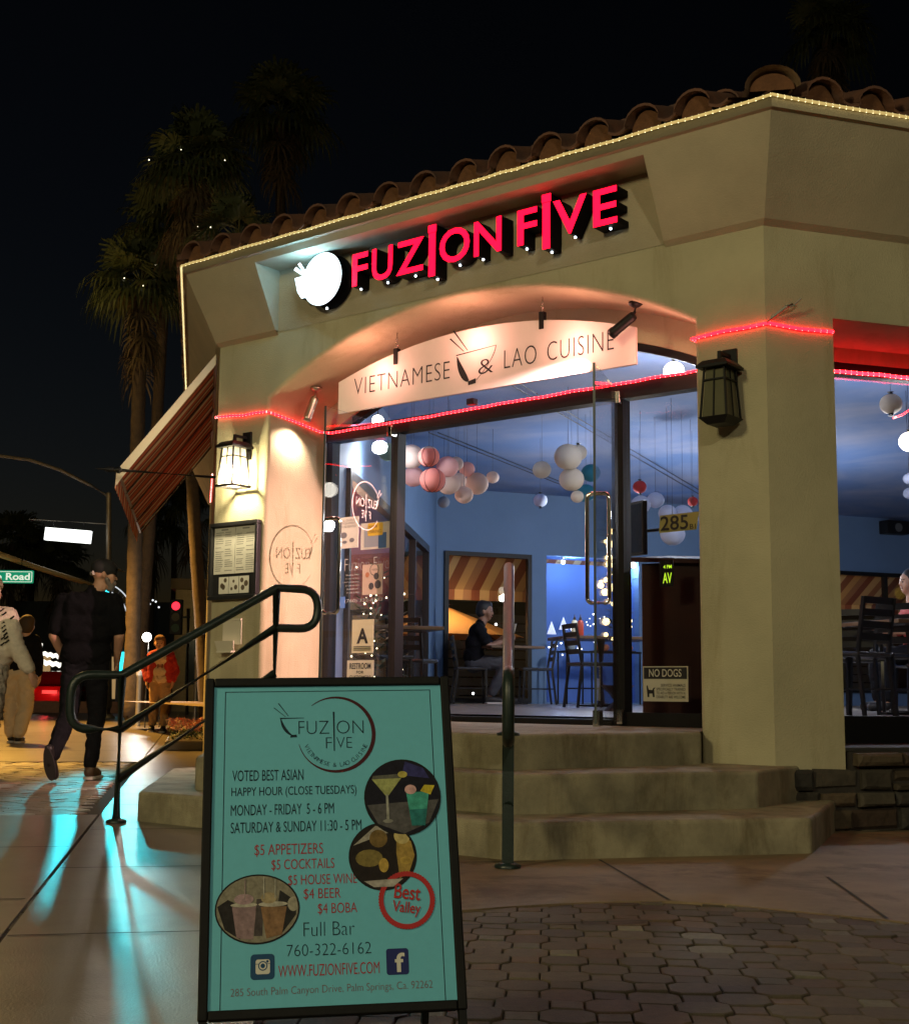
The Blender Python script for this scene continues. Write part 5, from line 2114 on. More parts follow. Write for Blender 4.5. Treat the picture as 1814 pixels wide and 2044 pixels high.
make_table('pedestal table in front of the seated man by the back window', fl(1012, 17.6), .35, .75, .75)
make_table('pedestal table with sauce bottles before the blue alcove', fl(1200, 15.2), .2, 1.05, .75, .78)
C1 = make_chair('black ladder back chair the man in the dining room sits on', fl(938, 17.6), .1)


def chair_at(label, loc, rz):
    c = copy_tree(C1)
    c.location = loc
    c.rotation_euler = (0, 0, rz)
    c['label'] = label
    return c


chair_at('empty black ladder back chair across the table from the seated man', fl(1070, 17.7), pi + .1)
chair_at('black ladder back chair at the sauce bottle table, behind the door handle', fl(1180, 14.3), .3)
chair_at('dark ladder back chair left of the inner mullion, seen through the sidelight', fl(822, 13.6), 1.2)
chair_at('dark ladder back chair low behind the restroom sign', fl(762, 12.2), .6)
chair_at('black ladder back chair nearest the pillar in the right window', (3.02, 10.15, FZ + .002), 2.2)
chair_at('black ladder back chair at the right edge of the right window', (3.35, 10.45, FZ + .002), -2.4)
chair_at('black ladder back chair at the back of the right window', (3.55, 11.6, FZ + .002), 1.1)
make_table('pedestal table between the chairs in the right window', (3.72, 10.9, FZ + .002), .3, .8, .8)
make_table('pedestal table inside the sidelight beside the dark chair', fl(792, 12.6), .3, .7, .7)
SAUCE = [(1147, 'pale squeeze bottle with a dark cap on the table before the alcove', (.55, .55, .42)), (1159, 'red sauce bottle with a dark cap on the table before the alcove', (.30, .035, .02))]
for px, lab, c in SAUCE:
    p = fl(px, 15.1)
    t = thing('sauce_bottle', lab, 'bottle', (p[0], p[1], FZ + .784), 0, 'sauce bottles')
    m_ = MB()
    m_.lathe([(0, 0), (.034, .0), (.036, .02), (.036, .15), (.03, .175), (.016, .185), (0, .185)], seg=16)
    m_.build('body', mat('bottle_' + lab[:4], c, .3), t)
    m_ = MB()
    m_.lathe([(.0165, .1855), (.017, .205), (.006, .225), (.004, .25), (0, .25)], seg=12)
    m_.build('cap', mat('bottle_cap', (.02, .015, .015), .4), t)
# low console with a plant in the alcove
cn = thing('console_table', 'thin black metal console table in front of the blue alcove', 'console table', (*tuple((M_B @ Vector((1.12, -.42, 0)))[:2]), FZ + .002), BA)
m_ = MB()
m_.box((-.42, -.15, .70), (.75, .15, .725))
m_.build('table_top', CMET, cn)
for x in (-.40, .73, -.02):
    for y in (-.135, .135):
        m_ = MB()
        m_.beam((x, y, 0), (x, y, .699), .018, .018)
        m_.build('leg', CMET, cn)
LEAF = mat('house_plant_leaf', (.03, .12, .03), .5, noise_amt=.4)
vp = thing('potted_plant', 'small green plant in a glass jar on the console table', 'plant', (*tuple((M_B @ Vector((.86, -.42, 0)))[:2]), FZ + .728), 0)
m_ = MB()
m_.lathe([(0, 0), (.05, 0), (.055, .06), (.045, .1), (.04, .11), (0, .11)], seg=14)
m_.build('pot', mat('jar', (.3, .36, .4), .2), vp)
m_ = MB()
rr_ = random.Random(4)
for k in range(40):
    a, e = rr_.uniform(0, 2 * pi), rr_.uniform(.2, 1.4)
    d = Vector((cos(a) * cos(e), sin(a) * cos(e), sin(e)))
    L = rr_.uniform(.08, .2)
    x, y, _ = basis(d)
    p = Vector((0, 0, .11))
    m_.add([p, p + d * L * .6 + x * .018, p + d * L, p + d * L * .6 - x * .018], [(0, 1, 2, 3)])
m_.build('leaves', LEAF, vp, recalc=False)
fd = thing('fruit_tray', 'tray heaped with orange fruit on the console table', 'tray', (*tuple((M_B @ Vector((1.5, -.42, 0)))[:2]), FZ + .728), BA)
m_ = MB()
m_.box((-.3, -.12, 0), (.3, .12, .012))
m_.build('tray_base', WOOD, fd)
for k in range(14):
    m_ = MB()
    m_.ball((rr_.uniform(-.26, .26), rr_.uniform(-.09, .09), .055 + (.05 if k > 9 else 0)), .045, 10, 8)
    m_.build('fruit', mat('orange_fruit', (.75, .25, .10), .5, noise_amt=.2), fd)
# white paper stars and fairy lights against the alcove back
gr = thing('light_garland', 'garland of white fairy lights and leaves hanging across the alcove back', 'garland', tuple(M_B @ Vector((1.2, .40, 1.6))), BA)
FL_ = mat('fairy_light', (1, 1, 1), emit=(.95, .97, 1), estr=6)
FLW = mat('fairy_light_warm', (1, 1, 1), emit=(1, .72, .28), estr=7)
m_ = MB()
pts = [(-.48 + .045 * k, 0, -.25 + .012 * k + .03 * sin(k * 1.7)) for k in range(10)] + [(-.0 + .06 * k, 0, -.08 + .05 * sin(k * 1.3)) for k in range(10)]
m_.tube(pts, .004, 5, 0)
for k in range(60):
    x = rr_.uniform(-.5, .35)
    z = -.15 + x * .75 + rr_.gauss(0, .07)
    a = rr_.uniform(0, 6.3)
    p = Vector((x, rr_.uniform(-.03, .03), z))
    m_.add([p, p + Vector((.03 * cos(a), .01, .03 * sin(a))), p + Vector((.07 * cos(a + .2), 0, .07 * sin(a + .2)))], [(0, 1, 2)])
m_.build('leaf_branch', mat('garland_leaf', (.06, .16, .12), .6), gr, recalc=False)
m_ = MB()
for k in range(36):
    x = rr_.uniform(-.5, .6)
    z = (-.18 + x * .1 if k % 2 else -.15 + x * .7) + rr_.gauss(0, .07)
    m_ = MB()
    m_.ball((x, -.02, z), rr_.uniform(.006, .013), 6, 4)
    m_.build('fairy_light', FL_, gr, recalc=False)
for (x, z) in ((-.26, .05), (-.07, .12)):
    m_ = MB()
    m_.add([(x, -.03, z + .09), (x - .075, -.03, z - .1), (x + .075, -.03, z - .1), (x, -.06, z - .03)], [(0, 1, 3), (1, 2, 3), (2, 0, 3)])
    m_.build('paper_star', mat('glow_paper', (.7, .7, .7), emit=(.6, .68, 1), estr=.8), gr, recalc=False)
# slim lit tree behind the door edge
tr_ = thing('lit_tree', 'slim dark artificial tree wound with warm fairy lights by the mullion', 'lit tree', fl(1232, 11.6), 0)
m_ = MB()
m_.tube([(0, 0, 0), (.01, 0, .8), (-.01, 0, 1.55)], [.03, .025, .012], 8)
m_.cyl((0, 0, 0), (0, 0, .22), .12, .15, 14)
m_.build('trunk', WOOD, tr_)
m_ = MB()
lt = MB()
for k in range(260):
    h = rr_.uniform(.55, 1.6)
    a = rr_.uniform(0, 6.3)
    r0 = .17 * (1.15 - abs(h - 1.05) / .75)
    d = Vector((cos(a), sin(a), rr_.uniform(-.1, .5)))
    p = Vector((0, 0, h)) + d * rr_.uniform(.02, max(.03, r0))
    x, y, _ = basis(d)
    m_.add([p, p + d * .04 + x * .012, p + d * .09, p + d * .04 - x * .012], [(0, 1, 2, 3)])
    if k % 7 == 0:
        lt = MB()
        lt.ball(p + d * .02, rr_.uniform(.014, .036), 8, 6)
        lt.build('fairy_light', FLW, tr_, recalc=False)
m_.build('foliage', mat('tree_leaf', (.02, .05, .025), .6), tr_, recalc=False)
lamp('lit_tree_light', 'POINT', Vector(fl(1232, 11.6)) + Vector((0, -.2, 1.1)), 3, (1, .7, .3), .1)
# sparkling greenery inside the sidelight
gs = thing('lit_shrub', 'bushy green plant sprinkled with fairy lights inside the sidelight', 'lit plant', fl(745, 11.3), 0)
m_ = MB()
lt = MB()
for k in range(300):
    a = rr_.uniform(0, 6.3)
    h = rr_.uniform(.25, 1.15)
    d = Vector((cos(a), sin(a), rr_.uniform(-.3, .6))).normalized()
    p = Vector((0, 0, h)) + d * rr_.uniform(.02, .27)
    x, y, _ = basis(d)
    m_.add([p, p + d * .05 + x * .016, p + d * .11, p + d * .05 - x * .016], [(0, 1, 2, 3)])
    if k % 6 == 0:
        lt = MB()
        lt.ball(p + Vector((0, -.02, 0)), rr_.uniform(.004, .009), 6, 5)
        lt.build('fairy_light', mat('fairy_light_cream', (1, 1, 1), emit=(1, .86, .55), estr=6), gs, recalc=False)
m_.build('foliage', mat('shrub_leaf', (.05, .09, .03), .6, noise_amt=.4), gs, recalc=False)
m_ = MB()
m_.lathe([(0, 0), (.14, 0), (.17, .25), (.155, .25), (.15, .22), (0, .22)], seg=18)
m_.build('pot', mat('brass_pot', (.35, .22, .06), .4, .5), gs)
# hostess stand behind the right pane
hsn = thing('hostess_stand', 'tall dark wooden hostess stand with a sloping top behind the right pane', 'stand', (*tuple(FW(3.33, 1.45, 0))[:2], FZ + .002), TH + .1)
m_ = MB()
m_.bbox((-.34, -.28, .0), (.36, .26, 1.02), .008)
m_.box((-.28, -.290, .12), (.30, -.281, .9))
m_.build('cabinet', mat('mahogany', (.045, .013, .010), .3, noise_amt=.4, noise_scale=4), hsn)
m_ = MB()
m_.add([(-.40, -.34, 1.03), (.42, -.34, .98), (.42, .30, 1.05), (-.40, .30, 1.10), (-.40, -.34, 1.06), (.42, -.34, 1.01), (.42, .30, 1.08), (-.40, .30, 1.13)], [(3, 2, 1, 0), (4, 5, 6, 7), (0, 1, 5, 4), (1, 2, 6, 5), (2, 3, 7, 6), (3, 0, 4, 7)])
m_.build('sloping_top', mat('mahogany', (.045, .013, .010)), hsn)
nz = MB()
t = thing('neon_card', 'small dark card with lime green lettering beside the lit tree', 'card', (*tuple(FW(3.36, .86, 0))[:2], 1.40), TH)
m_ = MB()
m_.box((-.04, 0, .0), (.06, .006, .17))
cd = m_.build('card', BLACK, t)
put_text(nz, '4 PM', -.01, .05, .115, .138, -.002, 0, .01)
put_text(nz, 'AV', -.015, .05, .02, .088, -.002, 0, .01)
nz.build('lettering', mat('lime_letter', (.3, .5, .02), emit=(.5, .8, .03), estr=1.2), cd, recalc=False)
# wall screen behind the mullion and a speaker high on the back wall
tv = thing('wall_screen', 'dark flat screen on an arm beside the right door post', 'screen', tuple(at(1261, 1057, 9.35)), radians(-62))
m_ = MB()
m_.bbox((-.16, -.02, -.19), (.16, .02, .19), .006)
m_.build('screen_case', BLACK, tv)
m_ = MB()
m_.tube([(0, .02, 0), (0, .14, 0), (.22, .2, 0)], .012, 8)
m_.build('arm', BLACK, tv)
m_ = MB()
m_.box((-.145, -.0215, -.17), (.145, -.0202, .17))
m_.build('display', mat('screen_glow', (.02, .022, .025), .15), tv)
sp_ = thing('wall_speaker', 'black box speaker high on the back wall in the right window', 'speaker', tuple(M_B @ Vector((6.68, -.02, 3.33))), BA)
m_ = MB()
m_.bbox((-.22, -.2, -.09), (.22, -.0, .12), .012)
m_.build('cabinet', BLACK, sp_)
m_ = MB()
m_.disc((0, .01), .07, .07, 18, 0, -.203)
m_.build('cone', mat('speaker_cone', (.10, .10, .10), .5), sp_, recalc=False)
yl = thing('yellow_lantern', 'small yellow lantern hanging under the back awning in the right window', 'lantern', tuple(M_B @ Vector((6.95, -.12, 2.33))), BA)
m_ = MB()
m_.lathe([(.02, -.09), (.05, -.07), (.085, -.02), (.085, .04), (.05, .09), (.02, .1)], seg=14)
m_.build('shade', mat('yellow_shade', (.8, .6, .1), emit=(1, .68, .10), estr=1.6), yl)
m_ = MB()
m_.tube([(0, 0, .1), (0, 0, .31)], .003, 5)
m_.build('wire', WIRE, yl)
# red strand and poster at the pillar edge of the right window back wall
# ------------------------------------------------------------------ patio behind the back windows
BST = stripe_mat('patio_awning_stripe', [(0, (.20, .06, .03)), (.14, (.52, .34, .16)), (.3, (.30, .13, .06)), (.44, (.55, .40, .22)), (.56, (.22, .08, .04)), (.72, (.48, .28, .12)), (.86, (.32, .16, .08))], 0, .95, trl=.3)
pa = thing('patio_awning', 'brown and cream striped awning outside the back windows', 'awning', tuple(M_B @ Vector((0, .16, 0))), BA)
m_ = MB()
vs, fs = [], []
for i in range(81):
    x = -1.2 + 9.8 * i / 80
    vs += [(x, .01, 2.85), (x, .95, 2.20), (x, .965, 2.05)]
for i in range(80):
    fs += [(3 * i, 3 * i + 1, 3 * i + 4, 3 * i + 3), (3 * i + 1, 3 * i + 2, 3 * i + 5, 3 * i + 4)]
m_.add(vs, fs)
m_.build('canopy', BST, pa, recalc=False)
lamp('patio_lamp_light', 'POINT', M_B @ Vector((-.3, 1.8, 2.3)), 60, (1, .72, .36), .1)
lamp('patio_lamp_light', 'POINT', M_B @ Vector((5.6, 1.8, 2.3)), 70, (1, .78, .45), .1)
for tpos, lab in ((-.3, 'warm bulb over the patio behind the left back window'), (5.6, 'warm bulb over the patio behind the right back window')):
    m_ = MB()
    m_.ball((0, 0, 0), .05, 12, 8)
    o = m_.build('patio_bulb', mat('bulb_lit', (1, 1, 1)))
    o.location = M_B @ Vector((tpos, 1.8, 2.42))
    tag(o, lab, 'bulb', 'bulbs over the patio')
    w = MB()
    w.tube([(0, 0, .05), (0, 0, 1.3)], .004, 5)
    w.build('wire', WIRE, o)
um = thing('patio_umbrella', 'orange cloth umbrella on the patio outside the back window', 'umbrella', tuple(M_B @ Vector((.05, 2.6, .05))), 0)
m_ = MB()
vs, fs = [(0, 0, 2.05)], []
for k in range(8):
    a = 2 * pi * k / 8
    vs.append((1.35 * cos(a), 1.35 * sin(a), 1.52))
for k in range(8):
    fs.append((0, 1 + k, 1 + (k + 1) % 8))
m_.add(vs, fs)
m_.build('canopy', mat('umbrella_orange', (.55, .25, .07), .8), um, recalc=False)
m_ = MB()
m_.cyl((0, 0, 0), (0, 0, 2.1), .022, .022, 10)
m_.build('pole', WOOD, um)
m_ = MB()
for k in range(8):
    a = 2 * pi * k / 8
    m_.beam((0, 0, 2.03), (1.33 * cos(a), 1.33 * sin(a), 1.505), .016, .016)
m_.build('rib', WOOD, um)
fe = thing('plank_fence', 'dark horizontal plank fence at the back of the patio', 'fence', tuple(M_B @ Vector((0, 4.2, 0))), BA)
m_ = MB()
for k in range(13):
    m_.box((-3, 0, .05 + k * .155), (10, .03, .05 + k * .155 + .135))
m_.build('plank_panel', mat('fence_wood', (.05, .04, .028), .8, noise_amt=.4, noise_scale=5), fe)
for x in (-3, -1, 1, 3, 5, 7, 9):
    m_ = MB()
    m_.box((x, .031, 0), (x + .09, .12, 2.1))
    m_.build('post', mat('fence_post', (.04, .035, .028), .8), fe)
m_ = MB()
m_.poly([M_B @ Vector((-4, .2, .5)), M_B @ Vector((11, .2, .5)), M_B @ Vector((11, 8, .5)), M_B @ Vector((-4, 8, .5))])
tag(m_.build('patio_floor', CONC, recalc=False), kind='structure')
pb = thing('patio_string_light', 'short string of white patio bulbs low outside the back windows', 'string light', tuple(M_B @ Vector((0, 3.8, 0))), BA)
m_ = MB()
m_.tube([(x * .5 - 1, 0, .82 + .08 * cos(x * pi)) for x in range(0, 20)], .004, 5)
m_.build('cord', WIRE, pb)
m_ = MB()
for k in range(34):
    m_ = MB()
    m_.ball((rr_.uniform(-1, 8), 0, rr_.choice([.75, .82, 1.75, 1.85]) + rr_.gauss(0, .03)), .022, 6, 5)
    m_.build('bulb', FL_, pb, recalc=False)
# salmon panel outside the left inner window
sp = thing('salmon_screen', 'salmon cloth screen outside the left inner window', 'screen', tuple(M_F @ lwf(4, .62, FZ)), TH + atan2(lw_d.y, lw_d.x))
m_ = MB()
m_.box((-3.6, 0, 0), (3.6, .03, 1.15), 1)
m_.add([(-3.6, 0, 1.151), (3.6, 0, 1.151), (3.6, -.4, 2.6), (-3.6, -.4, 2.6)], [(0, 1, 2, 3)], 0)
m_.build('cloth', [mat('salmon_cloth', (.62, .14, .10), .8), mat('ochre_cloth', (.42, .26, .11), .8)], sp, recalc=False)
lamp('left_patio_light', 'POINT', M_F @ lwf(3.0, .35, 2.2), 40, (1, .62, .45), .05)
# ------------------------------------------------------------------ people: voxel-fused limbs give one continuous body each
SKIN = mat('skin', (.55, .30, .20), .55, noise_amt=.12, noise_scale=30)
SKIN_D = mat('skin_tan', (.26, .13, .08), .55, noise_amt=.12, noise_scale=30)


CLOTH = ('polo_shirt', 'jeans', 'sweater', 'trousers', 'top', 'jacket', 'shirt', 'red_top')


def fused(name, segs, balls, m, parent, voxel=.012, smooth=4):
    """tapered capsules and ellipsoids fused to one skin"""
    mb = MB()
    for p0, r0, p1, r1 in segs:
        p0, p1 = Vector(p0), Vector(p1)
        d = (p1 - p0)
        L = d.length
        d.normalize()
        prof = [(r0 * sin(a), -r0 * cos(a)) for a in [pi / 2 * k / 5 for k in range(6)]] + [(r1 * cos(a), L + r1 * sin(a)) for a in [pi / 2 * k / 5 for k in range(6)]]
        mb.lathe(prof, p0, d, 16)
    for c, r, sc in balls:
        mb.ball(c, r, 18, 12, 0, sc)
    o = mb.build(name, m, None)
    md = o.modifiers.new('r', 'REMESH')
    md.mode = 'VOXEL'
    md.voxel_size = voxel
    if smooth:
        s = o.modifiers.new('s', 'SMOOTH')
        s.iterations = smooth
        s.factor = .5
    dg = bpy.context.evaluated_depsgraph_get()
    me = bpy.data.meshes.new_from_object(o.evaluated_get(dg))
    me.name = name
    if name in CLOTH:
        # folds: creases that run round the limbs and sag
        amp = .013 if name in ('jeans', 'trousers') else .010
        off = Vector((len(segs) * 3.1, voxel * 900, 0))
        nrm = [v.normal.copy() for v in me.vertices]
        for v, nv in zip(me.vertices, nrm):
            p = v.co
            w = noise.noise(Vector((p.x * 5, p.y * 5, p.z * 2.5)) + off) * 1.2
            f_ = abs(noise.noise(Vector((p.x * 7 + w, p.y * 7 + w, p.z * 15 + w * 2.2)) + off))
            f2_ = noise.noise(Vector((p.x * 3, p.y * 3, p.z * 4)) - off)
            v.co = p + nv * (amp * (.35 - f_ * 1.9) + .006 * f2_)
    me.polygons.foreach_set('use_smooth', [True] * len(me.polygons))
    me.materials.clear()
    me.materials.append(m)
    old = o.data
    o.modifiers.clear()
    o.data = me
    bpy.data.meshes.remove(old)
    o.parent = parent
    return o


def hand_segs(w, d, up, s=1.0, curl=.5, side=1):
    """palm, four unequal bent fingers and a side thumb; w wrist, d hand direction, up = back of the hand"""
    w, d, up = Vector(w), Vector(d).normalized(), Vector(up)
    up = (up - d * up.dot(d)).normalized()
    x = d.cross(up) * side
    out = [(w, .024 * s, w + d * .05 * s, .026 * s)]
    for i, (off, L) in enumerate(((-.027, .072), (-.009, .082), (.009, .076), (.026, .058))):
        a = w + d * .075 * s + x * off * s
        out.append((w + d * .02 * s + x * off * .6 * s, .015 * s, a, .0125 * s))
        b = a + (d * (1 - curl * .3) - up * curl * .6).normalized() * L * .55 * s
        c = b + (d * (1 - curl) - up * curl * 1.1).normalized() * L * .5 * s
        out += [(a, .0105 * s, b, .0095 * s), (b, .0095 * s, c, .008 * s)]
    t0 = w + d * .03 * s - x * .028 * s
    t1 = t0 + (d * .7 - x * .5 - up * .3).normalized() * .042 * s
    t2 = t1 + (d * .95 - up * .3).normalized() * .03 * s
    out += [(t0, .014 * s, t1, .011 * s), (t1, .011 * s, t2, .0085 * s)]
    return out


def head_parts(c, f, s=1.0):
    """skull, jaw, nose, ears, brow for a head centred at c looking along f"""
    c, f = Vector(c), Vector(f).normalized()
    u = Vector((0, 0, 1))
    r = f.cross(u).normalized()
    u = r.cross(f)
    segs = [(c + u * .025 * s - f * .018 * s, .088 * s, c + u * .03 * s + f * .022 * s, .080 * s),
            (c - u * .02 * s + f * .02 * s, .072 * s, c - u * .075 * s + f * .048 * s, .042 * s),
            (c + f * .092 * s + u * .012 * s, .011 * s, c + f * .112 * s - u * .022 * s, .014 * s),
            (c - u * .04 * s - f * .01 * s, .058 * s, c - u * .15 * s - f * .03 * s, .055 * s)]
    for k in (-1, 1):
        segs.append((c + r * k * .083 * s + u * .012 * s - f * .01 * s, .016 * s, c + r * k * .085 * s - u * .026 * s - f * .004 * s, .012 * s))
        segs.append((c + r * k * .045 * s + f * .055 * s - u * .015 * s, .035 * s, c + r * k * .035 * s + f * .06 * s - u * .045 * s, .03 * s))
    return segs


def face_marks(c, f, parent, s=1.0):
    c, f = Vector(c), Vector(f).normalized()
    u = Vector((0, 0, 1))
    r = f.cross(u).normalized()
    m_ = MB()
    for k in (-1, 1):
        m_.ball(c + r * k * .033 * s + f * .088 * s + u * .006 * s, .011 * s, 8, 6, 0, (1.1, 1, .75))
        m_.tube([c + r * k * .016 * s + f * .097 * s + u * .028 * s, c + r * k * .05 * s + f * .084 * s + u * .03 * s], .0045 * s, 5, 0)
    m_.build('eye', mat('eye_dark', (.02, .015, .012), .3), parent)
    m_ = MB()
    m_.tube([c - r * .024 * s + f * .088 * s - u * .055 * s, c + f * .098 * s - u * .054 * s, c + r * .024 * s + f * .088 * s - u * .055 * s], .006 * s, 6)
    m_.build('mouth', mat('lip', (.30, .09, .075), .5), parent)


# --- man in black walking away -------------------------------------------------
PT = at(160, 1558, 10.75)
man = thing('person', 'man in black cap, black polo shirt and dark jeans walking away along the pavement', 'person', (PT.x, PT.y, .006), 0, 'people on the pavement')
man.scale = (.93, .93, 1.0)
head = Vector((.115, .03, 1.625))
hf = Vector((.93, .36, -.10))
arms = [(-.215, 0, 1.40, -.275, -.03, 1.13, -.215, .13, .93), (.225, 0, 1.40, .285, -.02, 1.13, .235, .13, .93)]
segs = head_parts(head, hf)
segs += [((.02, 0, 1.44), .07, (.09, .01, 1.52), .057), ((0, 0, 1.0), .09, (0, 0, 1.36), .09)]
for x, y, z, a, b, c, d, e, g in arms:
    segs += [((x, y, z), .058, (a, b, c), .045), ((a, b, c), .046, (d, e, g), .030)]
segs += hand_segs(arms[0][6:], (.1, .3, -.9), (-.9, .2, 0), 1, .6, 1) + hand_segs(arms[1][6:], (-.1, .3, -.9), (.9, .2, 0), 1, .6, -1)
legs = {'L': [(-.10, 0, .93), (-.115, -.03, .50), (-.16, -.34, .17)], 'R': [(.10, 0, .93), (.10, .06, .50), (.075, .02, .10)]}
for k in 'LR':
    a, b, c = legs[k]
    segs += [(a, .085, b, .058), (b, .056, c, .042)]
fused('body', segs, [], SKIN, man)
# clothes
POLO = mat('black_polo', (.008, .008, .010), .9, spec=.08, noise_amt=.3, noise_scale=40, bump=.3, bump_scale=60)
JEAN = mat('dark_jeans', (.013, .013, .017), .9, spec=.1, noise_amt=.45, noise_scale=14, bump=.4, bump_scale=50)
s2 = [((-.10, 0, 1.36), .125, (.10, 0, 1.36), .125), ((-.10, 0, 1.15), .130, (.10, 0, 1.15), .130), ((-.09, 0, .98), .130, (.09, 0, .98), .130), ((-.12, 0, 1.22), .12, (.12, 0, 1.22), .12),
      ((0, 0, 1.38), .10, (.05, .01, 1.475), .075), ((-.15, 0, 1.41), .075, (.16, 0, 1.41), .075)]
for x, y, z, a, b, c, d, e, g in arms:
    v0, v1 = Vector((x, y, z)), Vector((a, b, c))
    s2.append((v0, .078, v0.lerp(v1, .82), .066))
fused('polo_shirt', s2, [], POLO, man, .014, 5)
s3 = [((-.08, 0, .95), .118, (.08, 0, .95), .118), ((-.09, 0, .90), .105, (.09, 0, .90), .105)]
for k in 'LR':
    a, b, c = [Vector(p) for p in legs[k]]
    s3 += [(a, .105, b, .080), (b, .080, b.lerp(c, .93), .064)]
fused('jeans', s3, [], JEAN, man, .014, 5)
SHOE = mat('dark_shoe', (.015, .014, .014), .5)
SOLE = mat('worn_sole', (.028, .026, .025), .8)
m1 = fused('shoe', [((-.165, -.375, .245), .040, (-.16, -.33, .15), .046), ((-.16, -.33, .15), .048, (-.155, -.24, .045), .042)], [], SHOE, man, .009, 3)
m_ = MB()
q0, q1 = Vector((-.17, -.425, .275)), Vector((-.155, -.275, .012))
dd = (q1 - q0).normalized()
xx = Vector((1, 0, 0))
oo = []
for k in range(20):
    a = 2 * pi * k / 20
    w = .045 + .008 * cos(a)
    oo.append(q0.lerp(q1, .5) + dd * cos(a) * .15 + xx * sin(a) * w)
nn_ = dd.cross(xx).normalized()
if nn_.y > 0:
    nn_ = -nn_
m_.add([p + nn_ * .0 for p in oo] + [p + nn_ * .022 for p in oo], [list(range(20)), list(range(20, 40))[::-1]] + [(k, (k + 1) % 20, 20 + (k + 1) % 20, 20 + k) for k in range(20)])
m_.build('shoe_sole', SOLE, m1)
m2 = fused('shoe', [((.075, .0, .055), .048, (.085, .14, .045), .046), ((.085, .14, .045), .045, (.09, .21, .035), .036), ((.075, .02, .09), .05, (.075, .02, .05), .048)], [], mat('brown_shoe', (.10, .055, .035), .5), man, .009, 3)
m_ = MB()
m_.prism(rrect(.028, .142, -.06, .255, .045), .0, .022)
m_.build('shoe_sole', mat('white_sole', (.5, .45, .42), .6), m2)
# cap worn back to front under a band, grey beard and glasses
r_ = hf.normalized().cross(Vector((0, 0, 1))).normalized()
fh = hf.normalized()
CAP = mat('black_cap', (.008, .008, .009), .8)
m_ = MB()
bs = Matrix((r_, fh, r_.cross(fh))).transposed()
m_.ball(head + Vector((0, 0, .045)), .108, 22, 14, 0, (.93, 1.06, .78), bs)
m_.add([head + fh * t[0] + r_ * t[1] + Vector((0, 0, t[2])) for t in ((.085, -.075, .065), (.085, .075, .065), (.165, .055, .046), (.175, 0, .046), (.165, -.055, .046), (.085, -.075, .074), (.085, .075, .074), (.165, .055, .054), (.175, 0, .054), (.165, -.055, .054))],
       [(0, 1, 2, 3, 4), (9, 8, 7, 6, 5), (1, 2, 7, 6), (2, 3, 8, 7), (3, 4, 9, 8), (4, 0, 5, 9)])
m_.build('cap', CAP, man)
fused('beard', [(head + fh * .07 - Vector((0, 0, .065)), .040, head + fh * .055 - Vector((0, 0, .10)), .034), (head + fh * .02 + r_ * .07 - Vector((0, 0, .04)), .02, head + fh * .06 - Vector((0, 0, .085)), .035), (head + fh * .02 - r_ * .07 - Vector((0, 0, .04)), .02, head + fh * .06 - Vector((0, 0, .085)), .035)], [], mat('grey_beard', (.22, .19, .17), .9), man, .009, 2)
m_ = MB()
for k in (-1, 1):
    c = head + fh * .103 + r_ * k * .035 + Vector((0, 0, .012))
    m_.tube([c + r_ * .024 * cos(a) + Vector((0, 0, .018 * sin(a))) for a in [2 * pi * j / 14 for j in range(14)]], .003, 5, closed=True)
    m_.tube([c + r_ * k * .024, head + r_ * k * .090 + Vector((0, 0, .012))], .003, 5)
m_.build('glasses', BLACK, man)
m_ = MB()
m_.tube([head - fh * .09 + r_ * .05 + Vector((0, 0, .0)), head - fh * .1 + Vector((0, 0, -.005)), head - fh * .09 - r_ * .05 + Vector((0, 0, 0))], .02, 8)
m_.build('hair', mat('grey_hair', (.35, .31, .28), .9), man)

# --- woman at the left edge in a chunky sweater ---------------------------------
PW_ = at(-40, 1545, 11.25)
wom = thing('person', 'woman in a chunky cream sweater with black stitched pattern, cut by the left edge', 'person', (PW_.x, PW_.y, .006), radians(-8), 'people on the pavement')
hd_ = Vector((0, 0, 1.50))
wa = [(.17, .0, 1.30, .27, -.04, 1.05, .40, -.02, .845), (-.17, 0, 1.30, -.25, .03, 1.05, -.24, .16, .84)]
segs = head_parts(hd_, (0.1, 1, 0), .95) + [((0, 0, .95), .09, (0, 0, 1.28), .085)]
for q in wa:
    segs += [(q[:3], .05, q[3:6], .04), (q[3:6], .04, q[6:], .026)]
segs += hand_segs(wa[0][6:], (.45, .0, -.9), (.7, -.6, .3), .95, .35, 1) + hand_segs(wa[1][6:], (0, .3, -.9), (-.9, 0, 0), .95, .6, -1)
for sx, yy in ((-1, .18), (1, -.12)):
    segs += [((sx * .09, 0, .88), .08, (sx * .09, yy * .3, .48), .055), ((sx * .09, yy * .3, .48), .052, (sx * .09, yy, .09), .038)]
fused('body', segs, [], SKIN, wom)
KN = mat('cream_knit', (.86, .76, .62), .95, noise_amt=.2, noise_scale=30, bump=.9, bump_scale=130)
s2 = [((-.09, 0, 1.26), .135, (.09, 0, 1.26), .135), ((-.09, 0, 1.12), .14, (.09, 0, 1.12), .14), ((-.09, 0, 1.0), .15, (.09, 0, 1.0), .15), ((-.14, 0, 1.32), .075, (.14, 0, 1.32), .075), ((0, 0, 1.3), .1, (0, 0, 1.39), .075)]
for q in wa:
    a, b, c = Vector(q[:3]), Vector(q[3:6]), Vector(q[6:])
    s2 += [(a, .088, b, .080), (b, .080, b.lerp(c, .86), .060)]
fused('sweater', s2, [], KN, wom, .014, 4)
m_ = MB()
for k in range(15):
    for (x0_, y0_, z0_, rad) in ((.12, 0, 1.36, .0),):
        pass
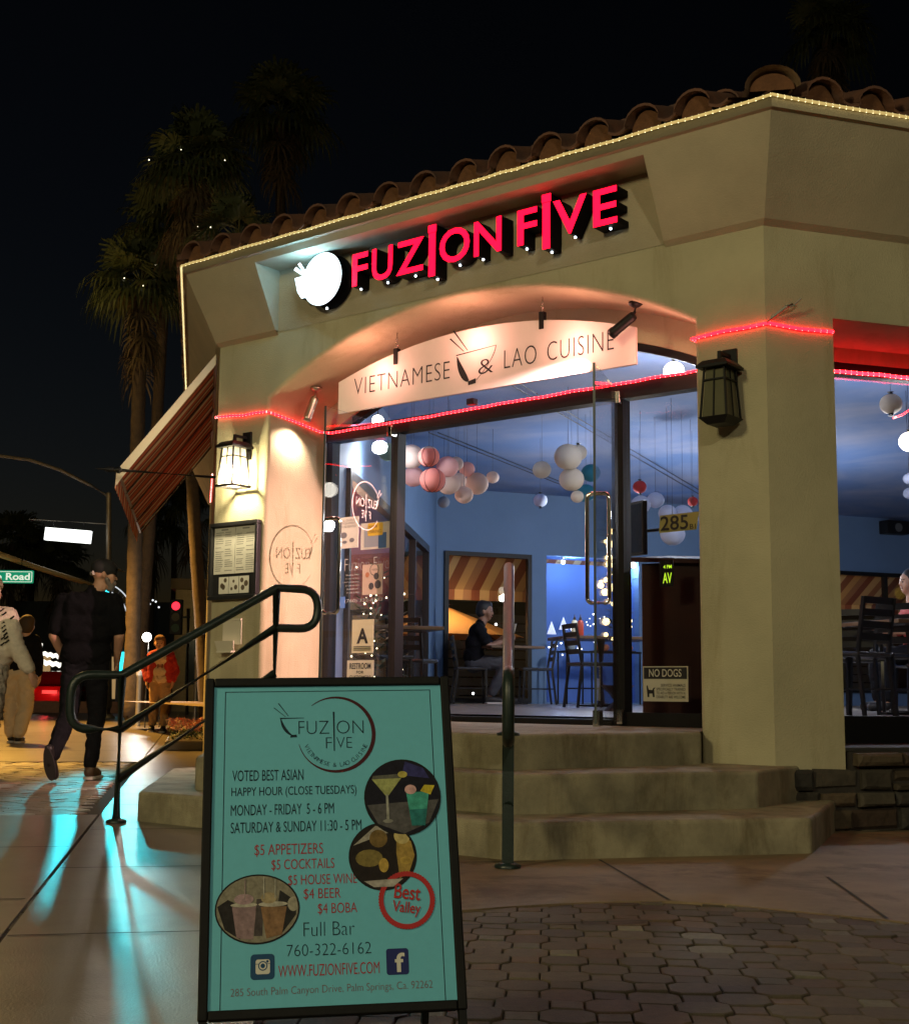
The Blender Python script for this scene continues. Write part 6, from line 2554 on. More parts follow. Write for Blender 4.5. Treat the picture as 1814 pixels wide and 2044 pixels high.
for row, (zc_, xr) in enumerate(((1.36, .2), (1.30, .24), (1.10, .24), (1.05, .24))):
    for k in range(9):
        x = -.18 + xr * 2 * k / 9
        yq = -sqrt(max(.002, .024 - (x * .55) ** 2))
        p = Vector((x, yq, zc_ + (.02 if k % 2 else -.01)))
        m_.tube([p + Vector((-.016, 0, -.012)), p + Vector((.016, 0, .012))], .008, 5)
for k in range(7):
    a, b = Vector(wa[0][:3]), Vector(wa[0][3:6])
    p = a.lerp(b, .1 + .12 * k) + Vector((-.02, -.083, 0))
    m_.tube([p + Vector((-.014, 0, -.016)), p + Vector((.016, 0, .008))], .008, 5)
m_.build('stitching', INK, wom)
s3 = [((-.08, 0, .90), .12, (.08, 0, .90), .12)]
for sx, yy in ((-1, .18), (1, -.12)):
    s3 += [((sx * .09, 0, .88), .11, (sx * .09, yy * .3, .48), .095), ((sx * .09, yy * .3, .48), .09, (sx * .09, yy * .9, .14), .08)]
PTN = mat('patterned_trousers', (.80, .72, .62), .9, noise_amt=.97, noise_scale=16)
fused('trousers', s3, [], PTN, wom, .016, 4)
for sx, yy in ((-1, .18), (1, -.12)):
    fused('shoe', [((sx * .09, yy - .02, .05), .045, (sx * .09, yy + .15, .04), .04)], [], SHOE, wom, .01, 3)
fused('hair', [(hd_ + Vector((0, -.03, .05)), .105, hd_ + Vector((0, -.05, -.10)), .095), (hd_ + Vector((0, .02, .07)), .095, hd_ + Vector((0, -.04, .05)), .1)], [], mat('pale_hair', (.72, .64, .50), .9), wom, .013, 3)

# --- companion behind her ---------------------------------------------------------
PC_ = at(30, 1480, 17.6)
com = thing('person', 'person in black top and cream trousers walking behind the woman in the sweater', 'person', (PC_.x, PC_.y, .006), radians(5), 'people on the pavement')
hd2 = Vector((.08, 0, 1.52))
ar = [(.19, 0, 1.33, .25, -.02, 1.06, .24, .12, .86), (-.19, 0, 1.33, -.25, .02, 1.06, -.23, .16, .86)]
segs = head_parts(hd2, (.2, 1, 0), .98) + [((0, 0, .95), .09, (0, 0, 1.3), .09), ((.03, 0, 1.35), .07, (.07, 0, 1.42), .055)]
for q in ar:
    segs += [(q[:3], .052, q[3:6], .042), (q[3:6], .042, q[6:], .028)]
segs += hand_segs(ar[0][6:], (0, .2, -1), (1, 0, 0), 1, .5, -1) + hand_segs(ar[1][6:], (0, .2, -1), (-1, 0, 0), 1, .5, 1)
lg = [((.10, 0, .90), (.11, .04, .48), (.04, -.02, .10)), ((-.10, 0, .90), (-.10, .12, .50), (-.10, .20, .10))]
for a, b, c in lg:
    segs += [(a, .08, b, .055), (b, .052, c, .04)]
fused('body', segs, [], SKIN, com, .014)
s2 = [((-.09, 0, 1.28), .13, (.09, 0, 1.28), .13), ((-.09, 0, 1.13), .13, (.09, 0, 1.13), .13), ((-.09, 0, 1.0), .13, (.09, 0, 1.0), .13), ((-.14, 0, 1.34), .075, (.14, 0, 1.34), .075)]
for q in ar:
    a, b, c = Vector(q[:3]), Vector(q[3:6]), Vector(q[6:])
    s2 += [(a, .078, b, .064), (b, .064, b.lerp(c, .8), .05)]
fused('top', s2, [], POLO, com, .016, 4)
s3 = [((-.08, 0, .92), .125, (.08, 0, .92), .125)]
for a, b, c in lg:
    a, b, c = Vector(a), Vector(b), Vector(c)
    s3 += [(a, .115, b, .10), (b, .10, b.lerp(c, .9), .09)]
fused('trousers', s3, [], mat('cream_trousers', (.62, .50, .36), .9, noise_amt=.15, noise_scale=12, bump=.4, bump_scale=20), com, .016, 4)
for (x, y) in ((.04, -.02), (-.10, .20)):
    s_ = fused('shoe', [((x, y, .06), .05, (x + .01, y + .18, .045), .042)], [], SHOE, com, .012, 3)
    m_ = MB()
    m_.prism(rrect(x - .05, x + .055, y - .05, y + .225, .04), 0, .024)
    m_.build('shoe_sole', mat('white_sole', (.5, .45, .42)), s_)
fused('hair', [(hd2 + Vector((0, -.02, .05)), .10, hd2 + Vector((0, -.035, -.02)), .09)], [], mat('brown_hair', (.05, .03, .018), .8), com, .014, 3)

# --- boy in a red jacket coming this way ---------------------------------------------
PB = at(316, 1457, 22.6)
boy = thing('person', 'boy in an open red jacket, cream shirt and khaki trousers walking towards the camera', 'person', (PB.x, PB.y, .006), radians(4), 'people on the pavement')
hd3 = Vector((-.03, -.02, 1.47))
ar = [(.17, 0, 1.27, .26, .02, 1.02, .22, -.10, .84), (-.17, 0, 1.27, -.26, .02, 1.02, -.21, -.08, .84)]
segs = head_parts(hd3, (.12, -1, -.05), .98) + [((0, 0, .95), .085, (0, 0, 1.22), .08), ((0, 0, 1.28), .065, (-.02, -.01, 1.38), .052)]
for q in ar:
    segs += [(q[:3], .048, q[3:6], .038), (q[3:6], .038, q[6:], .026)]
segs += hand_segs(ar[0][6:], (0, -.3, -1), (1, 0, 0), .95, .5, 1) + hand_segs(ar[1][6:], (0, -.3, -1), (-1, 0, 0), .95, .5, -1)
lg = [((.085, 0, .86), (.115, -.06, .46), (.10, -.14, .10)), ((-.085, 0, .86), (-.085, .02, .46), (-.12, .06, .10))]
for a, b, c in lg:
    segs += [(a, .075, b, .052), (b, .050, c, .036)]
fused('body', segs, [], SKIN, boy, .012)
face_marks(hd3, (.12, -1, -.05), boy, .98)
fused('shirt', [((-.08, 0, 1.20), .105, (.08, 0, 1.20), .105), ((-.08, 0, 1.0), .105, (.08, 0, 1.0), .105), ((-.07, 0, .88), .112, (.07, 0, .88), .112)], [], mat('cream_shirt', (.66, .50, .36), .9, noise_amt=.12, noise_scale=20), boy, .014, 4)
m_ = MB()
put_text(m_, 'H', -.04, .05, 1.06, 1.13, -.108, 0, .02)
m_.build('shirt_print', mat('print_brown', (.12, .03, .02), .7), boy, recalc=False)
RJ = mat('red_jacket', (.48, .022, .02), .75, noise_amt=.35, noise_scale=16, bump=.4, bump_scale=30)
jk = []
for k in (-1, 1):
    jk += [((k * .13, -.03, 1.22), .080, (k * .145, -.035, .88), .078), ((k * .09, .04, 1.24), .095, (k * .09, .04, .90), .10), ((k * .15, .01, 1.29), .07, (k * .05, .03, 1.33), .06)]
for q in ar:
    a, b, c = Vector(q[:3]), Vector(q[3:6]), Vector(q[6:])
    jk += [(a, .068, b, .058), (b, .058, b.lerp(c, .9), .046)]
fused('jacket', jk, [], RJ, boy, .013, 3)
s3 = [((-.07, 0, .88), .112, (.07, 0, .88), .112)]
for a, b, c in lg:
    a, b, c = Vector(a), Vector(b), Vector(c)
    s3 += [(a, .10, b, .085), (b, .085, b.lerp(c, .86), .07)]
fused('trousers', s3, [], mat('khaki', (.42, .27, .15), .9, noise_amt=.2, noise_scale=12, bump=.4, bump_scale=20), boy, .014, 4)
for (x, y) in ((.10, -.14), (-.12, .06)):
    s_ = fused('shoe', [((x, y, .07), .05, (x + .01, y - .16, .05), .045)], [], SHOE, boy, .012, 3)
    m_ = MB()
    m_.prism(rrect(x - .05, x + .06, y - .215, y + .05, .04), 0, .026)
    m_.build('shoe_sole', mat('white_sole', (.5, .45, .42)), s_)
fused('hair', [(hd3 + Vector((0, .02, .06)), .098, hd3 + Vector((.01, .03, .0)), .09), (hd3 + Vector((-.03, -.05, .085)), .05, hd3 + Vector((.05, -.05, .09)), .045)], [], mat('boy_hair', (.13, .06, .025), .8), boy, .014, 3)

# --- man seated in the dining room ------------------------------------------------------
PS = fl(945, 17.6)
sit = thing('person', 'man in black polo seated in profile at a table, holding a paper up', 'person', PS, radians(0), 'people in the restaurant')
hd4 = Vector((.14, 0, 1.20))
segs = head_parts(hd4, (1, -.12, -.05), 1.0) + [((0, 0, .55), .09, (.06, 0, .95), .09), ((.07, 0, 1.0), .07, (.12, 0, 1.08), .056)]
ar = [(.05, -.19, .97, .19, -.21, .74, .42, -.10, .82), (.05, .19, .97, .24, .2, .75, .46, .06, .92)]
for q in ar:
    segs += [(q[:3], .055, q[3:6], .044), (q[3:6], .044, q[6:], .03)]
segs += hand_segs(ar[0][6:], (.9, .1, .4), (0, -1, .2), 1, .6, 1) + hand_segs(ar[1][6:], (.5, 0, .8), (0, 1, .2), 1, .8, -1)
lg = [((0, -.10, .53), (.43, -.13, .53), (.22, -.14, .12)), ((0, .10, .53), (.44, .12, .53), (.40, .12, .10))]
for a, b, c in lg:
    segs += [(a, .09, b, .06), (b, .056, c, .042)]
fused('body', segs, [], SKIN_D, sit, .012)
face_marks(hd4, (1, -.12, -.05), sit)
s2 = [((.05, -.1, .93), .122, (.05, .1, .93), .122), ((0, -.08, .62), .14, (0, .08, .62), .14), ((.02, -.08, .78), .135, (.02, .08, .78), .135), ((.05, -.14, .99), .072, (.05, .14, .99), .072), ((.06, 0, .98), .09, (.09, 0, 1.05), .07)]
for q in ar:
    a, b = Vector(q[:3]), Vector(q[3:6])
    s2.append((a, .078, a.lerp(b, .72), .068))
fused('polo_shirt', s2, [], POLO, sit, .014, 4)
s3 = [((0, -.08, .52), .125, (0, .08, .52), .125)]
for a, b, c in lg:
    a, b, c = Vector(a), Vector(b), Vector(c)
    s3 += [(a, .112, b, .082), (b, .082, b.lerp(c, .92), .066)]
fused('jeans', s3, [], mat('grey_jeans', (.045, .045, .055), .85, noise_amt=.4, noise_scale=12, bump=.4, bump_scale=40), sit, .014, 4)
for (x, y) in ((.20, -.14), (.40, .12)):
    s_ = fused('shoe', [((x, y, .06), .046, (x + .15, y - .01, .045), .042)], [], SHOE, sit, .012, 3)
    m_ = MB()
    m_.prism(rrect(x - .05, x + .20, y - .05, y + .05, .04), 0, .024)
    m_.build('shoe_sole', mat('white_sole', (.5, .45, .42)), s_)
fused('hair', [(hd4 + Vector((-.02, 0, .055)), .099, hd4 + Vector((-.04, 0, .0)), .085), (hd4 + Vector((.045, 0, .09)), .055, hd4 + Vector((-.03, 0, .085)), .075)], [], mat('black_hair', (.010, .009, .009), .6), sit, .013, 3)
pp = thing('paper_sheet', 'white paper held up by the seated man', 'paper', tuple(Vector(PS) + Vector((.50, .0, .90))), radians(20))
m_ = MB()
m_.box((-.002, -.06, 0), (.002, .05, .15), 0, Matrix.Rotation(.25, 4, 'Y'))
m_.build('sheet', PAPER, pp)

# --- diner in red at the right edge --------------------------------------------------------
PR = at(1840, 1395, 13.6)
dn = thing('person', 'diner in a red top seated at the right edge of the right window', 'person', (PR.x, PR.y, FZ), radians(180), 'people in the restaurant')
hd5 = Vector((.08, 0, 1.30))
segs = head_parts(hd5, (1, .1, 0)) + [((0, 0, .6), .09, (.04, 0, 1.02), .09), ((.05, 0, 1.06), .07, (.07, 0, 1.15), .056)]
ar = [(.03, -.19, 1.03, .17, -.22, .80, .40, -.10, .80), (.03, .19, 1.03, .17, .22, .8, .4, .1, .8)]
for q in ar:
    segs += [(q[:3], .055, q[3:6], .044), (q[3:6], .044, q[6:], .03)]
segs += hand_segs(ar[0][6:], (1, .2, 0), (0, 0, 1), 1, .4, 1) + hand_segs(ar[1][6:], (1, -.2, 0), (0, 0, 1), 1, .4, -1)
for sy in (-1, 1):
    segs += [((0, sy * .1, .58), .09, (.42, sy * .12, .56), .06), ((.42, sy * .12, .56), .056, (.40, sy * .12, .1), .042), ((.4, sy * .12, .05), .04, (.54, sy * .12, .04), .04)]
fused('body', segs, [], SKIN, dn, .014)
face_marks(hd5, (1, .1, 0), dn)
s2 = [((.03, -.1, 1.0), .125, (.03, .1, 1.0), .125), ((0, -.08, .66), .14, (0, .08, .66), .14), ((.02, -.08, .83), .135, (.02, .08, .83), .135), ((.03, -.14, 1.05), .074, (.03, .14, 1.05), .074)]
for q in ar:
    a, b = Vector(q[:3]), Vector(q[3:6])
    s2.append((a, .08, a.lerp(b, .9), .066))
fused('red_top', s2, [], mat('red_top', (.40, .02, .02), .8, noise_amt=.2), dn, .015, 4)
s3 = [((0, -.08, .56), .125, (0, .08, .56), .125)]
for sy in (-1, 1):
    s3 += [((0, sy * .1, .58), .11, (.42, sy * .12, .56), .08), ((.42, sy * .12, .56), .08, (.4, sy * .12, .14), .066)]
fused('trousers', s3, [], JEAN, dn, .015, 4)
for sy in (-1, 1):
    fused('shoe', [((.40, sy * .12, .055), .05, (.55, sy * .12, .045), .046)], [], SHOE, dn, .012, 3)
fused('hair', [(hd5 + Vector((-.02, 0, .055)), .1, hd5 + Vector((-.04, 0, -.02)), .09)], [], mat('black_hair', (.010, .009, .009)), dn, .014, 3)
c = chair_at('black ladder back chair under the diner in red at the right edge', (PR.x, PR.y, FZ + .002), pi)
# ------------------------------------------------------------------ palms
TRUNK = mat('palm_trunk', (.07, .048, .03), .9, noise_amt=.5, noise_scale=9, bump=.8, bump_scale=18)
FROND = mat('palm_frond', (.075, .092, .030), .6, noise_amt=.5, noise_scale=3)
DEADF = mat('dead_frond', (.13, .09, .045), .8, noise_amt=.5, noise_scale=4)
PSP = mat('palm_sparkle', (1, 1, 1), emit=(1, .88, .6), estr=4)


def fan_frond(mb, p, d, L, rnd, droop=.5, seg=22):
    """petiole and a pleated fan of narrow folded leaflets that droop at the tips"""
    d = d.normalized()
    x, y, _ = basis(d)
    if y.z < 0:
        x, y = -x, -y
    e = p + d * L * .45
    mb.beam(p, e, .025, .012)
    for k in range(seg):
        a = (k / (seg - 1) - .5) * radians(230)
        ld = (d * cos(a) + x * sin(a) + y * rnd.uniform(-.08, .08)).normalized()
        ll_ = L * .62 * (1 - .25 * abs(a) / 2) * rnd.uniform(.85, 1.1)
        w = .030 * L
        side = ld.cross(y).normalized() * w
        m1 = e + ld * ll_ * .55 + Vector((0, 0, -droop * .10 * ll_))
        m2 = e + ld * ll_ * .86 + Vector((0, 0, -droop * .42 * ll_))
        m3 = e + ld * ll_ * .97 + Vector((0, 0, -droop * .85 * ll_))
        mb.add([e - side * .3, e + side * .3, m1 + side, m1 - side, m2 + side * .6, m2 - side * .6, m3], [(0, 1, 2, 3), (3, 2, 4, 5), (5, 4, 6)])


def palm(label, foot, crown, r0, R_, nf, skirt, seed, bend=(0, 0), sparkle=8, group='palms along the street', dead=.25):
    rnd = random.Random(seed)
    foot, crown = Vector(foot), Vector(crown)
    t = thing('palm_tree', label, 'palm tree', foot, 0, group)
    c = crown - foot
    m_ = MB()
    pts, rs = [], []
    for k in range(41):
        s = k / 40
        p = c * s + Vector((bend[0], bend[1], 0)) * sin(pi * s)
        pts.append(p)
        rs.append(r0 * (1.25 - .45 * min(1, s * 6) if s < .17 else .8 - .12 * s) * (1 + (.05 if k % 2 else -.02)))
    m_.tube(pts, rs, 12)
    m_.build('trunk', TRUNK, t)
    m_ = MB()
    for k in range(nf):
        a = 2 * pi * k * .382 + rnd.uniform(-.3, .3)
        el_ = rnd.uniform(-.5, 1.35) if k > 5 else rnd.uniform(.9, 1.5)
        d = Vector((cos(a) * cos(el_), sin(a) * cos(el_), sin(el_)))
        fan_frond(m_, c, d, R_ * rnd.uniform(.85, 1.1), rnd, .5 + .5 * (el_ < .3))
    m_.build('crown', FROND, t, recalc=False)
    if skirt:
        m_ = MB()
        for k in range(int(nf * .8)):
            a = rnd.uniform(0, 2 * pi)
            el_ = rnd.uniform(-1.45, -.75)
            d = Vector((cos(a) * cos(el_), sin(a) * cos(el_), sin(el_)))
            fan_frond(m_, c + Vector((0, 0, -skirt * rnd.uniform(0, 1))), d, R_ * rnd.uniform(.5, .8), rnd, .9, 12)
        m_.build('dead_skirt', DEADF, t, recalc=False)
    if sparkle:
        for k in range(sparkle):
            m_ = MB()
            a, el_ = rnd.uniform(0, 2 * pi), rnd.uniform(-.6, .9)
            p = c + Vector((cos(a) * cos(el_), -abs(sin(a)) * cos(el_), sin(el_))) * R_ * rnd.uniform(.45, .8)
            m_.ball(p, rnd.uniform(.008, .015), 6, 4)
            m_.build('sparkle_light', PSP, t)
    return t


def g0(px, Y):
    p = at(px, 1400, Y)
    return Vector((p.x, p.y, -.02))


palm('palm with the lowest hanging crown at the left, straight pale trunk', g0(263, 27.0), at(282, 565, 27.0), .20, 1.25, 36, 1.6, 1, sparkle=6)
palm('palm with the middle crown, trunk close behind the first one', g0(270, 29.0), at(335, 455, 29.0), .17, 1.35, 36, 1.3, 2, (.05, 0), 5)
palm('leaning palm with a curved trunk close to the left wall', g0(422, 24.0), at(385, 330, 25.0), .15, 1.30, 36, 1.2, 3, (-.20, 0), 4)
palm('dark tall palm barely visible behind the roof', g0(560, 40.0), at(560, 230, 40.0), .22, 1.9, 34, 1.6, 4, sparkle=0)
palm('short spiky palm rising just above the tiled eave with two light specks', g0(470, 21.5), at(475, 478, 21.5), .12, .95, 16, 0, 5, sparkle=3)
palm('very dark palm standing behind the right roof corner', g0(1650, 38.0), at(1650, 70, 38.0), .22, 1.6, 30, 1.0, 6, sparkle=0, group='palms along the street')
for i, (px, Y, top, lab) in enumerate(((20, 62, 1085, 'far dark palm at the left edge beyond the green street sign'), (60, 70, 1110, 'far dark palm behind the lit white sign box'), (118, 66, 1125, 'far dark palm left of the man in black'),
                                      (300, 64, 1050, 'far dark palm behind the awning corner'), (345, 70, 960, 'far tall palm in the gap between awning and wall'), (390, 60, 1020, 'far palm just left of the building edge'))):
    palm(lab, g0(px, Y), at(px + 4, top, Y), .2, 2.0, 22, 1.8, 20 + i, sparkle=0, group='far palms in the dark')

# ------------------------------------------------------------------ far dark planting and buildings
rnd = random.Random(9)
m_ = MB()
for k in range(9000):
    x = rnd.uniform(-34, 2)
    base = 4.6 + 1.8 * noise.noise(Vector((x * .22, 3, 0))) + 1.2 * noise.noise(Vector((x * .9, 7, 0)))
    y = 78 + rnd.uniform(-2.5, 2.5)
    z = rnd.uniform(.2, 1) ** .7 * base
    s = rnd.uniform(.18, .42)
    d = Vector((rnd.gauss(0, 1), rnd.gauss(0, 1), rnd.gauss(0, .7))).normalized()
    a, b, _ = basis(d)
    p = Vector((x, y, z))
    m_.add([p - a * s, p - b * s * .5, p + a * s, p + b * s * .5], [(0, 1, 2, 3)])
tag(m_.build('far_trees', mat('far_leaf', (.035, .055, .02), .8), recalc=False), 'dark mass of far trees across the end of the street', 'trees', kind='stuff')

FB_ = thing('far_building', 'low sodium lit building with a flat parapet far beyond the leaning palm', 'building', g0(405, 44) + Vector((0, 0, .0)), .1)
m_ = MB()
m_.box((-1.0, 0, 0), (6, 8, 4.0))
m_.build('wall', mat('far_ochre', (.75, .58, .30), .9, noise_amt=.2), FB_)
m_ = MB()
m_.box((-1.15, -.15, 4.01), (6.2, 8, 4.35))
m_.build('parapet', mat('far_ochre_dark', (.30, .22, .12), .9), FB_)
for x in (-.6, 1.2, 3.0):
    m_ = MB()
    m_.box((x, -.02, .9), (x + 1.1, -.004, 2.6))
    m_.build('window', mat('far_glass', (.02, .03, .04), .1), FB_)
# cyan theatre front, source of the coloured light on the pavement
TF = thing('theatre_front', 'cyan lit shop front with a glowing strip far behind the man in black', 'building', g0(183, 66), 0)
m_ = MB()
m_.box((-4.4, 0, 0), (4.2, 6, 5.0))
m_.build('wall', mat('theatre_wall', (.06, .07, .07), .9), TF)
CY = mat('cyan_glow', (.1, .7, .8), emit=(.03, .75, .85), estr=2.2)
m_ = MB()
m_.box((1.3, -.06, .3), (1.62, -.01, 2.54))
m_.build('glow_strip', CY, TF)
for x in (-3.4, -1.5, .2, 1.9):
    m_ = MB()
    m_.box((x, -.04, .25), (x + 1.3, -.005, 2.3))
    m_.build('window', mat('theatre_window', (.1, .1, .1), .2, emit=(1, .62, .25), estr=.35), TF)
fx = thing('floodlight', 'small cyan floodlight on a thin pole far along the pavement', 'floodlight', (-8.33, 31.9, 0), 0)
m_ = MB()
m_.cyl((0, 0, 0), (0, 0, 3.0), .03, .025, 8)
m_.build('pole', BLACK, fx)
m_ = MB()
m_.bbox((-.13, -.02, 2.98), (.13, .12, 3.24), .01)
m_.build('housing', BLACK, fx)
m_ = MB()
m_.box((-.11, -.026, 3.0), (.11, -.0205, 3.22))
m_.build('lens', CY, fx)

# white garden light forms: bright paired flood lamps
WL = mat('white_lamp', (1, 1, 1), emit=(1, .97, .90), estr=18)
for px, py, Y, r, lab in ((293, 1272, 25, .085, 'big bright white flood lamp left above the boy in red'), (321, 1289, 25.5, .055, 'smaller bright white lamp beside the boy in red')):
    p = at(px, py, Y)
    t = thing('flood_lamp', lab, 'lamp', (p.x, p.y, -.02), 0, 'bright lamps on the far pavement')
    m_ = MB()
    m_.cyl((0, .12, 0), (0, .12, p.z), .014, .014, 8)
    m_.build('pole', BLACK, t)
    m_ = MB()
    m_.ball((0, 0, p.z + .02), r, 14, 10)
    m_.build('bulb', WL, t)
    lamp('flood_lamp_light', 'POINT', (p.x, p.y - .25, p.z), 90 if r > .07 else 40, (1, .93, .82), .12)
# lit feather shapes on the far left
for i, (px, py, Y, w, lab) in enumerate(((58, 1281, 58, 1.15, 'white lit awning far left, highest of the three'), (85, 1303, 56, 1.3, 'white lit awning far left, in the middle of the three'), (106, 1323, 54, 1.5, 'white lit awning far left, lowest and nearest the man'))):
    p = at(px, py, Y)
    t = thing('lit_awning', lab, 'awning', (p.x, p.y, -.02), .25, 'lit awnings at the far left')
    m_ = MB()
    vs, fs = [], []
    for k in range(13):
        s = k / 12
        vs += [(-w / 2 + w * s, 0, p.z + .16 - .22 * s + .05 * (k % 2)), (-w / 2 + w * s, -.5, p.z - .06 - .2 * s + .07 * (k % 2))]
    for k in range(12):
        fs.append((2 * k, 2 * k + 1, 2 * k + 3, 2 * k + 2))
    m_.add(vs, fs)
    m_.build('canopy', mat('lit_canopy', (.8, .8, .7), emit=(1, .96, .82), estr=1.6), t, recalc=False)
    m_ = MB()
    for x in (-w / 2, w / 2):
        m_.cyl((x, 0, 0), (x, 0, p.z + (.16 if x < 0 else -.06)), .03, .03, 8)
    m_.build('post', BLACK, t)
# arched truss with outline lights
p = at(236, 1190, 62)
tr2 = thing('lit_truss', 'white outlined curved truss arching behind the man in black', 'truss', (p.x, p.y, -.02), 0)
m_ = MB()
for k in range(5):
    R0 = 1.7 - .28 * k
    m_.tube([(-.9 + R0 * sin(a), 0, p.z - 1.3 + R0 * 1.15 * cos(a)) for a in [radians(5 + 80 * j / 16) for j in range(17)]], .030, 5)
m_.build('outline_tube', mat('outline_white', (.8, .8, .8), emit=(.85, .92, 1), estr=.75), tr2)
m_ = MB()
for k in range(9):
    a = radians(5 + 80 * k / 8)
    m_.beam((-.9 + 1.7 * sin(a), .04, p.z - 1.3 + 1.7 * 1.15 * cos(a)), (-.9 + .58 * sin(a), .04, p.z - 1.3 + .58 * 1.15 * cos(a)), .025, .025)
m_.beam((.1, .1, 0), (.1, .1, p.z - .2), .12, .12)
m_.build('truss_frame', mat('truss_grey', (.3, .3, .32), .5), tr2)
# string light strand among the trunks
m_ = MB()
pts = [at(275 + 6 * k, 1212 + 14 * sin(k * .9), 46) for k in range(8)]
m_.tube(pts, .012, 5)
for q in pts:
    m_.ball(q, .035, 6, 5, 1)
m_.tube([pts[0], pts[0] + Vector((0, 0, 1.2))], .012, 5)
tag(m_.build('string_light', [WIRE, mat('string_white', (1, 1, 1), emit=(.9, .95, 1), estr=1.3)]), 'short strand of small white bulbs strung between far trunks', 'string light')

# ------------------------------------------------------------------ signal pole, street name signs
SP = at(217, 1395, 33)
POLE = mat('galvanised_pole', (.30, .26, .20), .5, .6, noise_amt=.25, noise_scale=6)
sg = thing('signal_pole', 'tall grey street pole with a long curved lamp arm and a signal mast arm', 'street pole', (SP.x, SP.y, -.02), 0)


def rel(px, py, Y):
    return at(px, py, Y) - Vector((SP.x, SP.y, -.02))


m_ = MB()
tp_ = rel(217, 984, 33)
m_.tube([(0, 0, 0), (0, 0, .3), (tp_.x, 0, tp_.z)], [.14, .085, .062], 14)
m_.lathe([(.17, 0), (.17, .05), (.1, .12)], seg=14)
m_.build('pole', POLE, sg)
m_ = MB()
a = [rel(214, 989, 33), rel(180, 968, 32.6), rel(120, 938, 32), rel(60, 918, 31.4), rel(0, 910, 30.8), rel(-60, 908, 30.2)]
m_.tube(a, .042, 10)
la = m_.build('lamp_arm', POLE, sg)
m_ = MB()
e = a[-1]
m_.bbox((e.x - .7, e.y - .16, e.z - .09), (e.x + .05, e.y + .16, e.z + .09), .04)
m_.build('lamp_head', POLE, la)
m_ = MB()
m_.box((e.x - .6, e.y - .13, e.z - .10), (e.x - .05, e.y + .13, e.z - .091))
m_.build('lamp_lens', mat('sodium_lens', (1, .7, .3), emit=(1, .62, .2), estr=12), la)
m_ = MB()
m_.tube([rel(216, 1175, 33), rel(160, 1160, 32.2), rel(80, 1135, 31), rel(0, 1107, 29.8), rel(-40, 1094, 29.2)], [.05, .056, .062, .068, .07], 10)
m_.build('mast_arm', mat('mast_yellow', (.38, .28, .12), .5, .4), sg)
m_ = MB()
m_.tube([rel(215, 1046, 33), rel(58, 1036, 32.4)], .022, 8)
m_.build('sign_bracket', POLE, sg)
q = at(136, 1069, 32.7)
bs_ = thing('lit_sign_box', 'glowing white street name box hanging from a bracket on the pole', 'sign', (q.x, q.y, q.z), -.02)
m_ = MB()
m_.bbox((-.57, -.06, -.155), (.57, .06, .155), .01, 0, Matrix.Rotation(.075, 4, 'Y'))
m_.build('case', mat('sign_box_white', (.9, .9, .9), emit=(.93, .98, .95), estr=2.4), bs_)
m_ = MB()
put_text(m_, 'S Palm Canyon Dr', -.30, .30, -.02, .045, -.068, 0, -.01)
m_.v = [Matrix.Rotation(.075, 4, 'Y') @ v for v in m_.v]
m_.build('lettering', mat('sign_pale_ink', (.5, .6, .55), emit=(.72, .80, .75), estr=1), bs_, recalc=False)
for x in (-.38, .38):
    m_ = MB()
    m_.cyl((x, 0, .12), (x, 0, .33), .012, .012, 6)
    m_.build('hanger', BLACK, bs_)
q = at(-2, 1151, 30.2)
gs_ = thing('street_sign', 'green street sign with white lettering hanging under the mast arm', 'sign', (q.x, q.y, q.z), 0)
m_ = MB()
m_.add([(x, 0, z) for x, z in rrect(-.78, .78, -.145, .145, .03)], [list(range(24))])
m_.add([(x, .02, z) for x, z in rrect(-.78, .78, -.145, .145, .03)], [list(range(24))[::-1]])
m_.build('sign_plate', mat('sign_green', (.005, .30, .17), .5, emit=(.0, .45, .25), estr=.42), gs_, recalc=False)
m_ = MB()
put_text(m_, 'Baristo Road', -.70, .70, -.075, .085, -.004, 0, .02)
fr3 = rrect(-.75, .75, -.12, .12, .02)
fi3 = rrect(-.735, .735, -.108, .108, .02)
for k in range(24):
    j = (k + 1) % 24
    m_.add([(fr3[k][0], -.003, fr3[k][1]), (fr3[j][0], -.003, fr3[j][1]), (fi3[j][0], -.003, fi3[j][1]), (fi3[k][0], -.003, fi3[k][1])], [(0, 1, 2, 3)])
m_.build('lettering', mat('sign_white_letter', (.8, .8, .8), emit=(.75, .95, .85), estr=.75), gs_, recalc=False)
for x in (-.5, .5):
    m_ = MB()
    m_.cyl((x, .01, .145), (x, .01, .40), .012, .012, 6)
    m_.build('hanger', BLACK, gs_)
# traffic light on its own post
q = at(374, 1395, 38)
tl = thing('traffic_light', 'dark traffic light with a red lamp on a slim post beyond the boy', 'traffic light', (q.x, q.y, -.02), 0)


def rl(px, py):
    return at(px, py, 38) - Vector((q.x, q.y, -.02))


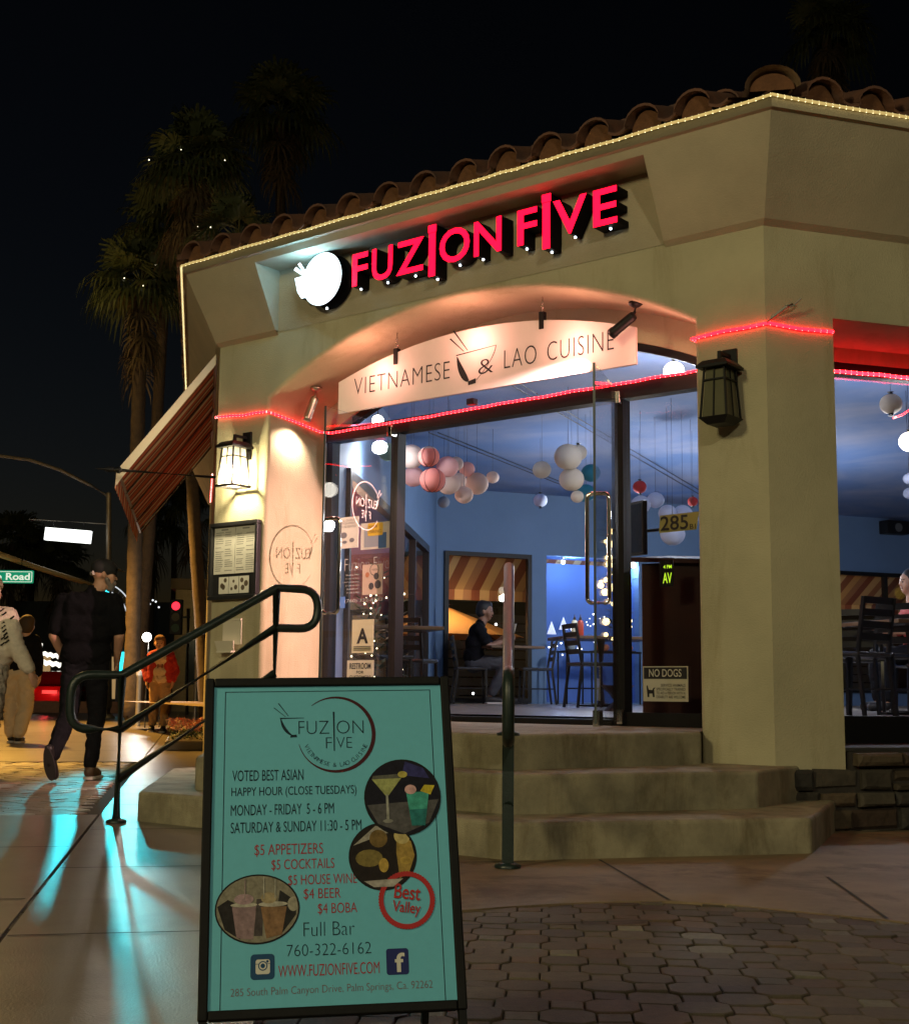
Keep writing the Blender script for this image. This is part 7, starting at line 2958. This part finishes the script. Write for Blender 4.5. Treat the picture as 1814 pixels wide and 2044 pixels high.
m_ = MB()
m_.tube([(0, 0, 0), rl(376, 1215)], .055, 10)
m_.build('post', POLE, tl)
c = rl(352, 1232)
m_ = MB()
m_.bbox((c.x - .17, -.12, c.z - .5), (c.x + .17, .12, c.z + .5), .02)
m_.beam((c.x + .1, 0, c.z), (0, 0, c.z), .06, .06)
m_.build('housing', BLACK, tl)
for k, (col, on) in enumerate((((1, .02, .04), 1), ((.2, .15, .02), 0), ((.02, .15, .06), 0))):
    m_ = MB()
    m_.disc((c.x, c.z + .31 - .31 * k), .12, .12, 16, 0, -.125)
    m_.build('signal_lens', mat('signal_%d' % k, tuple(x * .3 for x in col), .3, emit=col, estr=2.5 if on else 0), tl, recalc=False)
    m_ = MB()
    m_.tube([(c.x + .13 * cos(a), -.13, c.z + .31 - .31 * k + .13 * sin(a)) for a in [radians(-10 + 200 * j / 10) for j in range(11)]], .012, 5)
    m_.build('visor', BLACK, tl)
for px, Y, lab, h in ((276, 26, 'slim grey post beside the far palm trunk', 1.1), (390, 31, 'slim bollard light post right of the boy', 1.5)):
    q = g0(px, Y)
    t = thing('bollard', lab, 'bollard', q, 0, 'bollards on the far pavement')
    m_ = MB()
    m_.lathe([(.07, 0), (.05, .05), (.045, h - .15), (.06, h - .12), (.06, h), (0, h + .04)], seg=12)
    m_.build('post', POLE, t)
    m_ = MB()
    m_.lathe([(.062, h - .10), (.062, h - .02)], seg=12)
    m_.build('light_band', mat('band_grey', (.3, .3, .3), .4), t)

# ------------------------------------------------------------------ car in the far street
q = g0(98, 46)
car = thing('parked_car', 'dark red car with glowing tail lights seen between the walkers', 'car', q, 0)
PAINT = mat('car_red', (.18, .012, .012), .25, coat=.5)
m_ = MB()
prof2 = [(-.0, .30), (.02, .62), (.10, .80), (.75, .86), (1.15, 1.32), (2.6, 1.36), (3.2, .95), (4.2, .86), (4.35, .55), (4.35, .30)]
vs, fs = [], []
for y, z in prof2:
    w = .88 if z < .9 else .88 - .28 * (z - .86) / .5
    vs += [(-w, y, z), (w, y, z)]
for k in range(len(prof2) - 1):
    fs.append((2 * k, 2 * k + 1, 2 * k + 3, 2 * k + 2))
fs.append([2 * k for k in range(len(prof2))])
fs.append([2 * k + 1 for k in range(len(prof2))][::-1])
fs.append((0, 1, 2 * len(prof2) - 1, 2 * len(prof2) - 2))
m_.add(vs, fs)
m_.build('body', PAINT, car)
m_ = MB()
m_.add([(-.70, .80, .90), (.70, .80, .90), (.60, 1.13, 1.28), (-.60, 1.13, 1.28)], [(0, 1, 2, 3)])
m_.build('rear_window', mat('car_glass', (.01, .012, .015), .05), car, recalc=False)
TLm = mat('tail_light', (.6, .01, .02), .3, emit=(1, .03, .05), estr=7)
for sx in (-1, 1):
    m_ = MB()
    m_.bbox((sx * .70 - .15, -.03, .60), (sx * .70 + .15, .08, .76), .02)
    m_.build('tail_light', TLm, car)
    for y in (.85, 3.45):
        m_ = MB()
        m_.tube([(sx * .70, y, .32), (sx * .90, y, .32)], .32, 20)
        wh = m_.build('wheel', mat('tyre', (.012, .012, .012), .8), car)
        m_ = MB()
        m_.tube([(sx * .895, y, .32), (sx * .91, y, .32)], .2, 16)
        m_.build('rim', CHROME, wh)
m_ = MB()
m_.box((-.26, -.012, .55), (.26, .03, .67))
m_.build('number_plate', mat('plate', (.5, .5, .45), .5), car)
lamp('tail_light_glow', 'POINT', q + Vector((0, -.5, .7)), 30, (1, .05, .05), .1)

# kerb wall across the far end of the pavement and a road behind
m_ = MB()
a, b = g0(-60, 40), g0(330, 40)
m_.box((a.x, 40, -.02), (b.x, 40.3, .34))
tag(m_.build('kerb_wall', mat('kerb_pink', (.40, .22, .16), .9, noise_amt=.3)), 'low pinkish kerb wall crossing the far end of the pavement', 'wall')

# ------------------------------------------------------------------ flower bed by the left wall
q = at(378, 1482, 16.6)
fb = thing('flower_bed', 'low bed of pink and red flowers against the left wall', 'flower bed', (q.x + .05, q.y, 0), THL + pi / 2)
m_ = MB()
m_.bbox((-.33, -.75, .0), (.33, .75, .12), .02)
m_.build('kerb', CONC_L, fb)
m_ = MB()
fm = MB()
for k in range(420):
    x, y = rnd.uniform(-.30, .30), rnd.uniform(-.72, .72)
    p = Vector((x, y, .12 + rnd.uniform(0, .16)))
    d = Vector((rnd.gauss(0, 1), rnd.gauss(0, 1), rnd.uniform(.2, 1.4))).normalized()
    a, b, _ = basis(d)
    s = rnd.uniform(.02, .045)
    m_.add([p - a * s * .5, p + d * s, p + a * s * .5, p - d * s * .4], [(0, 1, 2, 3)])
    if k % 2 == 0:
        c = Vector((x, y, .24 + rnd.uniform(0, .12)))
        for j in range(5):
            an = 2 * pi * j / 5
            u_, v_, _ = basis(d)
            o = (u_ * cos(an) + v_ * sin(an)) * .028
            fm.add([c, c + o + v_ * .010, c + o * 1.5, c + o - v_ * .010], [(0, 1, 2, 3)], 0 if k % 3 else 1)
m_.build('leaves', mat('bed_leaf', (.05, .09, .03), .6, noise_amt=.4), fb, recalc=False)
fm.build('flower', [mat('flower_pink', (.62, .17, .13), .7), mat('flower_pale', (.65, .36, .25), .7)], fb, recalc=False)

# ------------------------------------------------------------------ street lamps outside the frame; the one behind the camera is added fill
fill_lamp = thing('street_lamp', 'added fill lamp on a tall pole, unseen behind the camera', 'street lamp', (3.4, -9.0, 0), 0)
m_ = MB()
m_.tube([(0, 0, 0), (0, 0, .4), (0, 0, 7.2)], [.12, .08, .05], 12)
m_.tube([(0, 0, 7.15), (-.25, 0, 7.32), (-.75, 0, 7.36)], .03, 8)
m_.build('pole', POLE, fill_lamp)
m_ = MB()
m_.bbox((-1.1, -.14, 7.32), (-.5, .14, 7.45), .03)
m_.build('lamp_head', BLACK, fill_lamp)
m_ = MB()
m_.box((-1.04, -.11, 7.305), (-.56, .11, 7.319))
m_.build('lamp_lens', mat('sodium_lens', (1, .7, .3)), fill_lamp)
nl = thing('street_lamp', 'tall dark street lamp on the near kerb to the left of the entrance', 'street lamp', (-7.1, -2.2, 0), 0)
m_ = MB()
m_.tube([(0, 0, 0), (0, 0, .4), (0, 0, 5.8)], [.12, .08, .05], 12)
m_.tube([(0, 0, 5.75), (.25, 0, 5.98), (.75, 0, 6.02)], .03, 8)
m_.build('pole', POLE, nl)
m_ = MB()
m_.bbox((.5, -.14, 5.97), (1.1, .14, 6.10), .03)
m_.build('lamp_head', BLACK, nl)
m_ = MB()
m_.box((.56, -.11, 5.955), (1.04, .11, 5.969))
m_.build('lamp_lens', mat('sodium_lens', (1, .7, .3)), nl)
fl2 = thing('street_lamp', 'tall sodium street lamp over the far pavement beyond the left edge', 'street lamp', (-10.2, 24, 0), 0)
m_ = MB()
m_.tube([(0, 0, 0), (0, 0, .4), (0, 0, 7.9)], [.12, .08, .05], 12)
m_.tube([(0, 0, 7.85), (.25, 0, 8.0), (.6, 0, 8.02)], .03, 8)
m_.build('pole', POLE, fl2)
m_ = MB()
m_.bbox((.45, -.14, 7.95), (1.1, .14, 8.08), .03)
m_.build('lamp_head', BLACK, fl2)
m_ = MB()
m_.box((.5, -.11, 7.935), (1.04, .11, 7.949))
m_.build('lamp_lens', mat('sodium_lens', (1, .7, .3)), fl2)
